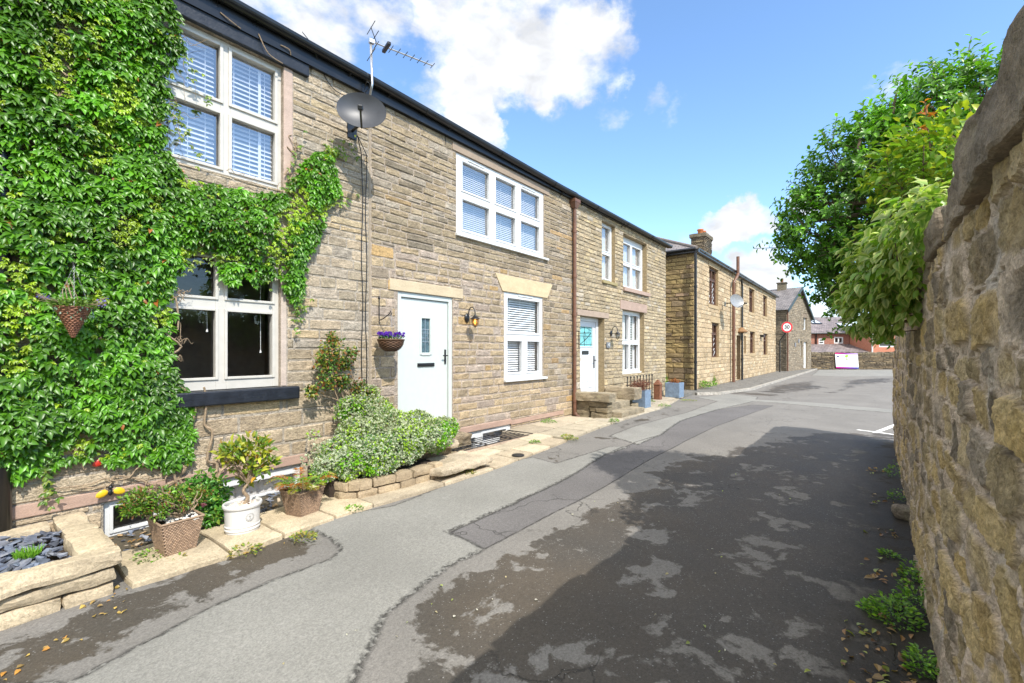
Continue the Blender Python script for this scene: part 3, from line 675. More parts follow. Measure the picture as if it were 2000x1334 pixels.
# ---- house C
Ch = thing('stone_house', 'brown stone terraced house with white door, shuttered window and stone front steps', 'house', ((XBC + XC1) / 2, F, 0))
yC = F + .14
dC = (U(1133), U(1180), .46, 2.40); wC_l = (U(1215.5), U(1258), .87, 2.72); wC_1 = (U(1175.5), U(1201), 3.40, 4.95); wC_2 = (U(1217), U(1263), 3.36, 4.87)
opC = [dC, wC_l, wC_1, wC_2, (dC[0] - .15, dC[1] + .25, 2.40, 2.55), (wC_l[0] - .15, wC_l[1] + .2, 2.72, 2.98), (wC_2[0] - .02, wC_2[1] + .15, 3.24, 3.36)]
wm = MB()
stones(wm, XBC + .01, XC1, .8, 5.1, opC, (.085, .125), (.2, .36), PAL_C, P_F, .011, .014, .005, (.30, .24, .16))
stones(wm, XBC + .01, XC1, -.4, .8, opC, (.11, .17), (.24, .5), PAL_C, P_F, .012, .024, .006, (.36, .30, .22))
mortar(wm, XBC, XC1, -.6, ZT, opC[:4], (.33, .27, .19), P_F)
for o in opC[:4]: reveal(wm, o, .3, (.34, .26, .15), P_F)
P_E = lambda u, v, o: np.stack([XC1 + np.asarray(o, float), F + np.asarray(u, float), np.asarray(v, float)], -1)
stones(wm, 0, 6.5, -.4, 5.1, [], (.1, .16), (.25, .5), PAL_C, P_E, .012, .02, .006); mortar(wm, 0, 6.5, -.6, ZT, [], (.3, .25, .18), P_E)
wm.build('wall', M_STONE_C, Ch)
dm = MB(); dm.box(dC[0] - .15, dC[1] + .25, F - .02, F + .14, 2.402, 2.545, (.40, .31, .24)); dm.build('door_lintel', M_DRESS, Ch, bevel=.008)
dm = MB(); dm.box(wC_l[0] - .15, wC_l[1] + .2, F - .02, F + .14, 2.722, 2.975, (.41, .30, .24)); dm.build('window_lintel', M_DRESS, Ch, bevel=.008)
dm = MB(); dm.box(wC_2[0] - .02, wC_2[1] + .15, F - .07, F + .14, 3.245, 3.355, (.42, .31, .25)); dm.build('window_sill', M_DRESS, Ch, bevel=.008); dm = MB(); dm.box(wC_1[0], wC_1[1] + .08, F - .05, F + .14, 3.32, 3.398, (.35, .29, .15)); dm.build('window_sill', M_DRESS, Ch, bevel=.008)
two = gridl(((.08, .47), (.53, .92)), ((.07, .47), (.54, .94)))
window(Ch, *wC_l, yC, two, M_UPVC, bead=.02, blind=('shutter',), glass=M_GLASSD, sill=(wC_l[0], wC_l[1], wC_l[2], wC_l[2] + .05, .06))
window(Ch, *wC_2, yC, gridl(((.08, .47), (.53, .92)), ((.05, .45), (.52, .88))), M_UPVC, bead=.02, glass=M_GLASSB, blind=('curtain', [(wC_2[0] + .06, wC_2[0] + .5, 3.4, 4.8), (wC_2[0] + .6, wC_2[1] - .05, 3.4, 4.8)]))
window(Ch, *wC_1, yC - .04, [(.14, .86, .05, .47), (.14, .86, .53, .95)], M_UPVC, bead=.02, glass=M_GLASSB, blind=('curtain', [(wC_1[0] + .05, wC_1[1] - .05, 3.42, 4.9)]))
mb = MB(); mb.box(dC[0], dC[0] + .07, F + .17, F + .27, dC[2], dC[3]); mb.box(dC[1] - .12, dC[1], F + .17, F + .27, dC[2], dC[3]); mb.box(dC[0] + .07, dC[1] - .12, F + .17, F + .27, dC[3] - .1, dC[3]); mb.build('door_frame', M_DOORW, Ch, bevel=.005)
lx0, lx1, lz0, lz1 = dC[0] + .075, dC[1] - .125, dC[2] + .02, dC[3] - .105
gx0, gx1 = lx0 + .16, lx1 - .16
mb = MB()
for r in cut([(lx0, lx1, lz0, lz1)], [(gx0, gx1, 1.66, 2.16)]): mb.box(r[0], r[1], F + .2, F + .25, r[2], r[3])
dr = mb.build('door', M_DOORW, Ch)
mb = MB()
for k in range(5):
    x = gx0 + (gx1 - gx0) * (k + .5) / 5; mb.box(x - .05, x + .05, F + .19, F + .2, lz0 + .28, 1.35)
for q in ((gx0 - .03, gx0, 1.63, 2.19), (gx1, gx1 + .03, 1.63, 2.19), (gx0, gx1, 1.63, 1.66), (gx0, gx1, 2.16, 2.19), (gx0, gx0 + .2, lz0 + .12, lz0 + .2), (gx1 - .2, gx1, lz0 + .12, lz0 + .2)): mb.box(q[0], q[1], F + .185, F + .2, q[2], q[3])
mb.build('door_panel', M_DOORW, dr, bevel=.004)
mb = MB(); mb.box(gx0, gx1, F + .22, F + .226, 1.66, 2.16); mb.build('glass', plain('teal leaded glass', (.16, .46, .48), .2, noise=.3, nscale=14), dr)
mb = MB(); xc = (gx0 + gx1) / 2; zc = 1.92
for p, q in (((xc, 1.66), (xc, 2.16)), ((gx0, zc), (gx1, zc)), ((gx0, 1.71), (gx1, 1.71)), ((xc - .07, zc), (xc, zc + .14)), ((xc, zc + .14), (xc + .07, zc)), ((xc + .07, zc), (xc, zc - .14)), ((xc, zc - .14), (xc - .07, zc)), ((gx0, 2.06), (xc - .12, 2.13)), ((xc - .12, 2.13), (xc + .12, 2.13)), ((xc + .12, 2.13), (gx1, 2.06))):
    mb.tube([(p[0], F + .217, p[1]), (q[0], F + .217, q[1])], .005, 4)
mb.build('leading', M_IRON, dr)
mb = MB(); mb.box(xc - .17, xc + .16, F + .18, F + .2, 1.46, 1.55); mb.build('letterbox', M_BLACK, dr, bevel=.008)
mb = MB(); x = lx1 - .08; mb.box(x - .02, x + .02, F + .18, F + .2, 1.1, 1.42); mb.tube([(x, F + .18, 1.3), (x, F + .13, 1.3), (x - .1, F + .13, 1.3)], .012, 8); mb.build('handle', M_IRON, dr, bevel=.004)
house_shell(Ch, XBC, XC1, F, -.5, ZT, 6.5)
gutter(Ch, XBC, XC1 + .2, F - .115, gz(XBC), gz(XC1), straps=((U(1212), .24), (U(1284), .26)), fascia=F - .001)
bk = MB(); xb = U(1124.8 + .0) + .12
bk.tube([(xb, F - .012, 1.62), (xb, F - .012, 2.02)], .010, 6); bk.tube([(xb, F - .012, 1.97), (xb, F - .34, 1.97)], .008, 6); bk.tube([(xb, F - .012, 1.68), (xb, F - .2, 1.82), (xb, F - .34, 1.97)], .007, 6)
bk.build('hanging_bracket', M_IRON, Ch)

# ---- number plaque by the white door
def text_mesh(s, size, depth, mat, name, parent, loc, rot):
    cu = bpy.data.curves.new(name, 'FONT'); cu.body = s; cu.size = size; cu.extrude = depth; cu.offset = .018 * size if s == '30' else 0; cu.align_x = 'CENTER'; cu.align_y = 'CENTER'
    o = bpy.data.objects.new(name, cu); col.objects.link(o); dg = bpy.context.evaluated_depsgraph_get()
    me = bpy.data.meshes.new_from_object(o.evaluated_get(dg)); bpy.data.objects.remove(o)
    me.name = name; me.materials.clear(); me.materials.append(mat); me.transform(Matrix.Translation(loc) @ rot)
    ob = bpy.data.objects.new(name, me); col.objects.link(ob)
    if parent: adopt(ob, parent)
    return ob
xp = U(1186); zp = 1.55 + 11 * 7 / 514
t = thing('number_plaque', 'small grey square house number plaque reading 4 beside the white door', 'plaque', (xp, F - .03, zp - .07))
mb = MB(); mb.box(xp - .11, xp + .11, F - .045, F - .02, zp - .075, zp + .075); mb.build('plate', plain('slate plaque', (.16, .17, .18), .5), t, bevel=.004)
text_mesh('4', .15, .003, M_UPVC, 'numeral', t, Vector((xp, F - .049, zp)), Matrix.Rotation(R(90), 4, 'X'))

# ---- wall lanterns
def lantern(px, py, label, lit):
    x = U(px); z = HCAM + (HOR - py) * 7 / (1700 - px)
    t = thing('wall_lantern', label, 'lantern', (x, F, z - .15), 'swan neck lanterns beside the front doors')
    o = .21
    mb = MB(); mb.lathe([(.001, .03), (.03, .028), (.055, .012), (.06, 0)], (x, F - .02, z), 20, M=Matrix.Rotation(R(90), 3, 'X'), sy=1.35); mb.build('back_plate', M_BLACK, t, smooth=True)
    mb = MB(); mb.tube([(x, F - .04, z), (x, F - .055, z + .04)] + [(x, F - .055 - (o - .055) * (1 - math.cos(math.pi * k / 10)) / 2, z + .06 + .12 * math.sin(math.pi * k / 10)) for k in range(11)] + [(x, F - o, z + .03)], .009, 8); mb.build('arm', M_BLACK, t, smooth=True)
    mb = MB(); mb.lathe([(.012, .055), (.02, .04), (.03, .02), (.085, -.022), (.088, -.03), (.0, -.03)], (x, F - o, z), 20); mb.build('hood', M_BLACK, t, smooth=False)
    mb = MB(); mb.lathe([(.055, -.03), (.056, -.08), (.045, -.125), (.018, -.15), (0, -.152)], (x, F - o, z), 20)
    mb.build('glass', glass_mat('amber lantern glass' if lit else 'clear lantern glass', .12, (1, .72, .3) if lit else (.8, .8, .75)), t, smooth=True)
    mb = MB()
    for k in range(6):
        a = k * math.pi / 3; mb.tube([(x + .06 * math.cos(a), F - o + .06 * math.sin(a), z - .03), (x + .062 * math.cos(a), F - o + .062 * math.sin(a), z - .085), (x + .045 * math.cos(a), F - o + .045 * math.sin(a), z - .14), (x, F - o, z - .165)], .004, 4)
    mb.lathe([(.002, -.18), (.012, -.165), (.0, -.15)], (x, F - o, z), 8); mb.build('cage', M_BLACK, t)
    mb = MB(); mb.lathe([(.0, -.03), (.018, -.05), (.024, -.085), (.014, -.11), (0, -.118)], (x, F - o, z), 12)
    if lit:
        m, nt, N, L, B = newmat('warm bulb'); B.inputs['Base Color'].default_value = (.9, .6, .2, 1); B.inputs['Emission Color'].default_value = (1, .62, .2, 1); B.inputs['Emission Strength'].default_value = 1.6
    else: m = M_UPVC
    mb.build('bulb', m, t, smooth=True)
lantern(910.5, 621, 'black swan neck wall lantern glowing amber beside the sage door', True)
lantern(1192, 651, 'black swan neck wall lantern with clear glass beside the white door', False)

# ---- satellite dish and aerial on house A / B
def dish(cen, nrm, w, h, mat, label, wallpt, rim=None):
    t = thing('satellite_dish', label, 'satellite dish', tuple(wallpt))
    n_ = Vector(nrm).normalized(); a = Vector((0, 0, 1)).cross(n_).normalized(); b = n_.cross(a).normalized(); c = Vector(cen)
    P = []
    for i in range(9):
        r_ = i / 8; row = []
        for k in range(37):
            an = 2 * math.pi * k / 36; q = c + a * (w / 2 * r_ * math.cos(an)) + b * (h / 2 * r_ * math.sin(an)) + n_ * (.075 * r_ * r_ * w / .6)
            row.append(tuple(q))
        P.append(row)
    Q = [[tuple(Vector(p) - n_ * .008) for p in row] for row in P]
    mb = MB(); mb.grid(np.array(P)); mb.grid(np.array(Q)); mb.grid(np.array([P[-1], Q[-1]])); mb.build('reflector', mat, t, smooth=True)
    bot = c - b * (h / 2 * .98) + n_ * .06; lnb = c + n_ * (.40 * w / .6) - b * (.19 * w / .6)
    mb = MB(); mb.tube([bot, bot + (lnb - bot) * .9], .013, 8); mb.build('feed_arm', M_BLACK, t)
    mb = MB(); dv = (lnb - c).normalized(); mb.rbox(lnb, (.06, .06, .09), (dv.to_track_quat('Z', 'Y')).to_matrix()); mb.lathe([(.03, 0), (.035, .05), (0, .052)], lnb - dv * .09, 12, M=(dv.to_track_quat('Z', 'Y')).to_matrix()); mb.build('receiver', M_BLACK, t, bevel=.012)
    mb = MB(); back = c - n_ * .01; wp = Vector(wallpt); mb.tube([back, back - n_ * .1, (wp.x, wp.y - .16, back.z - .03), (wp.x, wp.y, back.z - .06)], .02, 8)
    mb.rbox((wp.x, wp.y - .012, back.z - .06), (.14, .02, .2), Matrix.Identity(3)); mb.build('mount', M_BLACK, t)
    return t
dc = atd(708, 221, 0); 
def on(px, py, Y): x, z = onY(px, py, Y); return Vector((x, Y, z))
dcen = on(707, 222, F - .42)
dish(dcen, (-.58, -.78, .12), .60, .47, M_DISH, 'dark grey satellite dish on the stone wall under the gutter', (dcen.x + .12, F, dcen.z - .1))
t = thing('tv_aerial', 'silver television aerial on a bent pole above the gutter', 'aerial', (U(722), F - .1, 4.8))
m0 = on(722, 190, F - .04); m1 = on(727, 172, F - .2); m2 = on(724, 78, F - .22)
mb = MB(); mb.tube([m0 + Vector((0, .04, -.05)), m0, m1 + Vector((-.02, 0, -.03)), m1 + Vector((0, 0, .06)), m2], .017, 10); mb.build('pole', M_STEEL, t, smooth=True)
boom0 = m2 + Vector((-.02, 0, -.02)); bd = Vector((.955, -.28, 0)).normalized(); perp = Vector((.28, .955, 0)).normalized(); up = Vector((0, 0, 1))
mb = MB(); mb.tube([boom0, boom0 + bd * .93], .009, 6); mb.rbox(boom0 + bd * .03, (.07, .05, .05), bd.to_track_quat('X', 'Z').to_matrix())
mb.build('boom', M_STEEL, t)
el = MB()
for k in range(7):
    p = boom0 + bd * (.30 + .105 * k); l = .088 - .003 * k; el.tube([p - perp * l, p + perp * l], .005, 5)
for s in (-1, 1):
    for q in (.05, .13):
        e = boom0 + bd * (.1) + up * (s * q * 1.4) - bd * q * .6; el.tube([e - perp * .16, e + perp * .16], .005, 5)
    el.tube([boom0 + bd * .1, boom0 + bd * .02 + up * s * .19], .006, 5)
el.build('element', M_IRON, t)
mb = MB(); p = boom0 + bd * .235; mb.rbox(p, (.05, .23, .045), Matrix((bd, perp, up)).transposed()); mb.build('dipole_box', M_BLACK, t, bevel=.01)
# cables running down the wall
def cable(name, label, pts, r=.006, mat=None):
    mb = MB(); mb.tube(pts, r, 6); o = mb.build(name, mat or M_BLACK, None, smooth=True); return tag(o, label, 'cable')
xs = U(709.5)
for dx, lab in ((-.035, 'left of the pair of black cables running down the stone wall from the dish'), (.03, 'right of the pair of black cables running down the stone wall from the dish')):
    pts = [tuple(dcen + Vector((.0, .1, -.25)))] + [(xs + dx + .012 * math.sin(k * 1.3 + dx * 40), F - .025, 4.25 - k * .29) for k in range(14)]
    tag(cable('wall_cable', lab, pts), group='cables below the dish')
pts = [on(590, 62, F - .16), on(612, 92, F - .16), on(625, 130, F - .03), on(650, 172, F - .03), on(680, 188, F - .05), on(706, 186, F - .1), on(722, 168, F - .2), on(716, 160, F - .2), on(712, 175, F - .1)]
def smooth_pts(P, n=6):
    P = [Vector(p) for p in P]; out = []
    for i in range(len(P) - 1):
        p0, p1, p2, p3 = P[max(i - 1, 0)], P[i], P[i + 1], P[min(i + 2, len(P) - 1)]
        for k in range(n):
            s = k / n; out.append(.5 * ((2 * p1) + (p2 - p0) * s + (2 * p0 - 5 * p1 + 4 * p2 - p3) * s * s + (3 * p1 - p0 - 3 * p2 + p3) * s ** 3))
    return out + [P[-1]]
cable('aerial_cable', 'thin dark cable looping from the gutter down to the aerial pole', smooth_pts(pts), .005)

# ================================================================== GROUND
def sdf_poly(X, Y, poly):
    poly = np.asarray(poly, float); d = np.full(X.shape, 1e9); inside = np.zeros(X.shape, bool); n = len(poly)
    for i in range(n):
        a = poly[i]; b = poly[(i + 1) % n]; e = b - a; L2 = (e ** 2).sum() + 1e-12
        t = np.clip(((X - a[0]) * e[0] + (Y - a[1]) * e[1]) / L2, 0, 1)
        d = np.minimum(d, np.hypot(X - a[0] - t * e[0], Y - a[1] - t * e[1]))
        c = ((a[1] > Y) != (b[1] > Y)); xi = (b[0] - a[0]) * (Y - a[1]) / (b[1] - a[1] + 1e-12) + a[0]
        inside ^= c & (X < xi)
    return np.where(inside, -d, d)
def gp(L): return [gnd(x, y) for x, y in L]
LIGHT = [gp([(-700, 1334), (130, 1334), (250, 1272), (400, 1192), (540, 1132), (650, 1092), (666, 1074), (645, 1052), (600, 1036), (640, 1012), (700, 1000), (770, 986), (850, 954), (930, 928), (985, 905), (1040, 893), (1085, 905), (1190, 872), (1230, 872),
          (1180, 888), (1110, 932), (1000, 987), (872, 1040), (905, 1052), (946, 1074), (875, 1108), (782, 1180), (752, 1205), (725, 1260), (690, 1334), (600, 1500), (200, 1700)]),
         gp([(1245, 868), (1190, 852), (1240, 832), (1340, 806), (1400, 784), (1360, 776), (1420, 770), (1480, 775), (1475, 783), (1400, 800), (1330, 822), (1290, 850)])]
TRENCH = gp([(946, 1072), (905, 1052), (878, 1040), (1000, 987), (1110, 932), (1180, 888), (1240, 864), (1290, 850), (1330, 822), (1400, 800), (1470, 790), (1510, 792), (1470, 806), (1400, 832), (1330, 866), (1260, 902), (1180, 950), (1100, 992)])
DAMP = gp([(690, 1334), (725, 1260), (752, 1205), (782, 1180), (875, 1108), (946, 1074), (1020, 1040), (1110, 1000), (1200, 962), (1260, 918), (1320, 878), (1400, 880), (1480, 862), (1540, 850), (1640, 842), (1740, 846)]) + [(11, -1.2), (2, -1.5), (-1, -1.5), (-1, 1.5)]
PATCH = [gp([(-700, 1300), (0, 1230), (240, 1140), (440, 1070), (560, 1026), (600, 1036), (645, 1052), (666, 1074), (650, 1092), (540, 1132), (400, 1192), (250, 1272), (130, 1334), (-300, 1600)]),
         gp([(1062, 886), (1110, 872), (1170, 866), (1120, 880), (1085, 905), (1040, 893)]), gp([(1120, 855), (1250, 842), (1270, 852), (1190, 862)]), gp([(1195, 832), (1290, 802), (1350, 795), (1330, 806), (1250, 830), (1215, 838)]),
         gp([(1370, 765), (1430, 770), (1540, 776), (1520, 770), (1440, 764)])]
LIGHT += [gp([(1385, 779), (1500, 786), (1620, 796), (1760, 808), (1760, 801), (1620, 789), (1480, 781), (1390, 776)]), gp([(1585, 734), (1650, 735.5), (1760, 735), (1760, 722), (1600, 722)])]
FARWET = [gp([(1470, 764), (1500, 752), (1560, 744), (1610, 743), (1600, 752), (1640, 757), (1560, 768), (1500, 771)]), gp([(1640, 741), (1760, 736), (1760, 747), (1700, 752), (1665, 765), (1620, 772), (1600, 768), (1630, 757)]), gp([(1500, 777), (1560, 776), (1580, 781), (1520, 783)]), gp([(1660, 778), (1730, 783), (1700, 787)])]
def ground_attrs(X, Y):
    li = np.minimum.reduce([sdf_poly(X, Y, p) for p in LIGHT]); tr = sdf_poly(X, Y, TRENCH); da = sdf_poly(X, Y, DAMP); pa = np.minimum.reduce([sdf_poly(X, Y, p) for p in PATCH])
    fw = np.minimum.reduce([sdf_poly(X, Y, p) for p in FARWET]); da = np.minimum(np.minimum(da, pa), fw * .5)
    return {'light': li, 'trench': tr, 'damp': da, 'patch': pa}
def road_mat():
    m, nt, N, L, B = newmat('worn asphalt'); tc = mk(N, 'ShaderNodeTexCoord'); O = tc.outputs['Object']
    def noise(s, d=5, r=.55, dist=0):
        n = mk(N, 'ShaderNodeTexNoise', i_Scale=s, i_Detail=d, i_Roughness=r, i_Distortion=dist); L.new(O, n.inputs[0]); return n.outputs[0]
    def M(op, a, b=None, c=None, cl=False):
        n = mk(N, 'ShaderNodeMath', operation=op, use_clamp=cl)
        for i, v in enumerate((a, b, c)):
            if v is None: continue
            if isinstance(v, (int, float)): n.inputs[i].default_value = v
            else: L.new(v, n.inputs[i])
        return n.outputs[0]
    def MR(v, a, b, c=0, d=1, smooth=False):
        n = mk(N, 'ShaderNodeMapRange'); n.interpolation_type = 'SMOOTHSTEP' if smooth else 'LINEAR'; L.new(v, n.inputs[0])
        for i, q in zip((1, 2, 3, 4), (a, b, c, d)): n.inputs[i].default_value = q
        return n.outputs[0]
    def A(n): return mk(N, 'ShaderNodeAttribute', attribute_name=n).outputs['Fac']
    def MIX(f, a, b):
        n = mk(N, 'ShaderNodeMix', data_type='RGBA')
        if isinstance(f, (int, float)): n.inputs[0].default_value = f
        else: L.new(f, n.inputs[0])
        for s, v in (('A', a), ('B', b)):
            if isinstance(v, tuple): n.inputs[s].default_value = (*v, 1)
            else: L.new(v, n.inputs[s])
        return n.outputs['Result']
    fine = noise(85, 5, .8); mid = noise(38, 6, .6); big = noise(1.1, 5); edge = noise(9, 8, .65); edge2 = noise(28, 6, .7)
    je = M('MULTIPLY_ADD', M('SUBTRACT', edge2, .5), .10, M('MULTIPLY', M('SUBTRACT', edge, .5), .10))
    fl = MR(M('ADD', A('light'), M('MULTIPLY', je, .8)), .006, -.006); ft = MR(M('ADD', A('trench'), M('MULTIPLY', je, .25)), .006, -.006)
    # damp: tide of wet film with dry islands
    isl = noise(2.1, 9, .62, .4); isl2 = noise(6.5, 8, .6, .3); isl3 = noise(.8, 3)
    isv = M('ADD', M('MULTIPLY', isl, .9), M('MULTIPLY', isl2, .42))
    dsd = A('damp'); bias = MR(dsd, .05, -.32, -.2, .085)
    fd0 = M('ADD', M('SUBTRACT', .665, isv), bias); fd = MR(fd0, -.012, .028)
    # base colours
    grit = MR(fine, .36, .64, .74, 1.26); blot = MR(mid, .3, .7, .86, 1.12); bb = MR(big, .3, .7, .88, 1.12)
    g = M('MULTIPLY', M('MULTIPLY', grit, blot), bb)
    dry = MIX(ft, (.175, .165, .15), (.125, .118, .115)); dry = MIX(fl, dry, (.215, .21, .19))
    wet = MIX(MR(isl3, .35, .65), (.060, .054, .046), (.075, .062, .047))
    notl = M('SUBTRACT', 1, M('MAXIMUM', fl, ft)); fdd = M('MULTIPLY', fd, notl)
    c = MIX(fdd, dry, wet)
    # ragged dark lips where patches meet, plus crazing cracks
    lip1 = M('MULTIPLY', MR(M('ABSOLUTE', M('ADD', A('light'), M('MULTIPLY', je, .8))), .035, .0), MR(edge2, .42, .56)); lip2 = M('MULTIPLY', MR(M('ABSOLUTE', M('ADD', A('trench'), M('MULTIPLY', je, .25))), .016, .002), MR(edge, .3, .5))
    def cracks(sc, w, thr0, thr1, ns):
        wp = mk(N, 'ShaderNodeTexNoise', i_Scale=3.5, i_Detail=6); L.new(O, wp.inputs[0]); ad = mk(N, 'ShaderNodeVectorMath', operation='MULTIPLY_ADD'); L.new(wp.outputs['Color'], ad.inputs[0]); ad.inputs[1].default_value = (.5, .5, .5); L.new(O, ad.inputs[2])
        vo = mk(N, 'ShaderNodeTexVoronoi', feature='DISTANCE_TO_EDGE', i_Scale=sc); L.new(ad.outputs[0], vo.inputs['Vector'])
        return M('MULTIPLY', MR(vo.outputs['Distance'], w, w * .2), MR(noise(ns, 3), thr0, thr1))
    ck = M('MAXIMUM', cracks(1.1, .010, .50, .60, .55), M('MULTIPLY', cracks(3.0, .016, .56, .64, .9), MR(dsd, .6, 1.2)))
    ck = M('MULTIPLY', ck, M('SUBTRACT', 1, M('MULTIPLY', fl, .75)))
    dk = M('MAXIMUM', M('MAXIMUM', M('MULTIPLY', lip1, .85), M('MULTIPLY', lip2, .8)), M('MULTIPLY', ck, .6), None, True)
    c = MIX(dk, c, (.018, .017, .015))
    # pale grit stones in the dark film
    vs = mk(N, 'ShaderNodeTexVoronoi', i_Scale=48); L.new(O, vs.inputs['Vector']); spk = M('MULTIPLY', MR(vs.outputs['Distance'], .26, .14), MR(noise(31, 2), .48, .6)); spk = M('MULTIPLY', spk, M('MULTIPLY_ADD', fdd, .75, .12))
    c = MIX(spk, c, (.24, .235, .225))
    # moss and dirt along the foot of the garden wall
    sep = mk(N, 'ShaderNodeSeparateXYZ'); L.new(O, sep.inputs[0])
    dirt = M('MULTIPLY', MR(M('ADD', sep.outputs[1], M('MULTIPLY', M('SUBTRACT', edge, .5), .5)), .28, -.1), MR(sep.outputs[0], 10.4, 9.8)); c = MIX(M('MULTIPLY', dirt, .9), c, (.022, .018, .012))
    sc = mk(N, 'ShaderNodeVectorMath', operation='SCALE'); L.new(c, sc.inputs[0]); L.new(g, sc.inputs['Scale']); L.new(sc.outputs[0], B.inputs['Base Color'])
    L.new(MR(fdd, 0, 1, .92, .68), B.inputs['Roughness']); B.inputs['Specular IOR Level'].default_value = .35
    h = M('SUBTRACT', M('MULTIPLY_ADD', fine, .5, M('MULTIPLY', mid, .5)), M('MULTIPLY', dk, 1.2)); h = M('SUBTRACT', h, M('MULTIPLY', fdd, .25))
    bp = mk(N, 'ShaderNodeBump', i_Strength=.8, i_Distance=.01); L.new(h, bp.inputs['Height']); L.new(bp.outputs[0], B.inputs['Normal'])
    return m
M_ROAD = road_mat()
def road():
    xs = np.concatenate([[-30, -20, -10, -6], np.arange(-4, -.5, .2), np.arange(-.5, 16, .04), np.arange(16, 30, .15), np.arange(30, 75, .8)])
    ys = np.concatenate([np.arange(-40, -3, 2.0), np.arange(-3, -.5, .2), np.arange(-.5, 4.9001, .0415)])
    X, Y = np.meshgrid(xs, ys, indexing='ij')
    und = .018 * fbm(p2(X * .55, Y * .7), 3, 3) + .006 * fbm(p2(X * 2.2, Y * 2.2), 3, 8)
    Z = zg(X) + und
    at = ground_attrs(X.reshape(-1), Y.reshape(-1))
    lt = at['light'].reshape(X.shape); tr = at['trench'].reshape(X.shape)
    Z = Z + .010 * np.clip(-lt / .03, 0, 1) - .004 * np.clip(-tr / .03, 0, 1)
    mb = MB(); mb.grid(np.stack([X, Y, Z], -1)); o = mb.build('road', M_ROAD, None, smooth=True, attrs=at); o['kind'] = 'structure'
road()
m, nt, N, L, B = newmat('far grass'); B.inputs['Base Color'].default_value = (.09, .13, .045, 1); B.inputs['Roughness'].default_value = 1
M_FARG = m
mb = MB(); mb.box(-1500, 2500, -1500, 1500, -.75, -.6); tag(mb.build('ground', M_FARG), kind='structure')
# flagged pavement in front of the terrace, with the basement light well left open
def flag(mb, pts, top, th=.09, c=(.5, .42, .31)):
    n = len(pts); cx = sum(p[0] for p in pts) / n; cy = sum(p[1] for p in pts) / n
    rim = []
    for i in range(n):
        a, b = pts[i], pts[(i + 1) % n]; L_ = math.hypot(b[0] - a[0], b[1] - a[1]); k = max(1, int(L_ / .16))
        for j in range(k):
            s = j / k; w = random.uniform(-.008, .008); rim.append((a[0] + (b[0] - a[0]) * s + w, a[1] + (b[1] - a[1]) * s + w))
    m_ = len(rim); V = []; tz = lambda x, y: zgf(x) + top + .006 * math.sin(x * 3 + y * 5)
    for f_, dz in ((1.0, -th), (1.0, -.014), (.985, 0.0), (.5, .003)):
        for x, y in rim: xx = cx + (x - cx) * f_; yy = cy + (y - cy) * f_; V.append((xx, yy, tz(xx, yy) + dz))
    V.append((cx, cy, tz(cx, cy) + .003))
    Fc = [(r * m_ + i, r * m_ + (i + 1) % m_, (r + 1) * m_ + (i + 1) % m_, (r + 1) * m_ + i) for r in range(3) for i in range(m_)] + [(3 * m_ + i, 3 * m_ + (i + 1) % m_, 4 * m_) for i in range(m_)]
    k = random.uniform(.64, .98); mb.add(V, Fc, tuple(v * k for v in c))
pv = MB()
def row(xs, y0, y1, top, c=(.5, .42, .31), g=.011):
    for a, b in zip(xs, xs[1:]):
        f0 = y0(a) if callable(y0) else y0; f1 = y0(b) if callable(y0) else y0
        flag(pv, [(a + g, f0), (b - g, f1), (b - g, y1), (a + g, y1)], top, c=c)
kerb = lambda x: float(np.interp(x, [.8, 1.6, 2.9, 4.7, 6.6, 9.2, 12, 14.6, 15.6], [4.17, 4.09, 4.16, 4.0, 4.12, 4.33, 4.38, 4.72, 5.0]))
row([.92, 1.55, 1.98, 2.5, 2.95], kerb, 4.84, .05, (.58, .48, .33)); row([2.95, 3.9, 4.75], kerb, 4.6, .04, (.56, .47, .34))
row([4.78, 5.35, 5.75, 6.3, 6.9], kerb, 4.5, .035, (.58, .48, .34)); row([4.8, 5.6, 6.4, 7.0], 4.51, 4.86, .045, (.62, .53, .38))
row([7.0, 7.7, 8.3, 8.93], kerb, 4.85, .04, (.52, .45, .33)); row([6.75, 7.6, 8.4, 9.2], 4.87, 5.5, .055, (.53, .45, .33))
row([9.0, 9.7, 10.5, 11.2, 12.1, 13.0, 13.9, 14.9], kerb, 4.9, .03, (.47, .41, .31)); row([11.3, 12.4, 13.5, 14.6, 15.6], 4.92, 5.5, .045, (.46, .40, .31))
for a, b, c, d in ((-3, 5.12, 4.0, 5.52), (5.12, 6.72, 4.0, 4.9), (6.72, 16.0, 4.0, 5.52)):
    n = max(2, int((b - a) / .4)); xx = np.linspace(a, b, n); P = np.stack([np.stack([xx, np.full(n, y), zg(xx) - .012], -1) for y in (c, d)], 1); pv.grid(P, (.10, .085, .06))
o = pv.build('pavement', M_SLAB); o['kind'] = 'structure'
# far pavement with pale kerb in front of the detached house
fp = MB(); K = [(16.6, 4.75), (17.3, 4.15), (20.1, 3.66), (30, 3.55), (36.5, 3.5), (46, 3.45)]
for (a, b), (c, d) in zip(K, K[1:]):
    nx, ny = d - b, -(c - a); l = math.hypot(nx, ny); nx, ny = -nx / l * .11, -ny / l * .11
    fp.hexa([(a, b, -.1), (c, d, -.1), (c + nx, d + ny, -.1), (a + nx, b + ny, -.1), (a, b, .09), (c, d, .09), (c + nx, d + ny, .09), (a + nx, b + ny, .09)], (.42, .39, .34))
fp.prism([(a, b + .15) for a, b in K] + [(46, 9), (15.7, 9), (15.7, 5.0)], -.1, .082, (.2, .19, .17))
o = fp.build('pavement', stone_mat('far paving', s1=3, s2=20, var=.3, strata=False)); o['kind'] = 'structure'
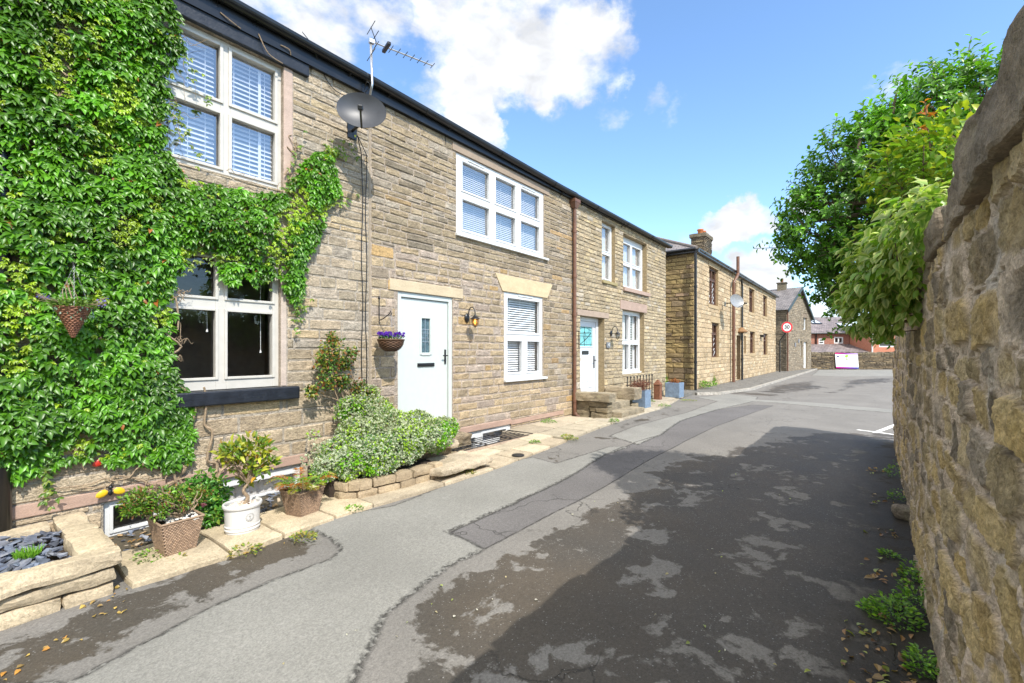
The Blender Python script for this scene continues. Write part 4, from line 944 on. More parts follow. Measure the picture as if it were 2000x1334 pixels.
# white parking marks painted on the lane
wl = MB()
def stripe(p, q, w):
    a, b = Vector((*gnd(*p), 0)), Vector((*gnd(*q), 0)); d = (b - a).normalized(); n_ = Vector((-d.y, d.x, 0)) * w / 2
    k = 24; R_ = []
    for i in range(k + 1):
        c = a + (b - a) * i / k; z = zgf(c.x) + .018 * float(fbm(p2(np.array([c.x * .55]), np.array([c.y * .7])), 3, 3)[0]) + .006 * float(fbm(p2(np.array([c.x * 2.2]), np.array([c.y * 2.2])), 3, 8)[0]) + .005
        R_.append([(c.x + n_.x, c.y + n_.y, z), (c.x - n_.x, c.y - n_.y, z)])
    wl.grid(np.array(R_))
stripe((1674, 839.5), (1752, 850), .09); stripe((1708, 846), (1760, 827), .09)
tag(wl.build('road_marking', plain('worn white road paint', (.72, .71, .67), .8, noise=.25, nscale=25)), kind='structure')

# ================================================================== rough stone blocks
def rblock(mb, x0, x1, y0, y1, z0, z1, c=(.45, .37, .25), amp=.014, r=.018, seed=0, res=.035, fs=9, shear=None, var=.1):
    S_ = np.array([x1 - x0, y1 - y0, z1 - z0]); cen = np.array([x0 + x1, y0 + y1, z0 + z1]) / 2; hh = S_ / 2
    def ln(L_): 
        n = int(min(40, max(3, L_ / res))); return np.linspace(-L_ / 2, L_ / 2, n + 1)
    for ax in range(3):
        b, d = [(1, 2), (2, 0), (0, 1)][ax]
        for s in (-1, 1):
            A_, B_ = np.meshgrid(ln(S_[b]), ln(S_[d]), indexing='ij'); P = np.zeros(A_.shape + (3,)); P[..., ax] = s * hh[ax]; P[..., b] = A_; P[..., d] = B_
            if s < 0: P = P[::-1]
            q = np.clip(P, -(hh - r), hh - r); dv = P - q; l = np.linalg.norm(dv, axis=-1, keepdims=True); P = q + dv / np.maximum(l, 1e-9) * r
            W = P + cen
            for k in range(3): P[..., k] += amp * 1.6 * fbm(W * fs * np.array([.6, .6, 1.3]) + 31 * k + seed * 7.3, 4, seed + k * 5)
            W = P + cen
            if shear: W = shear(W)
            n_ = fbm(W * 4 + seed, 3, 77)[..., None]
            mb.grid(W, np.array(c) * (1 + var * n_))

# ---- raised slate bed by the soil pipe
bx = gnd(235, 1152); t = thing('raised_bed', 'low sandstone raised bed filled with blue slate at the bottom left', 'raised bed', (.2, 4.7, -.17))
zb = -.2; ztop = .145
mb = MB(); BC = (.50, .41, .28)
for z0, z1, xs in ((zb, -.07, [-1.2, -.4, .28, .58, .84]), (-.068, .03, [-1.2, -.62, .1, .86])):
    for i, (a, b) in enumerate(zip(xs, xs[1:])): rblock(mb, a + .006, b - .006, 4.19 + random.uniform(-.012, .012), 4.4, z0 + .004, z1, jit(BC, .85, 1.05), .016, .02, seed=i + int(z0 * 100) % 17)
for z0, z1, ys in ((zb, .03, [4.41, 4.8, 5.2, 5.5]),):
    for i, (a, b) in enumerate(zip(ys, ys[1:])): rblock(mb, .70, .86, a + .005, b - .005, z0, z1, tuple(v * .9 for v in BC), .014, .02, seed=i + 40)
mb.build('bed_wall', M_SLAB, t)
mb = MB()
for i, (a, b) in enumerate(((-1.2, -.5), (-.49, .07), (.08, .88))): rblock(mb, a, b, 4.14 + .012 * i, 4.345, .034, ztop, BC, .014, .022, seed=60 + i)
for i, (a, b) in enumerate(((4.355, 4.86), (4.87, 5.49))): rblock(mb, .67 + .02 * i, .885, a, b, .034, ztop - .01 * i, BC, .013, .022, seed=70 + i)
for i, (a, b) in enumerate(((-1.2, .15), (.16, .66))): rblock(mb, a, b, 5.27, 5.49, .0, .1 + .02 * i, tuple(v * .98 for v in BC), .012, .022, seed=80 + i)
mb.build('cap_stone', M_SLAB, t)
mb = MB(); mb.box(-1.2, .70, 4.3, 5.3, -.2, .04); mb.build('soil', M_SOIL, t)
def chips(n, xr, yr, z, smin, smax, name, label, colr, mat, flat=.22, tilt=.5, zj=.02):
    mb = MB()
    for _ in range(n):
        x, y = random.uniform(*xr), random.uniform(*yr); s = random.uniform(smin, smax); k = random.choice((4, 5, 5, 6))
        an = sorted(random.uniform(0, 6.283) for _ in range(k)); M = Matrix.Rotation(random.uniform(0, 6.3), 3, 'Z') @ Matrix.Rotation(random.uniform(-tilt, tilt), 3, 'X') @ Matrix.Rotation(random.uniform(-tilt, tilt), 3, 'Y')
        if max((b - a) for a, b in zip(an, an[1:] + [an[0] + 6.283])) > 2.6: continue
        el = random.uniform(.55, 1); ring = [(math.cos(a) * s, math.sin(a) * s * el) for a in an]; th = s * flat
        zz = (z(x) if callable(z) else z) + random.uniform(0, zj)
        V = [tuple(M @ Vector((p[0], p[1], -th / 2)) + Vector((x, y, zz))) for p in ring] + [tuple(M @ Vector((p[0] * .93, p[1] * .93, th / 2)) + Vector((x, y, zz))) for p in ring]
        kk = random.uniform(.6, 1.35); c = random.choice(colr); k2 = len(ring)
        mb.add(V, [tuple(range(k2 - 1, -1, -1)), tuple(range(k2, 2 * k2))] + [(i, (i + 1) % k2, k2 + (i + 1) % k2, k2 + i) for i in range(k2)], tuple(v * kk for v in c))
    o = mb.build(name, mat); return tag(o, label, 'chippings', kind='stuff')
SL = [(.11, .13, .17), (.14, .16, .21), (.09, .10, .13), (.17, .18, .21)]
chips(1500, (-1.1, .66), (4.36, 5.27), .065, .025, .07, 'slate_chippings', 'blue grey slate chippings filling the raised bed', SL, M_SLATE, tilt=.55, zj=.055)
chips(520, (.98, 2.98), (4.86, 5.48), lambda x: zgf(x) - .0, .018, .045, 'slate_chippings', 'slate chippings strip under the white basement windows behind the pots', SL + [(.3, .2, .1), (.35, .28, .2)], M_SLATE, zj=.03)

# ---- curved low stone wall holding the euonymus
t = thing('planter_wall', 'low curved stone planter wall below the variegated bush', 'planter wall', (3.4, 4.3, -.1))
arc = [Vector((*gnd(x, y), 0)) for x, y in ((628, 968), (655, 986), (705, 982), (760, 968), (815, 954), (866, 938))]
def arc_pt(s):
    s = max(0, min(.9999, s)) * (len(arc) - 1); i = int(s); return arc[i] + (arc[i + 1] - arc[i]) * (s - i)
mb = MB(); alen = sum((b - a).length for a, b in zip(arc, arc[1:]))
for r_ in range(3):
    s = -random.uniform(0, .08); z0 = -.14 + r_ * .108; k = 0
    while s < 1:
        w = random.uniform(.16, .3) / alen; a, b = max(s, 0), min(s + w, 1); s += w
        if b - a < .05: continue
        p, q = arc_pt(a), arc_pt(b); mid = (p + q) / 2; L_ = (q - p).length; an = math.atan2(q.y - p.y, q.x - p.x); zz = z0 + zgf(mid.x) + .05
        sh = lambda W, mid=mid, an=an: np.stack([mid.x + W[..., 0] * math.cos(an) - W[..., 1] * math.sin(an), mid.y + W[..., 0] * math.sin(an) + W[..., 1] * math.cos(an), W[..., 2]], -1)
        rblock(mb, -L_ / 2 + .006, L_ / 2 - .006, random.uniform(-.01, .012), .16, zz, zz + .10, jit((.42, .33, .22), .75, 1.1), .012, .014, seed=int(s * 97) + r_ * 13, shear=sh); k += 1
mb.build('wall', M_SLAB, t)
mb = MB(); mb.prism([(p.x + .0, p.y + .12) for p in arc] + [(4.3, 5.5), (2.95, 5.5)], -.25, .12); mb.build('soil', M_SOIL, t)

# ---- two slab steps up to the sage door
t = thing('entrance_steps', 'two thick worn stone slab steps beside the variegated bush', 'steps', (4.3, 4.5, -.07))
mb = MB()
for i, (a, b, c, d, e, f) in enumerate(((3.95, 4.72, 4.14, 4.62, -.14, .02), (3.95, 4.62, 4.62, 5.05, -.12, .2), (4.3, 5.5, 5.05, 5.51, -.1, .215))):
    rblock(mb, a, b, c + .05, d, e, f, (.33, .26, .17), .02, .02, seed=110 + i)
mb.build('riser', M_STEP, t)
def slab_step(a, b, c, d, z0, z1, seed):
    mb = MB(); rblock(mb, a, b, c, d, z0, z1, (.48, .40, .29), .02, .02, seed=seed, res=.03); return mb.build('tread', M_SLAB, t)
slab_step(3.85, 4.80, 4.06, 4.66, .02, .105, 120); slab_step(3.95, 4.70, 4.6, 5.1, .19, .285, 121)

# ---- light well with a grate over it
wl_ = thing('light_well', 'sunken basement light well with stone rim below the white basement window', 'light well', (5.9, 5.2, -.4))
mb = MB(); zc_ = -.03
mb.box(5.12, 6.72, 4.9, 4.96, -.5, zc_ - .015, (.3, .24, .18)); mb.box(5.06, 5.12, 4.9, 5.52, -.5, zc_, (.3, .24, .18)); mb.box(6.72, 6.78, 4.9, 5.52, -.5, zc_, (.34, .27, .2)); mb.box(5.12, 6.72, 4.96, 5.52, -.52, -.46, (.34, .29, .22)); mb.build('well_lining', M_SLAB, wl_)
mb = MB(); rblock(mb, 4.86, 6.9, 4.84, 4.945, -.1, .012, (.42, .32, .24), .006, .012, seed=130); mb.build('kerb_stone', M_SLAB, wl_)
t = thing('window_grate', 'black iron bar grate lying over the basement light well', 'grate', (5.9, 5.15, .07))
mb = MB(); zz = .03
for k in range(6):
    y = 4.89 + k * .1; mb.tube([(4.95, y, zz), (6.88, y, zz)], .007, 6)
for x in (4.97, 5.6, 6.25, 6.86): mb.box(x - .016, x + .016, 4.86, 5.44, zz + .008, zz + .016)
mb.build('bars', M_IRON, t)
dx, dy = gnd(1012, 889.5, .04)
mb = MB(); mb.lathe([(.001, .012), (.085, .012), (.095, .004), (.095, 0)], (dx, dy, zgf(dx) + .043), 24); tag(mb.build('drain_cover', M_IRON), 'round dark iron drain cover set in the flagstones', 'drain cover')

# ---- house C stone steps
t = thing('entrance_steps', 'heavy stone steps with chunky side blocks leading to the white door', 'steps', (10, 4.9, 0))
mb = MB(); C1 = (.38, .31, .20)
for k, (a, b, c, d, e, f) in enumerate(((9.43, 9.66, 4.63, 5.05, -.05, .15), (9.42, 9.66, 4.62, 4.92, .155, .27), (9.44, 9.67, 4.93, 5.1, .155, .27), (9.42, 9.66, 4.62, 5.1, .275, .39), (9.46, 9.66, 5.11, 5.5, -.05, .39))): rblock(mb, a, b, c, d, e, f, jit(C1, .8, 1.1), .014, .012, seed=141 + k)
rblock(mb, 9.37, 9.69, 4.56, 5.5, .395, .585, (.42, .35, .24), .012, .012, seed=145)
mb.build('left_block', M_STEP, t)
mb = MB(); rblock(mb, 11.10, 11.48, 4.76, 5.5, -.05, .2, C1, .018, .014, seed=146); rblock(mb, 11.14, 11.46, 4.9, 5.5, .205, .3, jit(C1, .8, 1), .016, .014, seed=148); rblock(mb, 11.05, 11.52, 4.68, 5.5, .305, .60, (.42, .34, .23), .022, .018, seed=147); mb.build('right_block', M_STEP, t)
for k, (y0, y1, z1) in enumerate(((4.42, 4.80, .15), (4.80, 5.15, .31), (5.15, 5.68, .47))):
    mb = MB(); rblock(mb, 9.70, 11.04, y0, y1, -.05, z1, (.42, .35, .24), .009, .012, seed=150 + k); mb.build('step', M_STEP, t)

# ---- fibreclay planters, railing and rusty post in front of the shuttered window
def blue_planter(cx, cy, w, h, label, z=0.04):
    t = thing('square_planter', label, 'planter', (cx, cy, z), 'blue grey cube planters')
    a, b, c, d = cx - w / 2, cx + w / 2, cy - w / 2, cy + w / 2; mb = MB(); th = .03
    mb.box(a, a + th, c, d, z, z + h); mb.box(b - th, b, c, d, z, z + h); mb.box(a + th, b - th, c, c + th, z, z + h); mb.box(a + th, b - th, d - th, d, z, z + h); mb.build('box', M_BLUE, t, bevel=.006)
    mb = MB(); mb.box(a + th, b - th, c + th, d - th, z + .02, z + h - .05); mb.build('soil', M_SOIL, t); return t
BP1 = blue_planter(11.88, 4.86, .40, .46, 'blue grey planter of dead brown stalks beside the front steps')
BP2 = blue_planter(15.05, 5.02, .46, .47, 'blue grey planter with low rusty plants at the terrace corner', .05)
t = thing('iron_railing', 'short black iron railing with knob tops below the shuttered window', 'railing', (12, 4.9, .05))
for k in range(9):
    x, y = 11.6 + .22 * k, 5.12; mb = MB(); mb.tube([(x, y, .02), (x, y, .82)], .013, 6); mb.lathe([(.0, .05), (.026, .028), (.026, .01), (.012, 0)], (x, y, .81), 8); mb.build('rail_post', M_IRON, t)
mb = MB()
for z in (.2, .62): mb.box(11.55, 13.4, 5.112, 5.128, z - .012, z + .012)
mb.build('rail', M_IRON, t)
px_, py_ = 14.05, 5.2
mb = MB(); mb.box(px_ - .1, px_ + .1, py_ - .1, py_ + .1, .03, .5); mb.hexa([(px_ - .12, py_ - .12, .501), (px_ + .12, py_ - .12, .501), (px_ + .12, py_ + .12, .501), (px_ - .12, py_ + .12, .501), (px_ - .02, py_ - .02, .66), (px_ + .02, py_ - .02, .66), (px_ + .02, py_ + .02, .66), (px_ - .02, py_ + .02, .66)])
tag(mb.build('boundary_post', M_RUST, bevel=.012), 'short rust brown pointed post by the terrace corner', 'post')

# ================================================================== POTS
def weave(mb, f, rows, cols, c, dep=.008):
    u = np.array([0, .25, .5, .75, 1]); v = np.array([0, .5, 1]); prof = np.outer(np.sin(np.pi * u) ** .7, np.sin(np.pi * v) ** .6)
    for r in range(rows):
        for k in range(cols):
            o = .5 if r % 2 else 0
            uu = (k + o + u * .98) / cols; uu = np.clip(uu, 0, None); vv = (r + v * .95) / rows
            A_, B_ = np.meshgrid(uu, vv, indexing='ij'); P, Nn = f(A_, B_); kk = random.uniform(.75, 1.2)
            mb.grid(P + Nn * (prof * dep)[..., None], np.array(c) * kk)
def wicker_planter(cx, cy, z, w0, w1, h, rot, label):
    t = thing('wicker_planter', label, 'planter', (cx, cy, z), 'brown wicker planters')
    mb = MB(); cr, sr = math.cos(rot), math.sin(rot)
    def rotp(P): return np.stack([cx + P[..., 0] * cr - P[..., 1] * sr, cy + P[..., 0] * sr + P[..., 1] * cr, z + P[..., 2]], -1)
    for s in range(4):
        ca, sa = math.cos(s * math.pi / 2), math.sin(s * math.pi / 2)
        def f(u, v):
            u = np.clip(u, 0, 1.0); w = (w0 + (w1 - w0) * v) / 2; x = (u - .5) * 2 * w; y = -w; P = np.stack([x * ca - y * sa, x * sa + y * ca, v * h], -1)
            n_ = np.array([0 * ca + 1 * sa, 0 * sa - 1 * ca, 0]); n_ = np.stack([np.full(u.shape, n_[0] * cr - n_[1] * sr), np.full(u.shape, n_[0] * sr + n_[1] * cr), np.zeros(u.shape)], -1)
            return rotp(P), n_
        weave(mb, f, 20, 13, (.30, .205, .135), .007)
    P = np.array([[[-w0 / 2, -w0 / 2, 0], [w0 / 2, -w0 / 2, 0], [w0 / 2, w0 / 2, 0], [-w0 / 2, w0 / 2, 0], [-w0 / 2, -w0 / 2, 0]], [[-w1 / 2, -w1 / 2, h], [w1 / 2, -w1 / 2, h], [w1 / 2, w1 / 2, h], [-w1 / 2, w1 / 2, h], [-w1 / 2, -w1 / 2, h]]]) * np.array([.985, .985, 1])
    mb.grid(rotp(P), (.10, .07, .05)); rm = w1 / 2
    for k in range(4):
        a = [(-rm, -rm), (rm, -rm), (rm, rm), (-rm, rm)]; p, q = a[k], a[(k + 1) % 4]; pp = rotp(np.array([[p[0], p[1], h], [q[0], q[1], h]], float)); mb.tube([tuple(pp[0]), tuple(pp[1])], .009, 6, (.30, .21, .14))
    mb.build('pot', M_WICK, t)
    mb = MB(); q = rotp(np.array([[-rm, -rm, h - .04], [rm, -rm, h - .04], [rm, rm, h - .04], [-rm, rm, h - .04]]) * np.array([.96, .96, 1])); mb.add(q, [(0, 1, 2, 3)]); mb.build('soil', M_SOIL, t)
    return t
def pebbles(t, cx, cy, z, rx, ry, n, s, cols, square=False):
    mb = MB()
    for _ in range(n):
        while True:
            a, b = random.uniform(-1, 1), random.uniform(-1, 1)
            if square or a * a + b * b < 1: break
        r_ = random.uniform(*s); M = Matrix.Rotation(random.uniform(0, 6), 3, 'Z') @ Matrix.Rotation(random.uniform(-.5, .5), 3, 'X'); kk = random.uniform(.8, 1.1)
        mb.lathe([(0, r_ * .5), (r_ * .75, r_ * .3), (r_, 0), (r_ * .7, -r_ * .3), (0, -r_ * .45)], (cx + a * rx, cy + b * ry, z + random.uniform(0, .012)), 7, tuple(v * kk for v in random.choice(cols)), M=M, sy=.7)
    return mb.build('pebbles', M_PEB, t, smooth=True)
WP1 = wicker_planter(1.30, 4.53, -.095, .21, .30, .275, R(3), 'wicker planter with white slate top dressing beside the raised bed')
pebbles(WP1, 1.33, 4.5, .155, .12, .11, 90, (.012, .026), [(.62, .60, .55), (.5, .46, .4), (.7, .66, .6)], True)
WP2 = wicker_planter(2.36, 4.50, -.075, .21, .29, .24, R(12), 'wicker planter of orange tipped fern right of the white pot')
pcx, pcy, pz = 1.80, 4.50, -.085
WPOT = thing('white_pot', 'oval white glazed pot with crest and pebbles holding a small yellow green shrub', 'plant pot', (pcx, pcy, pz))
mb = MB(); mb.lathe([(.0, 0), (.128, 0), (.136, .012), (.138, .03), (.145, .034), (.145, .044), (.139, .05), (.139, .06), (.145, .064), (.145, .072), (.139, .078), (.146, .225), (.158, .229), (.162, .245), (.158, .262), (.146, .264), (.14, .25), (.138, .22)], (pcx, pcy, pz), 40, sx=1.0, sy=.92); mb.build('pot', M_POT, WPOT, smooth=False, bevel=.002)
mb = MB(); mb.lathe([(0, .222), (.14, .222)], (pcx, pcy, pz), 24, sy=.92); mb.build('soil', M_SOIL, WPOT)
pebbles(WPOT, pcx, pcy, pz + .235, .115, .105, 130, (.012, .022), [(.72, .58, .48), (.62, .5, .42), (.75, .68, .6), (.66, .48, .38)])
def crest():
    mb = MB(); an0 = R(-86); z0 = pz + .15
    def pt(u, v, o=.0015): 
        a = an0 + u / .143; r_ = .1425 + o; return (pcx + r_ * math.cos(a), pcy + .92 * r_ * math.sin(a), z0 + v)
    for rr in (.036, .027): mb.tube([pt(rr * math.cos(k * math.pi / 16), rr * math.sin(k * math.pi / 16)) for k in range(33)], .0011, 4)
    for k in range(22):
        a = k * math.pi / 11; mb.tube([pt(.029 * math.cos(a), .029 * math.sin(a)), pt(.034 * math.cos(a + .06), .034 * math.sin(a + .06))], .001, 4)
    mb.tube([pt(0, -.016), pt(0, .012)], .0016, 4)
    for a in (.5, 1.0, 1.5708, 2.1, 2.6): mb.tube([pt(0, 0), pt(.015 * math.cos(a), .003 + .015 * math.sin(a))], .0012, 4)
    mb.tube([pt(-.012, -.016), pt(.012, -.016)], .0012, 4); mb.build('crest', M_CREST, WPOT)
crest()

# ================================================================== RIGHT HAND GARDEN WALL
GW = thing('garden_wall', 'tall rough rubble stone garden wall close by on the right', 'garden wall', (5, -.5, 0))
def garden_wall():
    Xe = 10.1; yb_ = lambda x: np.interp(x, [0, 3, 5, 9.8], [-.255, -.262, -.272, -.30])
    xs = np.concatenate([np.linspace(.3, 1.2, 40), np.arange(1.21, 3.2, .0075), np.arange(3.2, Xe + .001, .014)]); zs = np.arange(-.3, 2.09, .0095)
    X, Z = np.meshgrid(xs, zs, indexing='ij')
    # seeds in loose courses
    seeds = []; z = -.35
    r_ = np.random.default_rng(5)
    while z < 2.3:
        h = r_.uniform(.10, .21); x = .0 + r_.uniform(-.3, 0)
        while x < Xe + .4:
            w = h * r_.uniform(1.1, 2.9); seeds.append((x + w / 2, z + h / 2 + r_.uniform(-.025, .025), w, h)); x += w
        z += h
    sd_ = np.array(seeds)
    wx = .035 * fbm(np.stack([X * 5, Z * 5, X * 0], -1), 4, 21); wz = .03 * fbm(np.stack([X * 5, Z * 5, X * 0 + 9], -1), 4, 22)
    U_, V_ = (X + wx).reshape(-1), (Z + wz).reshape(-1); f1 = np.full(U_.shape, 9.); f2 = np.full(U_.shape, 9.); ii = np.zeros(U_.shape, int)
    for k in range(len(sd_)):
        sx, sz, w, h = sd_[k]; m_ = np.nonzero(np.abs(U_ - sx) < .55)[0]
        m_ = m_[np.abs(V_[m_] - sz) < .4]
        # superellipse distance in units of the stone's own half size
        d = ((np.abs(U_[m_] - sx) / (w * .5)) ** 3 + (np.abs(V_[m_] - sz) / (h * .5)) ** 3) ** (1 / 3)
        a = f1[m_]; b = f2[m_]; less = d < a
        f2[m_] = np.where(less, a, np.minimum(b, d)); f1[m_] = np.where(less, d, a); ii[m_] = np.where(less, k, ii[m_])
    rj = r_.uniform(0, 1, len(sd_)); prom = r_.uniform(.25, 1.0, len(sd_)); tx = r_.uniform(-1, 1, len(sd_)); tz = r_.uniform(-1, 1, len(sd_))
    gap = np.clip((f2 - f1) * .9, 0, 1); dome = np.clip((.93 - f1) / .09, 0, 1)
    st = np.minimum(np.clip((gap - .15) / .07, 0, 1), dome); st = st * st * (3 - 2 * st)
    smear = fbm(np.stack([X * 3.1, Z * 3.1, X * 0 + 4], -1), 5, 40).reshape(-1)
    cover = np.clip((smear - .12) * 4, 0, 1) * .6     # mortar slapped over the arrises
    st = st * (1 - cover * np.clip((f1 - .45) / .35, 0, 1))
    P3 = np.stack([X, Z, X * 0], -1)
    rough = (.011 * fbm(P3 * 10, 5, 50, .58) + .005 * fbm(P3 * 40, 3, 51)).reshape(-1); mr_ = (.011 * fbm(P3 * 10, 5, 55, .6) + .003 * fbm(P3 * 50, 2, 56)).reshape(-1)
    k = ii; bul = prom[k] * .032 + (tx[k] * (U_ - sd_[k, 0]) / sd_[k, 2] + tz[k] * (V_ - sd_[k, 1]) / sd_[k, 3]) * .016 + rough * 1.7
    out = (1 - st) * (.008 + mr_ * 1.3 + cover * .016) + st * np.maximum(bul, .002)
    crev = np.clip(1 - (f2 - f1) / .10, 0, 1) * np.clip(fbm(P3 * np.array([3.3, 3.3, 1]) + 9, 4, 61).reshape(-1) * 3.2, 0, 1); out -= .026 * crev
    pit = np.clip(fbm(P3 * 17 + 3, 4, 62).reshape(-1) * 2.6 - .75, 0, 1); out -= .010 * pit
    rid = (1 - np.abs(fbm(P3 * np.array([7, 4, 1]) + 20, 4, 63).reshape(-1)) * 5).clip(0, 1) * (1 - st); out += .012 * rid
    out += .02 * fbm(P3 * 1.1, 3, 60).reshape(-1)
    Y = yb_(X).reshape(-1) - .03 + out
    palS = np.array([(.42, .33, .19), (.48, .36, .18), (.32, .255, .17), (.54, .41, .21), (.36, .30, .23), (.25, .205, .15), (.56, .44, .26)])
    cs = palS[r_.integers(0, len(palS), len(sd_))] * r_.uniform(.8, 1.15, (len(sd_), 1))
    yel = np.clip(fbm(P3 * 6, 4, 70).reshape(-1) * 2.2, 0, 1)[:, None] * .32
    sc_ = cs[k] * (1 - yel) + cs[k] * np.array([1.18, 1.02, .62]) * yel
    mc = np.array([.62, .50, .385]) * (1 + .18 * fbm(P3 * 4, 4, 71).reshape(-1)[:, None])
    pale = np.clip(fbm(P3 * np.array([5, 1.2, 1]), 4, 73).reshape(-1) * 3 - .7, 0, 1)[:, None]; mc = mc * (1 - pale) + np.array([.62, .55, .47]) * pale
    C = sc_ * st[:, None] + mc * (1 - st[:, None]); C *= (1 + (.16 + .26 * st[:, None]) * fbm(P3 * 18, 4, 75, .6).reshape(-1)[:, None]) * (1 - .6 * np.clip(crev, 0, 1)[:, None]) * (1 - .45 * pit[:, None])  # crevices and pits darkened in the colour, for dirt and their recess shade
    mb = MB(); G = np.stack([X.reshape(-1), Y, Z.reshape(-1)], -1).reshape(*X.shape, 3); mb.grid(G[:, ::-1], C.reshape(*X.shape, 3)[:, ::-1])
    # returned end and plain back
    e0 = G[-1]; cz = C.reshape(*X.shape, 3)[-1]; m_ = 24
    endg = np.stack([np.stack([np.full(len(zs), Xe) + .03 * fbm(np.stack([zs * 9, np.full(len(zs), j * .5), zs * 0], -1), 3, 80) + (.03 if 0 < j < m_ else 0), e0[:, 1] + (-.78 - e0[:, 1]) * j / m_, zs], -1) for j in range(m_ + 1)], 0)
    mb.grid(endg, np.tile(cz[None] * .9, (m_ + 1, 1, 1)))
    mb.quad((Xe, -.78, -.3), (.3, -.78, -.3), (.3, -.78, 2.08), (Xe, -.78, 2.08), (.3, .25, .17)); mb.quad((.3, -.28, 2.07), (Xe, -.28, 2.07), (Xe, -.78, 2.07), (.3, -.78, 2.07), (.3, .25, .17))
    mb.quad((.3, -.26, -.3), (.3, -.26, 2.07), (.3, -.78, 2.07), (.3, -.78, -.3), (.3, .25, .17))
    mb.build('wall', M_RUBBLE, GW)
    x = .35; i = 0
    for w, hgt, ov in ((.80, .15, .0), (1.05, .17, .012), (.68, .14, -.005), (.62, .16, .01), (.5, .11, -.02), (.85, .15, .0), (.6, .13, .01), (.8, .15, 0), (.65, .13, 0), (.8, .15, .01), (.7, .13, 0), (.7, .15, 0), (.85, .14, 0)):
        b = min(x + w, Xe + .03)
        if b - x < .15: break
        mb = MB(); yf = float(yb_(x)); rblock(mb, x + .014, b - .014, -.80 + random.uniform(0, .04), yf + .015 + ov, 2.04, 2.055 + hgt, jit((.33, .265, .19), .75, 1.05), .018, .014, seed=200 + i, res=.013, fs=9, var=.45)
        mb.build('coping_stone', M_COPING, GW); x = b; i += 1
garden_wall()

# ================================================================== DETACHED STONE HOUSE FURTHER ALONG
YD = 5.2; P_D = front(YD)
XD0, XD1 = U(1356, YD), U(1515, YD)
D = thing('stone_house', 'golden stone house with chimney and brown framed windows beyond the terrace', 'house', ((XD0 + XD1) / 2, YD, .08))
def on5(px): return U(px, YD)
zd = lambda px, py: onY(px, py, YD)[1]
wD = [(on5(1385), on5(1402.5), zd(1394, 596), zd(1394, 524)), (on5(1390), on5(1404), zd(1397, 698), zd(1397, 631)),
      (on5(1463), on5(1473), zd(1467, 610), zd(1467, 564)), (on5(1490.5), on5(1498), zd(1494, 618), zd(1494, 578)),
      (on5(1464.5), on5(1474), zd(1469, 690), zd(1469, 648)), (on5(1491), on5(1499), zd(1495, 693), zd(1495, 652)),
      (on5(1434), on5(1438), zd(1436, 570), zd(1436, 553)), (on5(1453), on5(1457), zd(1455, 690), zd(1455, 657))]
dD = (on5(1438.5), on5(1446), .1, 2.3)
opD = wD + [dD]
ZDT = 5.3
bands = []
for w in wD[:6]: bands += [(w[0] - .15, w[1] + .15, w[3], w[3] + .25), (w[0] - .1, w[1] + .1, w[2] - .16, w[2])]
wm = MB(); stones(wm, XD0, XD1, -.1, ZDT, opD + bands, (.15, .22), (.28, .5), PAL_D, P_D, .018, .012, .006, (.36, .27, .165)); mortar(wm, XD0, XD1, -.3, ZDT, opD, (.36, .27, .17), P_D)
for o in opD: reveal(wm, o, .25, (.42, .31, .18), P_D)
P_DL = lambda u, v, o: np.stack([XD0 - np.asarray(o, float), YD + np.asarray(u, float), np.asarray(v, float)], -1)
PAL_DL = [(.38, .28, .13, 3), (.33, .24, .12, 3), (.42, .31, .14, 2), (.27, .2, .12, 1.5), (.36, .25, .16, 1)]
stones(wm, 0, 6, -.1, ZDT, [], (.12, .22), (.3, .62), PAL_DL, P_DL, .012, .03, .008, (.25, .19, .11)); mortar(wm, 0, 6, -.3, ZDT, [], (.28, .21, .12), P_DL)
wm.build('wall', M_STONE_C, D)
for i, (a, b, c, d) in enumerate(bands):
    mb = MB(); mb.box(a, b, YD - .025, YD + .2, c + .004, d - .004, (.45, .34, .2)); mb.build('lintel' if i % 2 == 0 else 'window_sill', M_DRESS, D, bevel=.01)
for i, w in enumerate(wD):
    lights = gridl(((.09, .46), (.54, .91)), ((.04, .66), (.72, .95))) if i < 6 else [(.12, .88, .08, .92)]
    bl = ('curtain', [(w[0] + .05, w[0] + (w[1] - w[0]) * .45, w[2] + .05, w[3] - .05), (w[1] - (w[1] - w[0]) * .4, w[1] - .05, w[2] + .05, w[3] - .05)]) if i in (0, 2, 3, 4) else None
    f = window(D, *w, YD + .1, lights, M_WOOD, bead=.02, glass=M_GLASSB if w[2] > 2.5 else M_GLASSD, blind=bl)
    if i in (0, 1):
        lb_ = MB()
        for a, b, c, d in gridl(((.09, .46), (.54, .91)), ((.04, .66),)):
            x0_, x1_, z0_, z1_ = w[0] + (w[1] - w[0]) * a, w[0] + (w[1] - w[0]) * b, w[2] + (w[3] - w[2]) * c, w[2] + (w[3] - w[2]) * d; W_ = x1_ - x0_; H_ = z1_ - z0_; st_ = .22
            k = -H_
            while k < W_ + H_:
                for s in (1, -1):
                    t0 = max(0, -k / 1 if s > 0 else 0, 0)
                    p = [(x0_ + max(0, min(W_, k + (tt * H_ if s > 0 else (1 - tt) * H_))), z0_ + tt * H_) for tt in np.linspace(0, 1, 9)]
                    p = [q for q in p if x0_ + .001 < q[0] < x1_ - .001]
                    if len(p) > 1: lb_.tube([(p[0][0], YD + .14, p[0][1]), (p[-1][0], YD + .14, p[-1][1])], .006, 3)
                k += st_
        lb_.build('leading', M_STEEL, f)
mb = MB(); mb.box(dD[0] + .05, dD[1] - .05, YD + .16, YD + .22, dD[2], dD[3] - .05); dr = mb.build('door', M_WOOD, D)
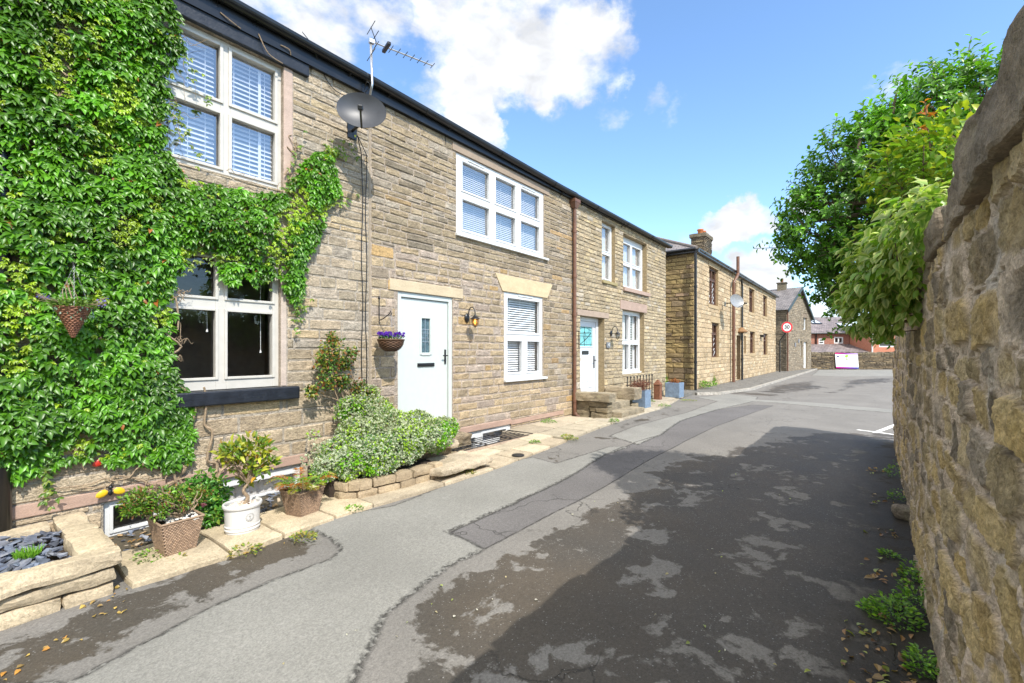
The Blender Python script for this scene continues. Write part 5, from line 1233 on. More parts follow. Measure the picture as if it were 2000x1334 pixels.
# hipped slate roof
ov = .18; ez = ZDT + .02; d_ = 6.0; rz = ez + 3 * math.tan(R(27)); rb = MB()
A0, B0, C0, E0 = (XD0 - ov, YD - ov, ez), (XD1 + .1, YD - ov, ez), (XD1 + .1, YD + d_ + ov, ez), (XD0 - ov, YD + d_ + ov, ez); R0, R1 = (XD0 + 2.9, YD + 3, rz), (XD1 + .1, YD + 3, rz); LL = 3.5
def roofq(P, uv): rb.add(P, [tuple(range(len(P)))], [(u, v, 0) for u, v in uv])
roofq([A0, B0, R1, R0], [(0, 0), (XD1 - XD0, 0), (XD1 - XD0, LL), (3, LL)]); roofq([E0, A0, R0], [(0, 0), (6, 0), (3, LL)]); roofq([C0, E0, R0, R1], [(0, 0), (XD1 - XD0, 0), (XD1 - XD0 - 3, LL), (0, LL)]); roofq([B0, C0, R1], [(0, 0), (6, 0), (3, LL)])
rf = rb.build('roof', M_SLATES, D)
mb = MB(); mb.tube([Vector(A0) + Vector((.05, .05, .05)), Vector(R0) + Vector((0, 0, .04))], .06, 8); mb.tube([Vector(R0) + Vector((0, 0, .04)), Vector(R1) + Vector((0, 0, .04))], .06, 8); mb.build('ridge_tile', plain('grey ridge tiles', (.2, .17, .15), .8, noise=.3), rf)
gutter(D, XD0 - .15, XD1 + .1, YD - .14, ez + .02, ez - .02, r=.07)
mb = MB(); mb.tube([(XD0 - .2, YD - .1, ez), (XD0 - .2, YD + 6, ez)], .06, 8); mb.box(XD0 - .17, XD0 - .005, YD - .2, YD + 6, ez - .12, ez - .02); mb.box(XD0, XD1, YD - .17, YD - .006, ez - .1, ez - .02); mb.build('eaves_board', M_BLACK, D)
cx_, cy_ = 25.9, 7.2
cl = MB(); P_c1 = lambda u, v, o: np.stack([cx_ - .65 + np.asarray(u, float), cy_ - .35 - np.asarray(o, float), np.asarray(v, float)], -1); P_c2 = lambda u, v, o: np.stack([cx_ - .65 - np.asarray(o, float), cy_ + .35 - np.asarray(u, float), np.asarray(v, float)], -1)
PCH = [(.20, .16, .11, 3), (.15, .125, .09, 3), (.26, .2, .12, 1), (.1, .09, .07, 1)]
chz = 7.75
stones(cl, 0, 1.3, 5.0, chz - .2, [], (.07, .12), (.2, .5), PCH, P_c1, .008, .03, .01, (.15, .12, .09)); mortar(cl, 0, 1.3, 5.0, chz - .2, [], (.15, .12, .09), P_c1); stones(cl, 0, .7, 5.0, chz - .2, [], (.07, .12), (.2, .45), PCH, P_c2, .008, .03, .01, (.15, .12, .09)); mortar(cl, 0, .7, 5.0, chz - .2, [], (.15, .12, .09), P_c2)
cl.box(cx_ - .64, cx_ + .64, cy_ - .34, cy_ + .34, 5.0, chz - .2, (.15, .12, .09)); rblock(cl, cx_ - .73, cx_ + .73, cy_ - .43, cy_ + .43, chz - .2, chz, (.2, .17, .12), .012, .02, seed=301, res=.08)
ch = cl.build('chimney', M_SOOT, rf)
for x in (-.2, .28):
    mb = MB(); mb.lathe([(.11, 0), (.12, .03), (.135, .24), (.165, .27), (.165, .32), (.14, .33), (.12, .2)], (cx_ + x, cy_, chz - .02), 14); mb.build('chimney_pot', plain('terracotta', (.48, .16, .06), .8, noise=.2), ch, smooth=True)
def pipe(root, px, z0, z1, r, mat, name='downpipe', off=.1, extra=()):
    x = U(px, YD - off); mb = MB(); mb.tube([(x, YD - off, z0), (x, YD - off, z1)] + [tuple(Vector((x, YD - off, z1)) + Vector(e)) for e in extra], r, 10)
    z = z0 + 1
    while z < z1 - .3: mb.tube([(x, YD - off, z), (x, YD - off, z + .08)], r * 1.25, 10); z += 1.4
    return mb.build(name, mat, root)
pipe(D, 1358.5, .08, 5.15, .05, M_BLACK, extra=((0, -.03, .1),)); pipe(D, 1449.5, .08, 4.8, .05, M_BLACK, extra=((-.25, -.02, .3),))
pipe(D, 1433, .08, 4.75, .07, M_BROWNP, off=.16, extra=((.25, -.1, .3), (.4, -.1, .45), (.4, -.1, 1.25)))
mb = MB(); xq = on5(1444); mb.lathe([(.02, .22), (.1, .2), (.3, 0), (.26, -.05), (0, -.05)], (xq, YD - .1, 2.5), 12, sx=1.2); mb.build('door_canopy', plain('rusty canopy', (.22, .12, .05), .8), D)
mb = MB(); mb.box(on5(1484), on5(1487), YD - .2, YD + .02, 2.35, 2.5); mb.build('vent', M_BLACK, D)
# shell
mb = MB(); mb.quad((XD1, YD, -.3), (XD1, YD + 6, -.3), (XD1, YD + 6, ZDT), (XD1, YD, ZDT)); mb.quad((XD0 + .3, YD + 2.5, -.3), (XD1, YD + 2.5, -.3), (XD1, YD + 2.5, ZDT), (XD0 + .3, YD + 2.5, ZDT)); mb.quad((XD0 + .3, YD + .3, 2.6), (XD1, YD + .3, 2.6), (XD1, YD + 2.5, 2.6), (XD0 + .3, YD + 2.5, 2.6)); mb.quad((XD0, YD + .25, .0), (XD1, YD + .25, .0), (XD1, YD + 2.5, .0), (XD0, YD + 2.5, .0)); mb.build('interior', M_ROOM, D)
# its pale dish
dq = onY(1436, 589, YD - .6); dish((dq[0], YD - .6, dq[1]), (-.5, -.85, .22), .76, .6, M_GDISH, 'pale grey satellite dish on the golden stone house', (dq[0] + .25, YD - .12, dq[1] - .1))

# ================================================================== GABLED COTTAGE AT THE BEND
gp0, gp1 = Vector((*[v for v in atd(1536, 700, 33)][:2], 0)), Vector((*[v for v in atd(1584, 700, 37.5)][:2], 0))
ax = (gp1 - gp0).normalized(); nn = Vector((ax.y, -ax.x, 0)); GWd = (gp1 - gp0).length      # nn faces the lane
if nn.y > 0: nn = -nn
G = thing('gable_cottage', 'steep gabled dark stone cottage at the bend behind the speed sign', 'cottage', tuple((gp0 + gp1) / 2))
def P_G(u, v, o): 
    u = np.asarray(u, float); o = np.asarray(o, float); return np.stack([gp0.x + ax.x * u + nn.x * o, gp0.y + ax.y * u + nn.y * o, np.asarray(v, float)], -1)
zeL, zeR, zap = 4.55, 4.15, 6.35; ua = GWd * .50
def prof(u): return zeL + (zap - zeL) * u / ua if u < ua else zap + (zeR - zap) * (u - ua) / (GWd - ua)
def inv(d_px0, d_px1, y0, y1):
    def uu(px):
        a, b, _ = ray(px, 0); den = a * ax.y - b * ax.x; return (gp0.x * b - gp0.y * a) / den if abs(den) > 1e-9 else 0
    u0, u1 = uu(d_px0), uu(d_px1); p = gp0 + ax * (u0 + u1) / 2; dd = p.x * CY + p.y * SY; return (u0, u1, HCAM + (HOR - y1) * dd / FPX, HCAM + (HOR - y0) * dd / FPX)
gw1 = inv(1568.5, 1576, 613, 644); gd = inv(1569.5, 1576.5, 668, 719); gw2 = inv(1563, 1567, 667, 698)
wm = MB(); opG = [gw1, gd, gw2]
def stones_gable(mb_):
    t_ = MB(); stones(t_, 0, GWd, -.1, zap, opG, (.09, .15), (.2, .45), PAL_G, P_G, .014, .02, .008, (.24, .19, .14))
    V = np.concatenate(t_.V); C = np.concatenate(t_.C); Fq = np.concatenate(t_.F4)
    u = (V[:, 0] - gp0.x) * ax.x + (V[:, 1] - gp0.y) * ax.y; lim = np.where(u < ua, zeL + (zap - zeL) * u / ua, zap + (zeR - zap) * (u - ua) / (GWd - ua))
    ok = (V[:, 2] < lim)[Fq].all(1); mb_.add(V, Fq[ok], C)
stones_gable(wm)
mortar(wm, 0, GWd, -.3, min(zeL, zeR), opG, (.24, .19, .14), P_G)
wm.add(P_G(np.array([0, GWd, GWd, ua, 0]), np.array([min(zeL, zeR), min(zeL, zeR), zeR, zap, zeL]), np.zeros(5)), [(0, 1, 2, 3, 4)], (.24, .19, .14))
for o in opG: reveal(wm, o, .3, (.3, .25, .18), P_G)
bk_ = -nn * 7
side = lambda u, v, o: np.stack([gp0.x - nn.x * np.asarray(u, float) - ax.x * np.asarray(o, float), gp0.y - nn.y * np.asarray(u, float) - ax.y * np.asarray(o, float), np.asarray(v, float)], -1)
stones(wm, 0, 7, -.1, zeL, [], (.1, .16), (.25, .5), PAL_G, side, .014, .02, .006, (.24, .19, .14)); mortar(wm, 0, 7, -.3, zeL, [], (.24, .19, .14), side)
q = [tuple(gp1 + Vector((0, 0, z)) + o) for z, o in ((-.3, Vector()), (-.3, bk_), (zeR, bk_), (zeR, Vector()))]; wm.quad(*q, c=(.3, .25, .18))
wm.build('wall', M_STONE_C, G)
rb = MB()
def gpt(u, z, back): p = gp0 + ax * u - nn * back; return (p.x, p.y, z)
e_ = .25
rb.add([gpt(-e_, zeL - e_ * (zap - zeL) / ua + .06, -.2), gpt(ua, zap + .06, -.2), gpt(ua, zap + .06, 7), gpt(-e_, zeL - e_ * (zap - zeL) / ua + .06, 7)], [(0, 1, 2, 3)], [(0, 0, 0), (0, 4, 0), (7, 4, 0), (7, 0, 0)])
rb.add([gpt(GWd + e_, zeR - e_ * (zap - zeR) / (GWd - ua) + .06, -.2), gpt(ua, zap + .06, -.2), gpt(ua, zap + .06, 7), gpt(GWd + e_, zeR - e_ * (zap - zeR) / (GWd - ua) + .06, 7)], [(0, 1, 2, 3)], [(0, 0, 0), (0, 4, 0), (7, 4, 0), (7, 0, 0)])
rf = rb.build('roof', M_SLATES, G)
mb = MB()
for u0, z0, u1, z1 in ((-e_, zeL - e_ * (zap - zeL) / ua, ua, zap), (ua, zap, GWd + e_, zeR - e_ * (zap - zeR) / (GWd - ua))):
    mb.hexa([gpt(u0, z0 - .14, -.16), gpt(u1, z1 - .14, -.16), gpt(u1, z1 - .14, -.22), gpt(u0, z0 - .14, -.22), gpt(u0, z0 + .08, -.16), gpt(u1, z1 + .08, -.16), gpt(u1, z1 + .08, -.22), gpt(u0, z0 + .08, -.22)])
mb.build('bargeboard', plain('blue black bargeboard', (.03, .045, .05), .5), G)
mb = MB(); p = gp0 + ax * ua - nn * 1.2; mb.box(p.x - .3, p.x + .3, p.y - .3, p.y + .3, zap - .3, zap + .45, (.2, .17, .12)); rblock(mb, p.x - .36, p.x + .36, p.y - .36, p.y + .36, zap + .45, zap + .53, (.2, .17, .12), .01, .02, res=.15); cz_ = mb.build('chimney', M_SOOT, rf)
mb = MB(); mb.lathe([(.09, 0), (.1, .3), (.0, .3)], (p.x, p.y, zap + .53), 10); mb.build('chimney_pot', M_RUST, cz_)
def gbox(mb, u0, u1, z0, z1, o0, o1, c=(1, 1, 1)):
    p = [gp0 + ax * u + nn * o for u, o in ((u0, o1), (u1, o1), (u1, o0), (u0, o0))]; mb.hexa([(v.x, v.y, z0) for v in p] + [(v.x, v.y, z1) for v in p], c)
for w in (gw1, gw2):
    mb = MB(); a, b, c, d = w
    for q in cut([w], [(a + .07, b - .07, c + .07, d - .07)]): gbox(mb, q[0], q[1], q[2], q[3], -.2, -.12)
    f = mb.build('window', M_UPVC, G); mb = MB(); mb.quad(*[(lambda p: (p.x, p.y, z))(gp0 + ax * u - nn * .16) for u, z in ((a + .06, c + .06), (b - .06, c + .06), (b - .06, d - .06), (a + .06, d - .06))]); mb.build('pane', M_GLASSB, f); mb = MB(); gbox(mb, a + .06, b - .06, c + .06, d - .06, -.27, -.25); mb.build('blind', M_BLIND, f)
mb = MB(); gbox(mb, gd[0] + .02, gd[1] - .02, gd[2], gd[3], -.16, -.1); mb.build('door', M_UPVC, G)
for u_, z_ in ((ua * .62, 2.0), (gw2[0] - .55, 2.3)):
    mb = MB(); gbox(mb, u_ - .13, u_ + .13, z_ - .14, z_ + .14, .02, .06); mb.build('meter_box', plain('grey box', (.2, .21, .23), .5), G)
mb = MB(); p = gp0 + nn * .1 - ax * .08; mb.tube([(p.x, p.y, 0), (p.x, p.y, zeL - .1)], .05, 8); mb.build('downpipe', M_BROWNP, G)
p = gp0 - nn * 5.2 + ax * ua * .4
t = thing('tv_aerial', 'small far television aerial standing on the cottage slate roof', 'aerial', (p.x, p.y, 5.6)); mb = MB(); mb.tube([(p.x, p.y, 5.0), (p.x, p.y, 7.1)], .02, 5); mb.build('pole', M_STEEL, t)
mb = MB(); mb.tube([(p.x - .1, p.y, 7.05), (p.x + .75, p.y - .3, 7.05)], .015, 5)
for k in range(6): mb.tube([(p.x + .12 * k, p.y - .048 * k - .16, 7.05), (p.x + .12 * k + .05, p.y - .048 * k + .16, 7.05)], .01, 4)
mb.build('boom', M_STEEL, t)

# ================================================================== SPEED SIGN
sp0 = gp0 + nn * .5 - ax * .9; sgp = atd(1537, 639, 31.5); spb = atd(1523, 720, 31.8)
t = thing('speed_sign', 'round red and white 30 speed limit sign on a cranked black pole', 'road sign', (spb.x, spb.y, .08))
mb = MB(); mb.tube([(spb.x, spb.y, .05), (spb.x, spb.y, 2.25), (sgp.x + .03, sgp.y + .05, sgp.z - .36), (sgp.x + .03, sgp.y + .05, sgp.z + .1)], .045, 10); mb.build('pole', M_BLACK, t)
fd = Vector((-.80, -.55, 0)).normalized(); MR_ = fd.to_track_quat('Z', 'Y').to_matrix()
fx = Vector((0, 0, 1)).cross(fd).normalized(); MR_ = Matrix((fx, Vector((0, 0, 1)), fd)).transposed()
mb = MB(); mb.lathe([(0, -.02), (.37, -.02), (.37, 0), (0, 0)], sgp, 36, M=MR_); mb.build('plate', M_UPVC, t)
mb = MB(); ring = [(.27, .004), (.27, .007), (.37, .007), (.37, .004)]; mb.lathe(ring, sgp, 36, M=MR_, cap=False); mb.build('red_ring', plain('sign red', (.55, .012, .02), .4, noise=.03), t)
Mt = MR_.to_4x4(); text_mesh('30', .36, .003, plain('sign black', (.012, .012, .012), .5), 'numerals', t, sgp + fd * .008, Mt)

# ================================================================== FAR BOUNDARY WALL, BANNER, BRICK BUILDINGS, HILL
fwd = Vector((CY, SY, 0)); rgt = Vector((SY, -CY, 0))
def cp(d, r, z): v = fwd * d + rgt * r; return (v.x, v.y, z)
DW = 38.0
W = thing('boundary_wall', 'dark mossy dry stone boundary wall at the end of the lane', 'boundary wall', cp(DW, 28, 0))
P_W = lambda u, v, o: np.stack([fwd.x * (DW - np.asarray(o, float)) + rgt.x * np.asarray(u, float), fwd.y * (DW - np.asarray(o, float)) + rgt.y * np.asarray(u, float), np.asarray(v, float)], -1)
PAL_W = [(.20, .155, .10, 4), (.155, .125, .085, 3), (.25, .195, .12, 2), (.11, .09, .065, 2)]
wm = MB(); stones(wm, 24.4, 46, -.1, 1.22, [], (.06, .13), (.18, .55), PAL_W, P_W, .012, .04, .012, (.10, .08, .06)); mortar(wm, 24.4, 46, -.3, 1.22, [], (.11, .09, .065), P_W)
for a, b, c, d in ((24.4, 46, DW, DW + .45),):
    wm.quad(cp(c, a, 1.2), cp(c, b, 1.2), cp(d, b, 1.2), cp(d, a, 1.2), (.15, .12, .08)); wm.quad(cp(d, a, -.3), cp(d, b, -.3), cp(d, b, 1.2), cp(d, a, 1.2), (.15, .12, .08)); wm.quad(cp(c, a, -.3), cp(d, a, -.3), cp(d, a, 1.2), cp(c, a, 1.2), (.15, .12, .08))
wm.build('wall', M_STONE_C, W)
mb = MB(); u = 24.4; i = 0
while u < 46:
    w = random.uniform(.14, .34); h = random.uniform(.16, .26); uu = u
    sh = lambda Wp, uu=uu: np.stack([fwd.x * (DW + Wp[..., 1]) + rgt.x * (uu + Wp[..., 0]), fwd.y * (DW + Wp[..., 1]) + rgt.y * (uu + Wp[..., 0]), Wp[..., 2]], -1)
    rblock(mb, .01, w, -.05, .47, 1.21, 1.21 + h, jit((.2, .165, .11), .7, 1.1), .02, .04, seed=i, res=.12, shear=sh); u += w; i += 1
mb.build('coping', M_STONE_C, W)
# banner
t = thing('banner', 'white purple edged banner with green tree emblem tied to the boundary wall', 'banner', cp(DW - .15, 27.5, .1))
b0, b1, bz0, bz1 = 26.55, 28.4, .12, 1.4; bd_ = DW - .13
def bq(u0, u1, z0, z1, o, c=(1, 1, 1), n=6):
    sk = lambda u: -.06 * (u - b0) / (b1 - b0); P = np.array([[cp(bd_ - o + .02 * math.sin(u * 5), u + .08 * (1.4 - z), z + sk(u)) for z in (z0, z1)] for u in np.linspace(u0, u1, n)])
    return P
def sheet(name, mat, rects, o):
    mb = MB()
    for r in rects:
        P = bq(*r, o); Q = bq(*r, o - .006); mb.grid(P); mb.grid(Q[:, ::-1]); mb.grid(np.stack([P[:, 0], Q[:, 0]], 1)); mb.grid(np.stack([Q[:, 1], P[:, 1]], 1))
    return mb.build(name, mat, t)
sheet('cloth', plain('white banner cloth', (.72, .72, .74), .6, noise=.03), [(b0, b1, bz0 + .12, bz1 - .13)], 0)
def grad_band(name, z0, z1, cols):
    mb = MB(); n = 20; P = bq(b0, b1, z0, z1, 0, n=n); ts = np.linspace(0, 1, n); cc = np.stack([np.interp(ts, [0, .45, 1], [c[k] for c in cols]) for k in range(3)], -1); mb.grid(P, np.repeat(cc[:, None], 2, 1)); mb.build(name, vcol('banner print', .5, var=.03), t)
grad_band('top_band', bz1 - .13, bz1, ((.5, .01, .12), (.22, .02, .25), (.45, .35, .6))); grad_band('bottom_band', bz0, bz0 + .12, ((.45, .01, .2), (.25, .02, .3), (.01, .06, .3)))
def disc(u, z, ru, rz, o, n=14): return [cp(bd_ - o, u + ru * math.cos(2 * math.pi * k / n) + .08 * (1.4 - z), z + rz * math.sin(2 * math.pi * k / n)) for k in range(n)]
mb = MB()
for u, z, a, b in ((27.42, 1.08, .16, .08), (27.5, 1.14, .12, .07), (27.34, 1.12, .1, .06)): 
    D_ = disc(u, z, a, b, .014 + .002 * a * 10); mb.add(D_, [tuple(range(len(D_)))])
mb.build('tree_emblem', plain('emblem green', (.25, .55, .03), .6, noise=.03), t)
mb = MB(); D_ = disc(27.42, .84, .2, .035, .014); mb.add(D_, [tuple(range(len(D_)))]); mb.tube([cp(bd_ - .016, 27.46, .85), cp(bd_ - .016, 27.44, 1.05)], .025, 6); mb.build('emblem_base', plain('emblem dark green', (.2, .3, .06), .6), t)
sheet('logo', plain('logo navy', (.05, .04, .15), .6), [(26.66, 26.86, 1.04, 1.14)], .012); sheet('small_mark', plain('small grey mark', (.3, .3, .4), .6), [(28.0, 28.1, 1.1, 1.15)], .012); sheet('text_line', plain('pale print', (.5, .5, .55), .6), [(27.15, 27.7, .695, .71), (26.75, 28.1, .49, .497)], .012)

Bb = thing('brick_building', 'long red brick building with purple slate roof and skylights behind the boundary wall', 'building', cp(52, 30, 0))
DB = 50.0; 
def bw(mb, u0, u1, z0, z1, d): mb.add([cp(d, u0, z0), cp(d, u1, z0), cp(d, u1, z1), cp(d, u0, z1)], [(0, 1, 2, 3)], [(u0, z0, 0), (u1, z0, 0), (u1, z1, 0), (u0, z1, 0)])
def upx(px, d=DB): return (px - 1000) / FPX * d
def zpx(py, d=DB): return HCAM + (HOR - py) * d / FPX
bwin = [(upx(1599), upx(1610), zpx(672), zpx(661)), (upx(1629), upx(1647), zpx(671), zpx(658)), (upx(1661), upx(1680), zpx(671), zpx(657.5))]
mb = MB(); u0_, u1_ = 28.0, upx(1700)
xs_ = sorted({u0_, u1_, *[v for o in bwin for v in o[:2]]}); zs_ = sorted({-.3, zpx(652), *[v for o in bwin for v in o[2:]]})
for a, b in zip(xs_, xs_[1:]):
    for c, d in zip(zs_, zs_[1:]):
        if not any(o[0] < (a + b) / 2 < o[1] and o[2] < (c + d) / 2 < o[3] for o in bwin): bw(mb, a, b, c, d, DB)
mb.build('wall', M_BRICK, Bb)
for i, (a, b, c, d) in enumerate(bwin):
    mb = MB(); lights = [(a + .12, (a + b) / 2 - .06, c + .12, d - .12), ((a + b) / 2 + .06, b - .12, c + .12, d - .12)] if i else [(a + .1, b - .1, c + .1, (c + d) / 2 - .05), (a + .1, b - .1, (c + d) / 2 + .05, d - .1)]
    for q in cut([(a, b, c, d)], lights):
        mb.hexa([cp(DB + .02, q[0], q[2]), cp(DB + .02, q[1], q[2]), cp(DB + .1, q[1], q[2]), cp(DB + .1, q[0], q[2]), cp(DB + .02, q[0], q[3]), cp(DB + .02, q[1], q[3]), cp(DB + .1, q[1], q[3]), cp(DB + .1, q[0], q[3])])
    f = mb.build('window', M_UPVC, Bb); mb = MB()
    for q in lights: mb.quad(cp(DB + .07, q[0], q[2]), cp(DB + .07, q[1], q[2]), cp(DB + .07, q[1], q[3]), cp(DB + .07, q[0], q[3]))
    mb.build('pane', M_GLASSD, f)
mb = MB(); mb.quad(cp(DB + 2, u0_, -.3), cp(DB + 2, u1_, -.3), cp(DB + 2, u1_, 3.4), cp(DB + 2, u0_, 3.4)); mb.build('interior', M_ROOM, Bb)
rz1 = zpx(621, DB + 5); ez1 = zpx(652)
mb = MB(); sl = math.hypot(5.3, rz1 - ez1)
mb.add([cp(DB - .3, u0_, ez1 - .05), cp(DB - .3, u1_ + .2, ez1 + .05), cp(DB + 5, u1_ + .2, rz1 + .12), cp(DB + 5, u0_, rz1)], [(0, 1, 2, 3)], [(0, 0, 0), (12, 0, 0), (12, sl, 0), (0, sl, 0)]); mb.quad(cp(DB + 10, u0_, ez1), cp(DB + 10, u1_ + .2, ez1), cp(DB + 5, u1_ + .2, rz1 + .12), cp(DB + 5, u0_, rz1), (.2, .2, 0)); rf = mb.build('roof', M_SLATEP, Bb)
def onroof(u, s, lift=.06): return cp(DB - .3 + 5.3 * s - .03, u, ez1 + (rz1 - ez1) * s + lift)
for a, b, s0, s1 in ((upx(1583, 53), upx(1590, 53), .56, .82), (upx(1590.5, 53), upx(1602, 53), .56, .82), (upx(1633, 52.5), upx(1646, 52.5), .36, .6), (upx(1647.5, 52.5), upx(1661, 52.5), .36, .6)):
    mb = MB(); mb.add([onroof(a, s0, .02), onroof(b, s0, .02), onroof(b + .12, s1, .02), onroof(a + .12, s1, .02), onroof(a, s0, .12), onroof(b, s0, .12), onroof(b + .12, s1, .12), onroof(a + .12, s1, .12)], [(0, 1, 5, 4), (1, 2, 6, 5), (2, 3, 7, 6), (3, 0, 4, 7), (4, 5, 6, 7)]); f = mb.build('skylight', M_BLACK, rf)
    mb = MB(); mb.quad(onroof(a + .1, s0 + .03, .13), onroof(b - .08, s0 + .03, .13), onroof(b + .02, s1 - .03, .13), onroof(a + .2, s1 - .03, .13)); mb.build('pane', plain('skylight glass', (.55, .6, .63), .08, noise=.02), f)
mb = MB(); mb.add([cp(DB - 3, u0_, zpx(688, DB - 3)), cp(DB - 3, u1_, zpx(688, DB - 3)), cp(DB - .02, u1_, zpx(672)), cp(DB - .02, u0_, zpx(672))], [(0, 1, 2, 3)], [(0, 0, 0), (9, 0, 0), (9, 3, 0), (0, 3, 0)]); bw(mb, u0_, u1_, -.3, zpx(688, DB - 3), DB - 2.95); mb.build('lean_to_roof', M_SLATEP, Bb)
mb = MB(); mb.tube([cp(DB - .1, upx(1593), 2.2), cp(DB - .1, upx(1593), zpx(650))], .06, 6); mb.tube([cp(DB - .35, u0_, ez1), cp(DB - .35, u1_ + .2, ez1 + .08)], .07, 6); mb.build('gutter', M_BLACK, Bb)
Ob = thing('orange_brick_house', 'bright orange brick house with dark window half hidden by the hanging leaves', 'house', cp(46, 40, 0))
DO = 47.0; mb = MB(); wo = (upx(1717, DO), upx(1760, DO), zpx(678, DO), zpx(663, DO)); a0, a1 = upx(1700.5, DO), 46
for r in cut([(a0, a1, -.3, 4.1)], [wo]): bw(mb, *r, DO)
mb.add([cp(DO, a0, -.3), cp(DO + 2.9, a0, -.3), cp(DO + 2.9, a0, 4.1), cp(DO, a0, 4.1)], [(0, 1, 2, 3)], [(0, 0, 0), (3, 0, 0), (3, 4, 0), (0, 4, 0)]); mb.build('wall', M_BRICKO, Ob)
mb = MB()
for q in cut([wo], [(wo[0] + .1, wo[1] - .1, wo[2] + .12, wo[3] - .1)]): mb.quad(cp(DO + .06, q[0], q[2]), cp(DO + .06, q[1], q[2]), cp(DO + .06, q[1], q[3]), cp(DO + .06, q[0], q[3]))
f = mb.build('window', M_UPVC, Ob); mb = MB(); mb.quad(cp(DO + .1, wo[0], wo[2]), cp(DO + .1, wo[1], wo[2]), cp(DO + .1, wo[1], wo[3]), cp(DO + .1, wo[0], wo[3])); mb.build('pane', plain('dark far glass', (.03, .03, .035), .06), f)
mb = MB(); mb.tube([cp(DO - .08, a0 + .1, 0), cp(DO - .08, a0 + .1, 4)], .07, 6); mb.build('downpipe', M_UPVC, Ob)
mb = MB(); mb.add([cp(DO - .3, a0 - .2, 4.0), cp(DO - .3, a1, 4.0), cp(DO + 3, a1, 5.2), cp(DO + 3, a0 - .2, 5.2)], [(0, 1, 2, 3)], [(0, 0, 0), (10, 0, 0), (10, 5, 0), (0, 5, 0)]); mb.build('roof', M_SLATES, Ob)
# moorland hill on the skyline
m, nt, N, L, B = newmat('moorland'); B.inputs['Roughness'].default_value = 1; n = mk(N, 'ShaderNodeTexNoise', i_Scale=.012, i_Detail=8); tc = mk(N, 'ShaderNodeTexCoord'); L.new(tc.outputs['Object'], n.inputs[0]); cr = mk(N, 'ShaderNodeMix', data_type='RGBA'); L.new(n.outputs[0], cr.inputs[0]); cr.inputs['A'].default_value = (.16, .2, .10, 1); cr.inputs['B'].default_value = (.30, .31, .17, 1); L.new(cr.outputs['Result'], B.inputs['Base Color'])
us = np.linspace(-500, 1500, 160); vs = np.linspace(700, 1600, 40); A_, B_ = np.meshgrid(us, vs, indexing='ij')
pk = upx(1596, 900); Hh = 62 * np.exp(-((A_ - pk) / 150) ** 2) * np.exp(-((B_ - 950) / 190) ** 2) + 42 * np.exp(-((A_ - pk - 420) / 260) ** 2) * np.exp(-((B_ - 1150) / 200) ** 2) + 4 * fbm(np.stack([A_ * .01, B_ * .01, A_ * 0], -1), 4, 5)
v = fwd * 1; P = np.stack([fwd.x * B_ + rgt.x * A_, fwd.y * B_ + rgt.y * A_, Hh - 2], -1); mb = MB(); mb.grid(P); tag(mb.build('hill', m, smooth=True), kind='structure')

# ================================================================== FOLIAGE
LEAF8 = (np.array([[0, 0, 0, 0], [-.5, .32, .10, 1], [0, .32, 0, 0], [.5, .32, .10, 1], [-.40, .66, .04, 1], [0, .66, -.06, 0], [.40, .66, .04, 1], [0, 1, -.22, .6]]),
         np.array([(1, 0, 2, -1), (0, 3, 2, -1), (4, 5, 7, -1), (5, 6, 7, -1)])[:, :3], np.array([(4, 1, 2, 5), (2, 3, 6, 5)]))
LEAF5 = (np.array([[0, 0, 0, .3], [-.5, .48, .10, 1], [0, .45, 0, 0], [.5, .48, .10, 1], [0, 1, -.12, .7]]), np.array([(0, 2, 1), (0, 3, 2), (1, 2, 4), (2, 3, 4)]), None)
def unit(v): return v / np.maximum(np.linalg.norm(v, axis=-1, keepdims=True), 1e-9)
def leaves(mb, P, T, Nn, size, width, cc, cm, tmpl=LEAF8):
    """many leaves: base P, tip direction T, upper side Nn, centre colour cc, margin colour cm"""
    n = len(P)
    if n == 0: return
    T = unit(T); Sd = unit(np.cross(T, Nn)); Nn = np.cross(Sd, T); tv, f3, f4 = tmpl; k = len(tv)
    size = np.broadcast_to(np.asarray(size, float), (n,)); w = np.broadcast_to(np.asarray(width, float), (n,))
    V = P[:, None] + size[:, None, None] * (tv[None, :, 1, None] * T[:, None] + (tv[None, :, 0] * w[:, None])[..., None] * Sd[:, None] + tv[None, :, 2, None] * Nn[:, None])
    m = tv[:, 3][None, :, None]; C = cc[:, None] * (1 - m) + cm[:, None] * m
    off = (np.arange(n) * k)[:, None, None]; base = mb.n
    mb.add(V.reshape(-1, 3), (f3[None] + off).reshape(-1, 3), C.reshape(-1, 3))
    if f4 is not None: mb.F4.append((f4[None] + off).reshape(-1, 4) + base)
def rn(*s): return rng.normal(size=s)
def ru(a, b, *s): return rng.uniform(a, b, size=s)
def inpoly(x, y, poly):
    poly = np.asarray(poly); ins = np.zeros(x.shape, bool)
    for i in range(len(poly)):
        a, b = poly[i], poly[(i + 1) % len(poly)]; c = (a[1] > y) != (b[1] > y)
        ins ^= c & (x < (b[0] - a[0]) * (y - a[1]) / (b[1] - a[1] + 1e-12) + a[0])
    return ins

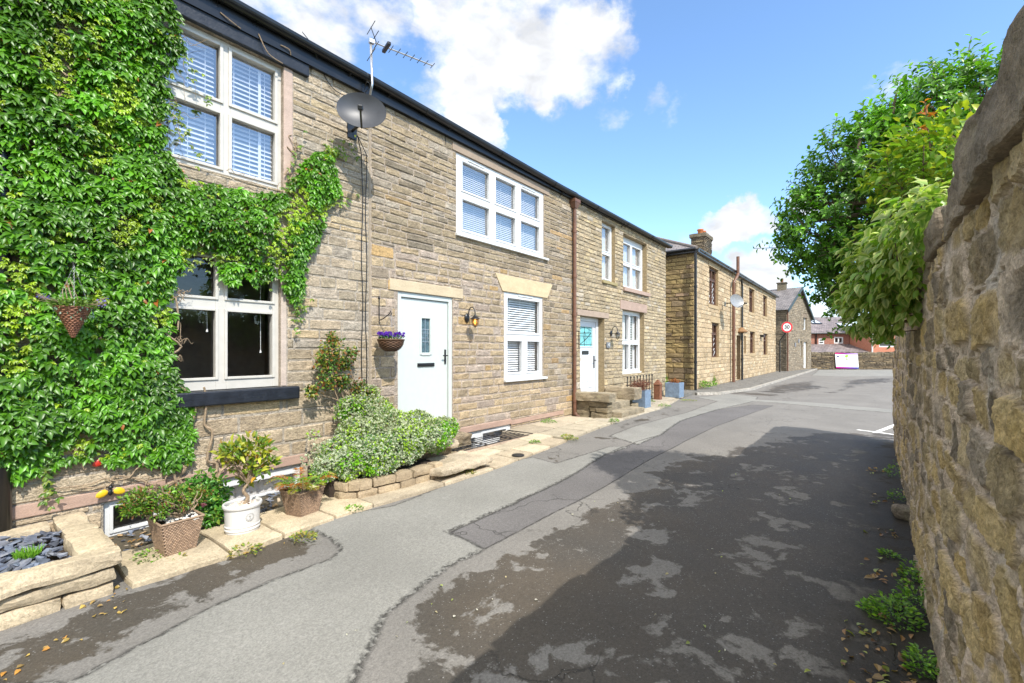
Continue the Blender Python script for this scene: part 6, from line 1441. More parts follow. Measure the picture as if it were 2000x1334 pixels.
# ---- the creeper over house A
IVY = [(-900, -300), (-60, -160), (200, -60), (330, -12), (352, 20), (360, 92), (338, 130), (328, 200), (322, 250), (334, 300), (350, 326), (378, 350), (430, 358), (478, 368), (520, 376), (556, 374), (578, 345), (592, 318), (618, 300), (646, 280), (664, 288), (655, 320), (662, 350), (672, 386), (642, 402), (634, 440), (624, 470),
       (606, 500), (600, 540), (594, 575), (578, 592), (560, 575), (548, 545), (540, 535), (520, 548), (500, 560), (478, 545), (455, 560), (440, 545), (430, 500), (395, 490), (370, 500), (348, 530), (336, 560), (340, 610), (332, 660), (338, 700), (352, 740), (372, 770), (378, 830), (374, 880), (366, 905), (330, 918), (290, 905), (235, 908), (190, 895), (140, 900), (95, 915), (60, 930), (15, 942), (-60, 935), (-500, 1000), (-1200, 1100)]
ivy = [onY(x, max(-300, y), F - .1) if x > -600 else (-2.2, onY(-600, y, F)[1]) for x, y in IVY]
ivy = [(max(-2.3, a), min(5.45, b)) for a, b in ivy]
T_ivy = thing('climbing_creeper', 'lush green five leaved creeper covering the left house front around its windows', 'creeper', (0.6, F - .02, -.1))
def creeper():
    mb = MB(); n = 46000
    x = ru(-2.3, 4.0, n); z = ru(-.15, 5.45, n); ok = inpoly(x, z, ivy); x, z = x[ok], z[ok]
    dens = fbm(np.stack([x * 1.6, z * 1.6, x * 0], -1), 4, 90); sd = -sdf_poly(x, z, ivy)
    keep = (ru(0, 1, len(x)) < np.clip(.92 + dens * .6, .5, 1) * np.where(x < -.3, .35, 1)); x, z, dens, sd = x[keep], z[keep], dens[keep], sd[keep]
    m = len(x); lump = fbm(np.stack([x * 2.6, z * 2.6, x * 0 + 3], -1), 4, 91)
    thick = np.clip(sd / .35, .12, 1) * np.clip(.15 + .14 * lump, .06, .3); dep = thick * ru(.0, 1, m) ** .55 + .035
    P0 = np.stack([x, F - dep, z], -1)
    tone = fbm(np.stack([x * 3.3, z * 3.3, x * 0 + 8], -1), 3, 93)
    lime = (fbm(np.stack([x * 4.3, z * 4.3, x * 0 + 5], -1), 3, 94) > .24) & (dep > thick * .55) | (ru(0, 1, m) < .07)
    s0 = ru(.055, .10, m) * np.where(lime, .55, 1)
    Nl = unit(np.stack([ru(-.5, .35, m), np.full(m, -1.0), ru(.15, 1.1, m)], -1))
    roll = rn(m) * .5; cnt = rng.integers(3, 6, m)
    for k, a in enumerate((-1.25, -.62, 0.0, .62, 1.25)):
        sel = cnt > abs(k - 2) * 1.6; q = np.nonzero(sel)[0]
        an = a * ru(.8, 1.15, len(q)) + roll[q]
        T = np.stack([np.sin(an), -ru(.25, .85, len(q)), -np.cos(an) * ru(.55, 1.0, len(q))], -1)
        s = s0[q] * (1 - .14 * abs(k - 2)) * ru(.85, 1.15, len(q))
        g = np.array([.075, .20, .010]) * np.exp(tone[q] * .55 + rn(len(q)) * .18)[:, None]
        lm = np.array([.26, .38, .02]) * ru(.7, 1.2, len(q), 1); rd = ru(0, 1, len(q)) < .003
        c = np.where(lime[q][:, None], lm, g); c = np.where(rd[:, None], np.array([.30, .10, .02]), c)
        leaves(mb, P0[q], T, Nl[q] + rn(len(q), 3) * .25, s, ru(.40, .52, len(q)), c * 1.15, c * .95)
    print('creeper leaves', m)
    mb.build('foliage', M_IVY, T_ivy, smooth=True)
    st = MB()
    def wander(p, q, r0, r1, n=9, j=.06):
        p, q = Vector(p), Vector(q); pts = [p.lerp(q, i / n) + Vector((random.uniform(-j, j), random.uniform(-.02, .015), random.uniform(-j, j))) * (0 if i == 0 else 1) for i in range(n + 1)]; pts = smooth_pts(pts, 3)
        st.tube(pts, [r0 + (r1 - r0) * i / (len(pts) - 1) for i in range(len(pts))], 6)
    for p, q, a, b in (((1.95, F - .06, -.12), (1.5, F - .05, .45), .022, .014), ((1.9, F - .08, -.1), (1.0, F - .05, .36), .018, .009), ((1.85, F - .05, .05), (1.2, F - .07, .62), .014, .009), ((1.75, F - .05, .2), (.8, F - .05, .42), .012, .006), ((1.5, F - .04, .4), (.6, F - .04, .34), .008, .004), ((1.6, F - .06, .35), (1.15, F - .09, .05), .007, .004), ((1.95, F - .05, .1), (1.8, F - .06, 1.2), .016, .01), ((1.3, F - .06, .35), (1.6, F - .1, -.02), .006, .004), ((2.0, F - .06, -.1), (1.95, F - .05, .6), .016, .012)): wander(p, q, a, b)
    for p, q in (((1.45, F - .05, .6), (-.5, F - .06, 3.5)), ((1.7, F - .05, .8), (1.3, F - .05, 3.2)), ((1.3, F - .06, 3.0), (2.9, F - .05, 3.3)), ((.9, F - .05, .5), (.2, F - .05, 4.6)), ((2.75, F - .03, 3.3), (2.74, F - .03, 4.2))): wander(p, q, .012, .005, 16, .1)
    for i in range(26):   # bare tendrils straying over the window glass and lintel
        a, b = random.choice([((328, 60), (430, 200)), ((326, 190), (400, 320)), ((336, 560), (385, 590)), ((338, 640), (385, 700)), ((345, 700), (380, 690)), ((430, 355), (520, 330)), ((550, 370), (585, 230))])
        p = on(a[0] + random.uniform(-8, 14), a[1] + random.uniform(-25, 40), F - .04); q = on(a[0] + (b[0] - a[0]) * random.uniform(.2, .9), a[1] + (b[1] - a[1]) * random.uniform(.1, 1), F - .05); wander(p, q, .0035, .0015, 6, .035)
    for a, b, c in (((430, 24), (452, 42), (470, 56)), ((505, 66), (524, 104), (552, 124)), ((548, 88), (565, 97), (568, 108))): st.tube(smooth_pts([on(*a, F - .08), on(*b, F - .09), on(*c, F - .07)], 5), .006, 5)
    st.build('stem', M_STEM, T_ivy)
    # loose sprays along window edges
    sm_ = MB(); P = []; 
    for i in range(260):
        a, b = random.choice([((332, 70), (420, 210)), ((330, 200), (400, 330)), ((562, 370), (590, 230)), ((648, 300), (700, 300)), ((640, 395), (690, 385)), ((590, 585), (575, 640)), ((430, 500), (530, 560)), ((345, 520), (430, 500)), ((90, 900), (95, 1000)), ((640, 290), (690, 275))]); s = random.random() ** 1.6
        P.append(on(a[0] + (b[0] - a[0]) * s + random.gauss(0, 7), a[1] + (b[1] - a[1]) * s + random.gauss(0, 9), F - random.uniform(.03, .1)))
    P = np.array([tuple(p) for p in P]); m = len(P)
    for a in (-.9, 0, .9):
        an = a + rn(m) * .5; T = np.stack([np.sin(an), -ru(.2, .7, m), -np.cos(an)], -1); c = np.where(ru(0, 1, m, 1) < .5, np.array([.10, .19, .02]), np.array([.2, .26, .03])) * ru(.7, 1.2, m, 1)
        leaves(sm_, P, T, np.array([[-.1, -1, .5]]) + rn(m, 3) * .3, ru(.03, .055, m), .5, c, c)
    sm_.build('young_leaves', M_IVY, T_ivy, smooth=True)
creeper()

def blob_cloud(blobs, n, shell=.35):
    """points through lumpy volumes: blobs (cx,cy,cz,rx,ry,rz,weight); returns P and outward normals"""
    w = np.array([b[6] for b in blobs], float); w /= w.sum(); idx = rng.choice(len(blobs), n, p=w); B_ = np.array([b[:6] for b in blobs])[idx]
    d = unit(rn(n, 3)); r = 1 - shell * ru(0, 1, n) ** 1.5; lump = fbm(d * 2.2 + idx[:, None] * 3.1, 3, 33); P = B_[:, :3] + d * B_[:, 3:] * (r * (1 + .28 * lump))[:, None]
    keep = np.ones(n, bool)
    for i, b in enumerate(blobs):
        q = (((P - np.array(b[:3])) / (np.array(b[3:6]) * .6)) ** 2).sum(1) < 1; keep &= ~(q & (idx != i))
    return P[keep], unit(d / B_[:, 3:])[keep]
def stem_set(mb, root, P, k, r0, r1, bend=.1):
    for i in rng.choice(len(P), min(k, len(P)), replace=False):
        a, b = Vector(root), Vector(P[i]); m1 = a.lerp(b, .35) + Vector((random.uniform(-bend, bend), random.uniform(-bend, bend), bend * .6)); m2 = a.lerp(b, .7) + Vector((random.uniform(-bend, bend), random.uniform(-bend, bend), bend * .3)); pts = smooth_pts([a, m1, m2, b], 4)
        mb.tube(pts, [r0 + (r1 - r0) * j / (len(pts) - 1) for j in range(len(pts))], 5)
UP = np.array([[0, 0, 1.0]])

# ---- variegated euonymus spilling over the planter wall
T_eu = thing('euonymus_bush', 'cream and lime variegated euonymus bush spilling over the low stone planter wall', 'bush', (3.6, 4.8, .1))
def bpt(px, py, Y): x, z = onY(px, py, Y); return x, Y, z
def euonymus():
    bl = []
    for px, py, Y, r, w in ((690, 900, 4.62, .24, 1), (640, 915, 4.72, .17, .6), (740, 890, 4.52, .26, 1.2), (790, 868, 4.5, .27, 1.2), (845, 850, 4.5, .26, 1.2), (868, 838, 4.58, .19, .8), (700, 850, 4.95, .26, 1), (760, 830, 4.9, .26, 1), (655, 880, 4.95, .17, .6), (690, 800, 5.2, .22, .8), (735, 805, 5.15, .22, .8), (718, 770, 5.3, .15, .5), (815, 828, 4.8, .22, .9), (625, 880, 5.1, .1, .3), (612, 850, 5.3, .07, .15), (600, 900, 5.1, .07, .15)):
        x, y, z = bpt(px, py, Y); bl.append((x, y, z, r * 1.05, r * .9, r * .82, w * r * r * 10))
    mb = MB(); P, O = blob_cloud(bl, 34000, .3); n = len(P)
    zone = fbm(P * 5.0, 3, 120); patch = fbm(P * 2.7 + 4, 3, 121)
    T = unit(O * .6 + rn(n, 3) * .7 + np.array([[-.1, -.2, .25]])); Nn = unit(O + UP * .6 + rn(n, 3) * .45)
    green = np.array([.05, .13, .035]); lime = np.array([.42, .58, .03]); cream = np.array([.78, .80, .62])
    rgrn = ru(0, 1, n, 1); isl = (zone + .35 * rn(n) > .42)[:, None]; isg = (patch > .33)[:, None] & (rgrn < .8)
    cc = np.where(isl, np.array([.22, .42, .03]), green) * ru(.75, 1.25, n, 1); cm = np.where(isl, lime, cream) * ru(.75, 1.1, n, 1)
    cc = np.where(isg, np.array([.10, .30, .015]), cc); cm = np.where(isg, np.array([.24, .48, .02]), cm)
    dark = (rgrn < .14); cm = np.where(dark, green * 1.3, cm); cm = np.where(P[:, 2:3] > .56, cm * np.array([.95, .92, .85]), cm)
    leaves(mb, P, T, Nn, ru(.024, .043, n), ru(.6, .75, n), cc, cm, LEAF5)
    mb.build('foliage', M_VARI, T_eu, smooth=False)
    st = MB(); stem_set(st, (3.4, 4.85, .05), P, 60, .009, .003); st.build('stem', M_BARK, T_eu)
euonymus()
# ---- rose bush trained against the wall behind it
T_ro = thing('rose_bush', 'leggy red tinged rose bush against the wall above the variegated bush', 'bush', (3.05, 5.35, .1))
def rose():
    bl = []
    for px, py, r, w in ((650, 690, .2, 1.2), (636, 705, .15, .9), (672, 705, .14, .8), (650, 660, .08, .3), (690, 690, .08, .3), (640, 740, .15, .7), (610, 765, .09, .4), (668, 745, .12, .6), (700, 760, .13, .6), (690, 800, .12, .4), (720, 770, .1, .3)):
        x, y, z = bpt(px, py, F - .2); bl.append((x, y, z, r, r * .7, r, w))
    P, O = blob_cloud(bl, 2300, .85); n = len(P); mb = MB(); c = np.array([[.07, .15, .02]]) * np.exp(rn(n, 1) * .4); k = ru(0, 1, n, 1); c = np.where(k < .2, np.array([.30, .12, .03]), c); c = np.where((k > .2) & (k < .42), np.array([.26, .26, .03]), c)
    leaves(mb, P, unit(rn(n, 3) + O * .5), unit(rn(n, 3) * .6 + np.array([[-.2, -.8, .8]])), ru(.03, .055, n), .55, c, c * .85); mb.build('foliage', M_LEAF, T_ro, smooth=True)
    st = MB(); 
    for a in ([(738, 880), (700, 820), (668, 770), (655, 700)], [(738, 880), (705, 830), (660, 780), (640, 690)], [(725, 870), (700, 800), (690, 740), (668, 690)], [(730, 870), (672, 790), (615, 770)], [(660, 760), (640, 730), (605, 690)]):
        pts = smooth_pts([on(x, y, F - .16 - .05 * random.random()) for x, y in a], 5); st.tube(pts, [.015 - .011 * i / (len(pts) - 1) for i in range(len(pts))], 6)
    stem_set(st, on(655, 730, F - .17), P, 40, .004, .0015, .05); st.build('stem', M_STEM, T_ro)
    fl = MB(); p = on(690, 791, F - .3); q = np.array([tuple(p)] * 9); leaves(fl, q, rn(9, 3), rn(9, 3), .03, .9, np.array([[.75, .25, .3]] * 9), np.array([[.7, .3, .35]] * 9)); fl.build('flower', M_PETAL, T_ro)
rose()
# ---- plants in the pots (parts of their pots)
def pot_shrub():
    bl = []
    for px, py, r, w in ((455, 880, .09, 1), (440, 888, .07, .7), (485, 872, .1, 1), (510, 880, .09, 1), (525, 905, .07, .7), (470, 905, .1, 1), (500, 915, .1, .9), (480, 935, .06, .5), (515, 865, .05, .4)):
        x, y, z = bpt(px, py, 4.48 + random.uniform(-.08, .1)); bl.append((x, y, z, r, r, r, w))
    P, O = blob_cloud(bl, 560, .95); n = len(P); mb = MB(); k = ru(0, 1, n, 1); c = np.where(k < .45, np.array([.12, .21, .02]), np.array([.34, .36, .03])) * ru(.75, 1.2, n, 1); c = np.where(k > .93, np.array([.5, .26, .03]), c)
    leaves(mb, P, unit(O + UP * .5 + rn(n, 3) * .6), unit(UP + rn(n, 3) * .5 + np.array([[-.2, -.6, 0]])), ru(.048, .08, n), .42, c, c * .9); mb.build('foliage', M_LEAF, WPOT, smooth=True)
    st = MB(); a = Vector((pcx + .0, pcy, pz + .22)); b = Vector(bpt(484, 945, 4.48)); pts = smooth_pts([a, a.lerp(b, .35) + Vector((.03, 0, 0)), a.lerp(b, .7) + Vector((-.02, .01, 0)), b], 5); st.tube(pts, [.02 - .009 * i / (len(pts) - 1) for i in range(len(pts))], 8); stem_set(st, b, P, 34, .006, .002, .03); st.build('stem', M_STEM, WPOT)
pot_shrub()
def azalea():
    bl = []
    for px, py, Y, r, w in ((258, 982, 4.48, .09, .9), (275, 968, 4.5, .09, .8), (252, 1000, 4.44, .06, .5), (290, 985, 4.5, .1, 1), (320, 975, 4.5, .12, 1), (345, 965, 4.55, .1, 1), (265, 992, 4.45, .07, .6), (355, 985, 4.52, .07, .6), (310, 1000, 4.45, .07, .5), (390, 965, 4.75, .1, .8)): x, y, z = bpt(px, py, Y); bl.append((x, y, z, r, r, r * .75, w))
    P, O = blob_cloud(bl, 2100, .9); n = len(P); mb = MB(); c = np.array([[.10, .21, .022]]) * np.exp(rn(n, 1) * .4); k = ru(0, 1, n, 1); c = np.where(k < .12, np.array([.30, .14, .05]), c); c = np.where(k > .8, np.array([.24, .30, .04]), c)
    leaves(mb, P, unit(O * .7 + rn(n, 3) * .6 + UP * .4), unit(UP + rn(n, 3) * .5), ru(.022, .04, n), .45, c, c * .9); mb.build('foliage', M_LEAF, WP1, smooth=True)
    st = MB(); stem_set(st, (1.36, 4.55, .14), P, 40, .007, .002, .04); st.build('stem', M_STEM, WP1)
azalea()
T_sh = thing('garden_shrub', 'green pink flowered shrub growing behind the wicker planter below the creeper', 'shrub', (1.85, 5.2, -.12))
def shrub():
    bl = []
    for px, py, Y, r, w in ((395, 950, 5.1, .15, 1), (420, 960, 5.0, .14, 1), (400, 985, 4.95, .13, .9), (428, 990, 4.9, .1, .7), (375, 965, 5.15, .1, .6), (415, 1010, 4.85, .09, .6), (388, 1010, 4.85, .08, .5)): x, y, z = bpt(px, py, Y); bl.append((x, y, z, r, r * .8, r, w))
    P, O = blob_cloud(bl, 1500, .8); n = len(P); mb = MB(); c = np.array([[.06, .18, .02]]) * np.exp(rn(n, 1) * .4); k = ru(0, 1, n, 1); c = np.where(k > .8, np.array([.2, .3, .04]), c)
    leaves(mb, P, unit(O * .6 + rn(n, 3) * .6), unit(UP + rn(n, 3) * .5 + np.array([[-.1, -.6, 0]])), ru(.035, .065, n), .5, c, c * .9); mb.build('foliage', M_LEAF, T_sh, smooth=True)
    st = MB(); stem_set(st, (1.85, 5.2, -.12), P, 30, .010, .003, .05); st.build('stem', M_STEM, T_sh)
    fl = MB(); p = np.array([bpt(398, 986, 4.82)] * 8); leaves(fl, p, rn(8, 3), rn(8, 3), .028, .9, np.array([[.75, .2, .4]] * 8), np.array([[.8, .4, .5]] * 8)); fl.build('flower', M_PETAL, T_sh)
shrub()
def fern():
    mb = MB(); P = []; T = []; Nn = []; S_ = []; Cc = []; st = MB()
    for i in range(26):
        a = random.uniform(0, 6.283); L_ = random.uniform(.16, .29); lift = random.uniform(.9, 2.0); base = Vector((2.36 + .06 * math.cos(a), 4.50 + .06 * math.sin(a), .13)); red = random.random() < .4
        pts = [base + Vector((math.cos(a) * L_ * s, math.sin(a) * L_ * s, lift * L_ * s - .7 * L_ * s * s * lift)) for s in np.linspace(0, 1, 14)]; st.tube(pts, .0022, 4)
        for j in range(2, 14):
            d = (pts[j] - pts[j - 1]).normalized(); sd = d.cross(Vector((0, 0, 1))).normalized()
            for s in (-1, 1):
                P.append(tuple(pts[j])); T.append(tuple(sd * s + d * .55)); Nn.append((0, 0, 1)); S_.append(.062 * math.sin(math.pi * (j + 1.2) / 15.5) + .006); f = j / 14
                c = (.42, .15, .02) if red and f > .35 else ((.32, .30, .02) if f > .6 else (.14, .28, .02)); Cc.append([v * random.uniform(.75, 1.2) for v in c])
    leaves(mb, np.array(P), np.array(T), np.array(Nn) + rn(len(P), 3) * .2, np.array(S_), .3, np.array(Cc), np.array(Cc), LEAF5); mb.build('fronds', M_LEAF, WP2); st.build('stem', M_STEM, WP2)
fern()
# ---- hanging baskets
HB = thing('hanging_basket', 'cone shaped brown wicker basket of lavender hanging on chains before the creeper', 'hanging basket', (.762, 5.1, 1.66))
def cone_basket():
    bx_, by_, bz_ = .762, 5.08, 1.905; R0_ = .118; H0 = .25
    def f(u, v): a = u * 2 * np.pi; r = R0_ * (.06 + .94 * v); return np.stack([bx_ + r * np.cos(a), by_ + r * np.sin(a), bz_ - H0 + H0 * v], -1), np.stack([np.cos(a), np.sin(a), np.full(u.shape, -.3)], -1)
    mb = MB(); weave(mb, f, 18, 14, (.22, .095, .05), .007); mb.lathe([(.006, -H0), (R0_ * .97, 0), (R0_ * .9, -.02)], (bx_, by_, bz_), 18, (.06, .03, .02)); mb.build('basket', M_WICK, HB)
    for k in range(3):
        mb = MB(); a = k * 2.1 + .4; p = Vector((bx_ + R0_ * math.cos(a), by_ + R0_ * math.sin(a), bz_)); q = Vector((bx_ + .012, by_ + .06, bz_ + .34)); n = 26
        for i in range(n):
            c = p.lerp(q, (i + .5) / n); d = (q - p).normalized(); s = d.cross(Vector((0, 0, 1))).normalized() if i % 2 else d.cross(Vector((1, .3, 0))).normalized()
            mb.tube([c + d * .009 * math.cos(w) + s * .005 * math.sin(w) for w in np.linspace(0, 6.283, 9)], .0010, 4, cap=False)
        mb.build('chain', plain('dull chain steel', (.30, .30, .31), .5, metal=.6), HB)
    mb = MB(); q = Vector((bx_ + .012, by_ + .06, bz_ + .34)); mb.tube([q, q + Vector((0, .03, .03)), q + Vector((0, .16, .0)), q + Vector((0, .4, -.02))], .007, 6); mb.build('hook', M_IRON, HB)
    n = 300; a = ru(0, 6.283, n); r = R0_ * ru(0, 1.15, n) ** .6; P = np.stack([bx_ + r * np.cos(a), by_ + r * np.sin(a), bz_ + ru(-.01, .05, n)], -1); c = np.array([[.14, .22, .05]]) * np.exp(rn(n, 1) * .35); mb = MB(); leaves(mb, P, unit(np.stack([np.cos(a), np.sin(a), ru(-.2, 1.3, n)], -1)), unit(UP + rn(n, 3) * .6), ru(.025, .05, n), .4, c, c * 1.1)
    n = 90; a = ru(0, 6.283, n); P = np.stack([bx_ + R0_ * np.cos(a), by_ + R0_ * np.sin(a), bz_ + ru(-.12, .02, n)], -1); c = np.array([[.13, .22, .14]]) * ru(.7, 1.2, n, 1); leaves(mb, P, np.stack([np.cos(a) * .3, np.sin(a) * .3, np.full(n, -1.)], -1), rn(n, 3), ru(.015, .03, n), .6, c, c, LEAF5); mb.build('foliage', M_LEAF, HB, smooth=True)
    st = MB(); mbp = MB(); P = []
    for i in range(26):
        a = random.choice((random.uniform(-.7, .5), random.uniform(2.6, 3.8))); b = Vector((bx_ + .08 * math.cos(a), by_ + .08 * math.sin(a), bz_ + .02)); e = b + Vector((math.cos(a) * .13, math.sin(a) * .1, random.uniform(0, .08))); st.tube([b, e], .0015, 4); P += [tuple(b.lerp(e, s)) for s in np.linspace(.65, 1, 5)] if i % 2 else []
    for i in range(5): st.tube([(bx_ + random.uniform(-.06, .05), by_, bz_), (bx_ + random.uniform(-.07, .03), by_ + .02, bz_ + random.uniform(.14, .3))], .0025, 4)
    P = np.array(P); n = len(P); c = np.array([[.16, .14, .50]]) * ru(.7, 1.4, n, 1); leaves(mbp, P, rn(n, 3), rn(n, 3), ru(.012, .02, n), .8, c, c, LEAF5); mbp.build('flower', M_PETAL, HB); st.build('stem', M_STEM, HB)
cone_basket()
HB2 = thing('hanging_basket', 'round brown wicker basket of purple pansies hanging beside the sage door', 'hanging basket', (4.02, F - .28, 1.5))
def bowl_basket():
    bx_, by_, bz_ = U(739.5), F - .28, 1.70; R0_ = .175
    def f(u, v): a = u * 2 * np.pi; th = .35 + (np.pi / 2 - .35) * v; r = R0_ * np.sin(th); return np.stack([bx_ + r * np.cos(a), by_ + r * np.sin(a), bz_ - .17 * np.cos(th) * 1.0], -1), np.stack([np.cos(a), np.sin(a), np.full(u.shape, -.5)], -1)
    mb = MB(); weave(mb, f, 12, 14, (.10, .05, .025), .010); mb.lathe([(0, -.16), (.06, -.16), (R0_ * .95, 0), (R0_ * .9, -.03), (0, -.03)], (bx_, by_, bz_), 18, (.03, .018, .01)); mb.tube([(bx_ + R0_ * 1.02 * math.cos(a), by_ + R0_ * 1.02 * math.sin(a), bz_) for a in np.linspace(0, 6.283, 25)], .012, 6, (.10, .05, .025), cap=False); mb.build('basket', M_WICK, HB2)
    for k in range(3): a = k * 2.1; mb = MB(); mb.tube([(bx_ + R0_ * math.cos(a), by_ + R0_ * math.sin(a), bz_), (bx_, by_, bz_ + .35)], .0025, 4); mb.build('chain', M_STEEL, HB2)
    n = 190; a = ru(0, 6.283, n); r = R0_ * ru(0, .95, n) ** .5; P = np.stack([bx_ + r * np.cos(a), by_ + r * np.sin(a), bz_ + ru(.0, .06, n)], -1); c = np.array([[.055, .14, .03]]) * ru(.6, 1.3, n, 1); mb = MB(); leaves(mb, P, unit(rn(n, 3) + UP * .5), rn(n, 3) + UP, ru(.025, .04, n), .5, c, c); mb.build('foliage', M_LEAF, HB2, smooth=True)
    n = 60; a = ru(0, 6.283, n); r = R0_ * ru(0, 1.0, n) ** .5; P0 = np.stack([bx_ + r * np.cos(a), by_ + r * np.sin(a), bz_ + ru(.05, .10, n)], -1); mb = MB()
    fn = unit(np.array([[-.4, -1, .5]]) + rn(n, 3) * .4); t1 = unit(np.cross(fn, UP)); t2 = np.cross(fn, t1)
    for k in range(5): w = 2 * math.pi * k / 5; T = t1 * math.cos(w) + t2 * math.sin(w); c = np.array([[.085, .015, .33]]) * ru(.7, 1.3, n, 1); leaves(mb, P0, T, fn, ru(.022, .03, n), .95, c * .6, c, LEAF5)
    mb.build('flower', M_PETAL, HB2)
bowl_basket()
# ---- metal ladybird ornaments under the creeper
def ladybird(px, py, wing, label, s=1.0, rot=0, out=.03):
    p = on(px, py, F - out); t = thing('ladybird_ornament', label, 'garden ornament', tuple(p), 'metal ladybird ornaments')
    mb = MB(); mb.lathe([(0, .035), (.015, .022), (.02, 0), (.015, -.022), (0, -.035)], p + Vector((0, -.03, 0)), 12, sx=s, sy=.7); mb.build('body', M_BLACK, t, smooth=True)
    mb = MB(); mb.lathe([(0, .02), (.015, .013), (.02, 0), (.015, -.013), (0, -.02)], p + Vector((.0, -.035, .045 * s)), 12); mb.build('head', M_BLACK, t, smooth=True)
    for sd in (-1, 1):
        M = Matrix.Rotation(sd * 2.0 + rot, 3, 'Y') ; mb = MB(); mb.lathe([(0, .062), (.024, .045), (.032, .014), (.026, -.018), (0, -.032)], p + Vector((sd * .048 * s, -.04, .005)), 14, M=M, sy=.35)
        mb.build('wing', wing, t, smooth=True)
ladybird(214, 960, M_BEE, 'yellow winged metal ladybird ornament on the wall above the raised bed'); ladybird(208, 900, M_RED, 'red winged metal ladybird ornament half hidden under the creeper edge', out=.0)

# ---- trees and shrubs over the garden wall
T_h = thing('holly_tree', 'dense dark green glossy tree rising behind the garden wall', 'tree', (5.0, -1.05, 0))
def tree():
    bl = []
    for px, py, d, r, w in ((1640, 440, 5.6, .62, 1), (1600, 470, 5.7, .42, .7), (1690, 360, 5.6, .68, 1), (1720, 290, 5.5, .5, .8), (1700, 510, 5.8, .6, 1), (1660, 540, 5.8, .4, .6), (1780, 290, 5.4, .65, 1), (1840, 250, 5.1, .7, 1), (1900, 220, 4.9, .6, .8), (1940, 170, 4.7, .35, .4), (1760, 430, 5.8, .8, 1), (1700, 590, 5.9, .4, .6), (1850, 400, 5.6, .8, .8), (1760, 245, 5.3, .3, .4), (1680, 265, 5.4, .25, .35), (1570, 420, 5.7, .2, .3), (1850, 160, 5.0, .28, .3), (1620, 380, 5.6, .3, .4), (1575, 500, 5.7, .22, .3)):
        d *= .73; r *= .73; p = atd(px, py + (22 if py < 300 else 0), d); bl.append((p.x, p.y, p.z, r, r, r, w * r * r))
    P, O = blob_cloud(bl, 5200, .5); n0 = len(P)   # sprig points
    m = 9; n = n0 * m; sd = unit(O + UP * .45 + rn(n0, 3) * .45); L_ = np.where(ru(0, 1, n0) < .12, ru(.14, .28, n0), ru(.06, .14, n0))
    k = np.tile(np.linspace(.1, 1, m), n0); ii = np.repeat(np.arange(n0), m)
    base = P[ii] + sd[ii] * (L_[ii] * k)[:, None]
    a = unit(np.cross(sd, rn(n0, 3)))[ii]; b = np.cross(sd[ii], a); an = np.tile(np.arange(m) * 2.4, n0) + ru(0, .5, n); T = unit(a * np.cos(an)[:, None] + b * np.sin(an)[:, None] + sd[ii] * ru(.35, .9, n, 1))
    tone = fbm(P * 2.2, 3, 140)[ii]; c = np.array([[.085, .21, .02]]) * np.exp(tone * .6 + rn(n) * .25)[:, None]; tip = (k > .75) & (ru(0, 1, n) < .6); c = np.where(tip[:, None], c * np.array([1.7, 1.6, 1.1]), c)
    mb = MB(); leaves(mb, base, T, unit(sd[ii] + UP * .3 + rn(n, 3) * .3), ru(.036, .062, n), .5, c * 1.1, c * .9); mb.build('crown', M_HOLLY, T_h, smooth=True)
    st = MB(); root = Vector((5.0, -1.05, 0)); top = Vector((4.9, -.55, 2.45)); st.tube(smooth_pts([root, root.lerp(top, .5) + Vector((.06, .05, 0)), top], 5), [.15 - .07 * i / 10 for i in range(11)], 10); stem_set(st, top, P, 70, .035, .006, .2)
    for i in rng.choice(n0, 500, replace=False): st.tube([tuple(P[i] - sd[i] * .18), tuple(P[i] + sd[i] * L_[i])], [.005, .002], 4)
    st.build('trunk', M_BARK, T_h)
tree()
T_v = thing('variegated_shrub', 'pale yellow edged large leaved shrub spilling over the top of the garden wall', 'shrub', (5.6, -.6, 1.8))
def vshrub():
    bl = []
    for px, py, d, r, w in ((1700, 570, 5.0, .30, 1), (1730, 530, 4.6, .34, 1.1), (1690, 615, 5.2, .22, .8), (1725, 635, 4.9, .17, .6), (1765, 480, 4.2, .32, 1.1), (1745, 590, 4.7, .24, .7), (1800, 430, 3.7, .26, 1), (1835, 395, 3.4, .18, .6), (1660, 570, 5.3, .18, .5), (1700, 490, 4.9, .26, .8), (1780, 530, 4.2, .2, .6), (1670, 620, 5.2, .14, .4)): d *= .72; r *= .74; p = atd(px + 2, py, d); bl.append((p.x, p.y, p.z, r, r, r, w * r * r * 20))
    P, O = blob_cloud(bl, 2300, .7); n = len(P); T = unit(O * .6 + np.array([[0, .25, -.55]]) + rn(n, 3) * .4); Nn = unit(O * .5 + UP * .9 + rn(n, 3) * .3 + np.array([[-.2, .1, 0]])); mb = MB()
    k = ru(0, 1, n, 1); cc = np.where(k < .5, np.array([.12, .24, .03]), np.array([.20, .34, .04])) * ru(.75, 1.2, n, 1); cm = np.where(k < .75, np.array([.56, .60, .22]), np.array([.16, .32, .03])) * ru(.7, 1.1, n, 1)
    leaves(mb, P, T, Nn, ru(.055, .095, n), ru(.5, .62, n), cc, cm); mb.build('foliage', M_LEAF, T_v, smooth=True)
    st = MB(); stem_set(st, (5.6, -.6, 1.7), P, 40, .010, .003, .1); st.build('stem', M_BARK, T_v)
vshrub()
T_l = thing('lime_shrub', 'lime green shrub with one red tipped shoot above the wall coping', 'shrub', (4.7, -.7, 1.9))
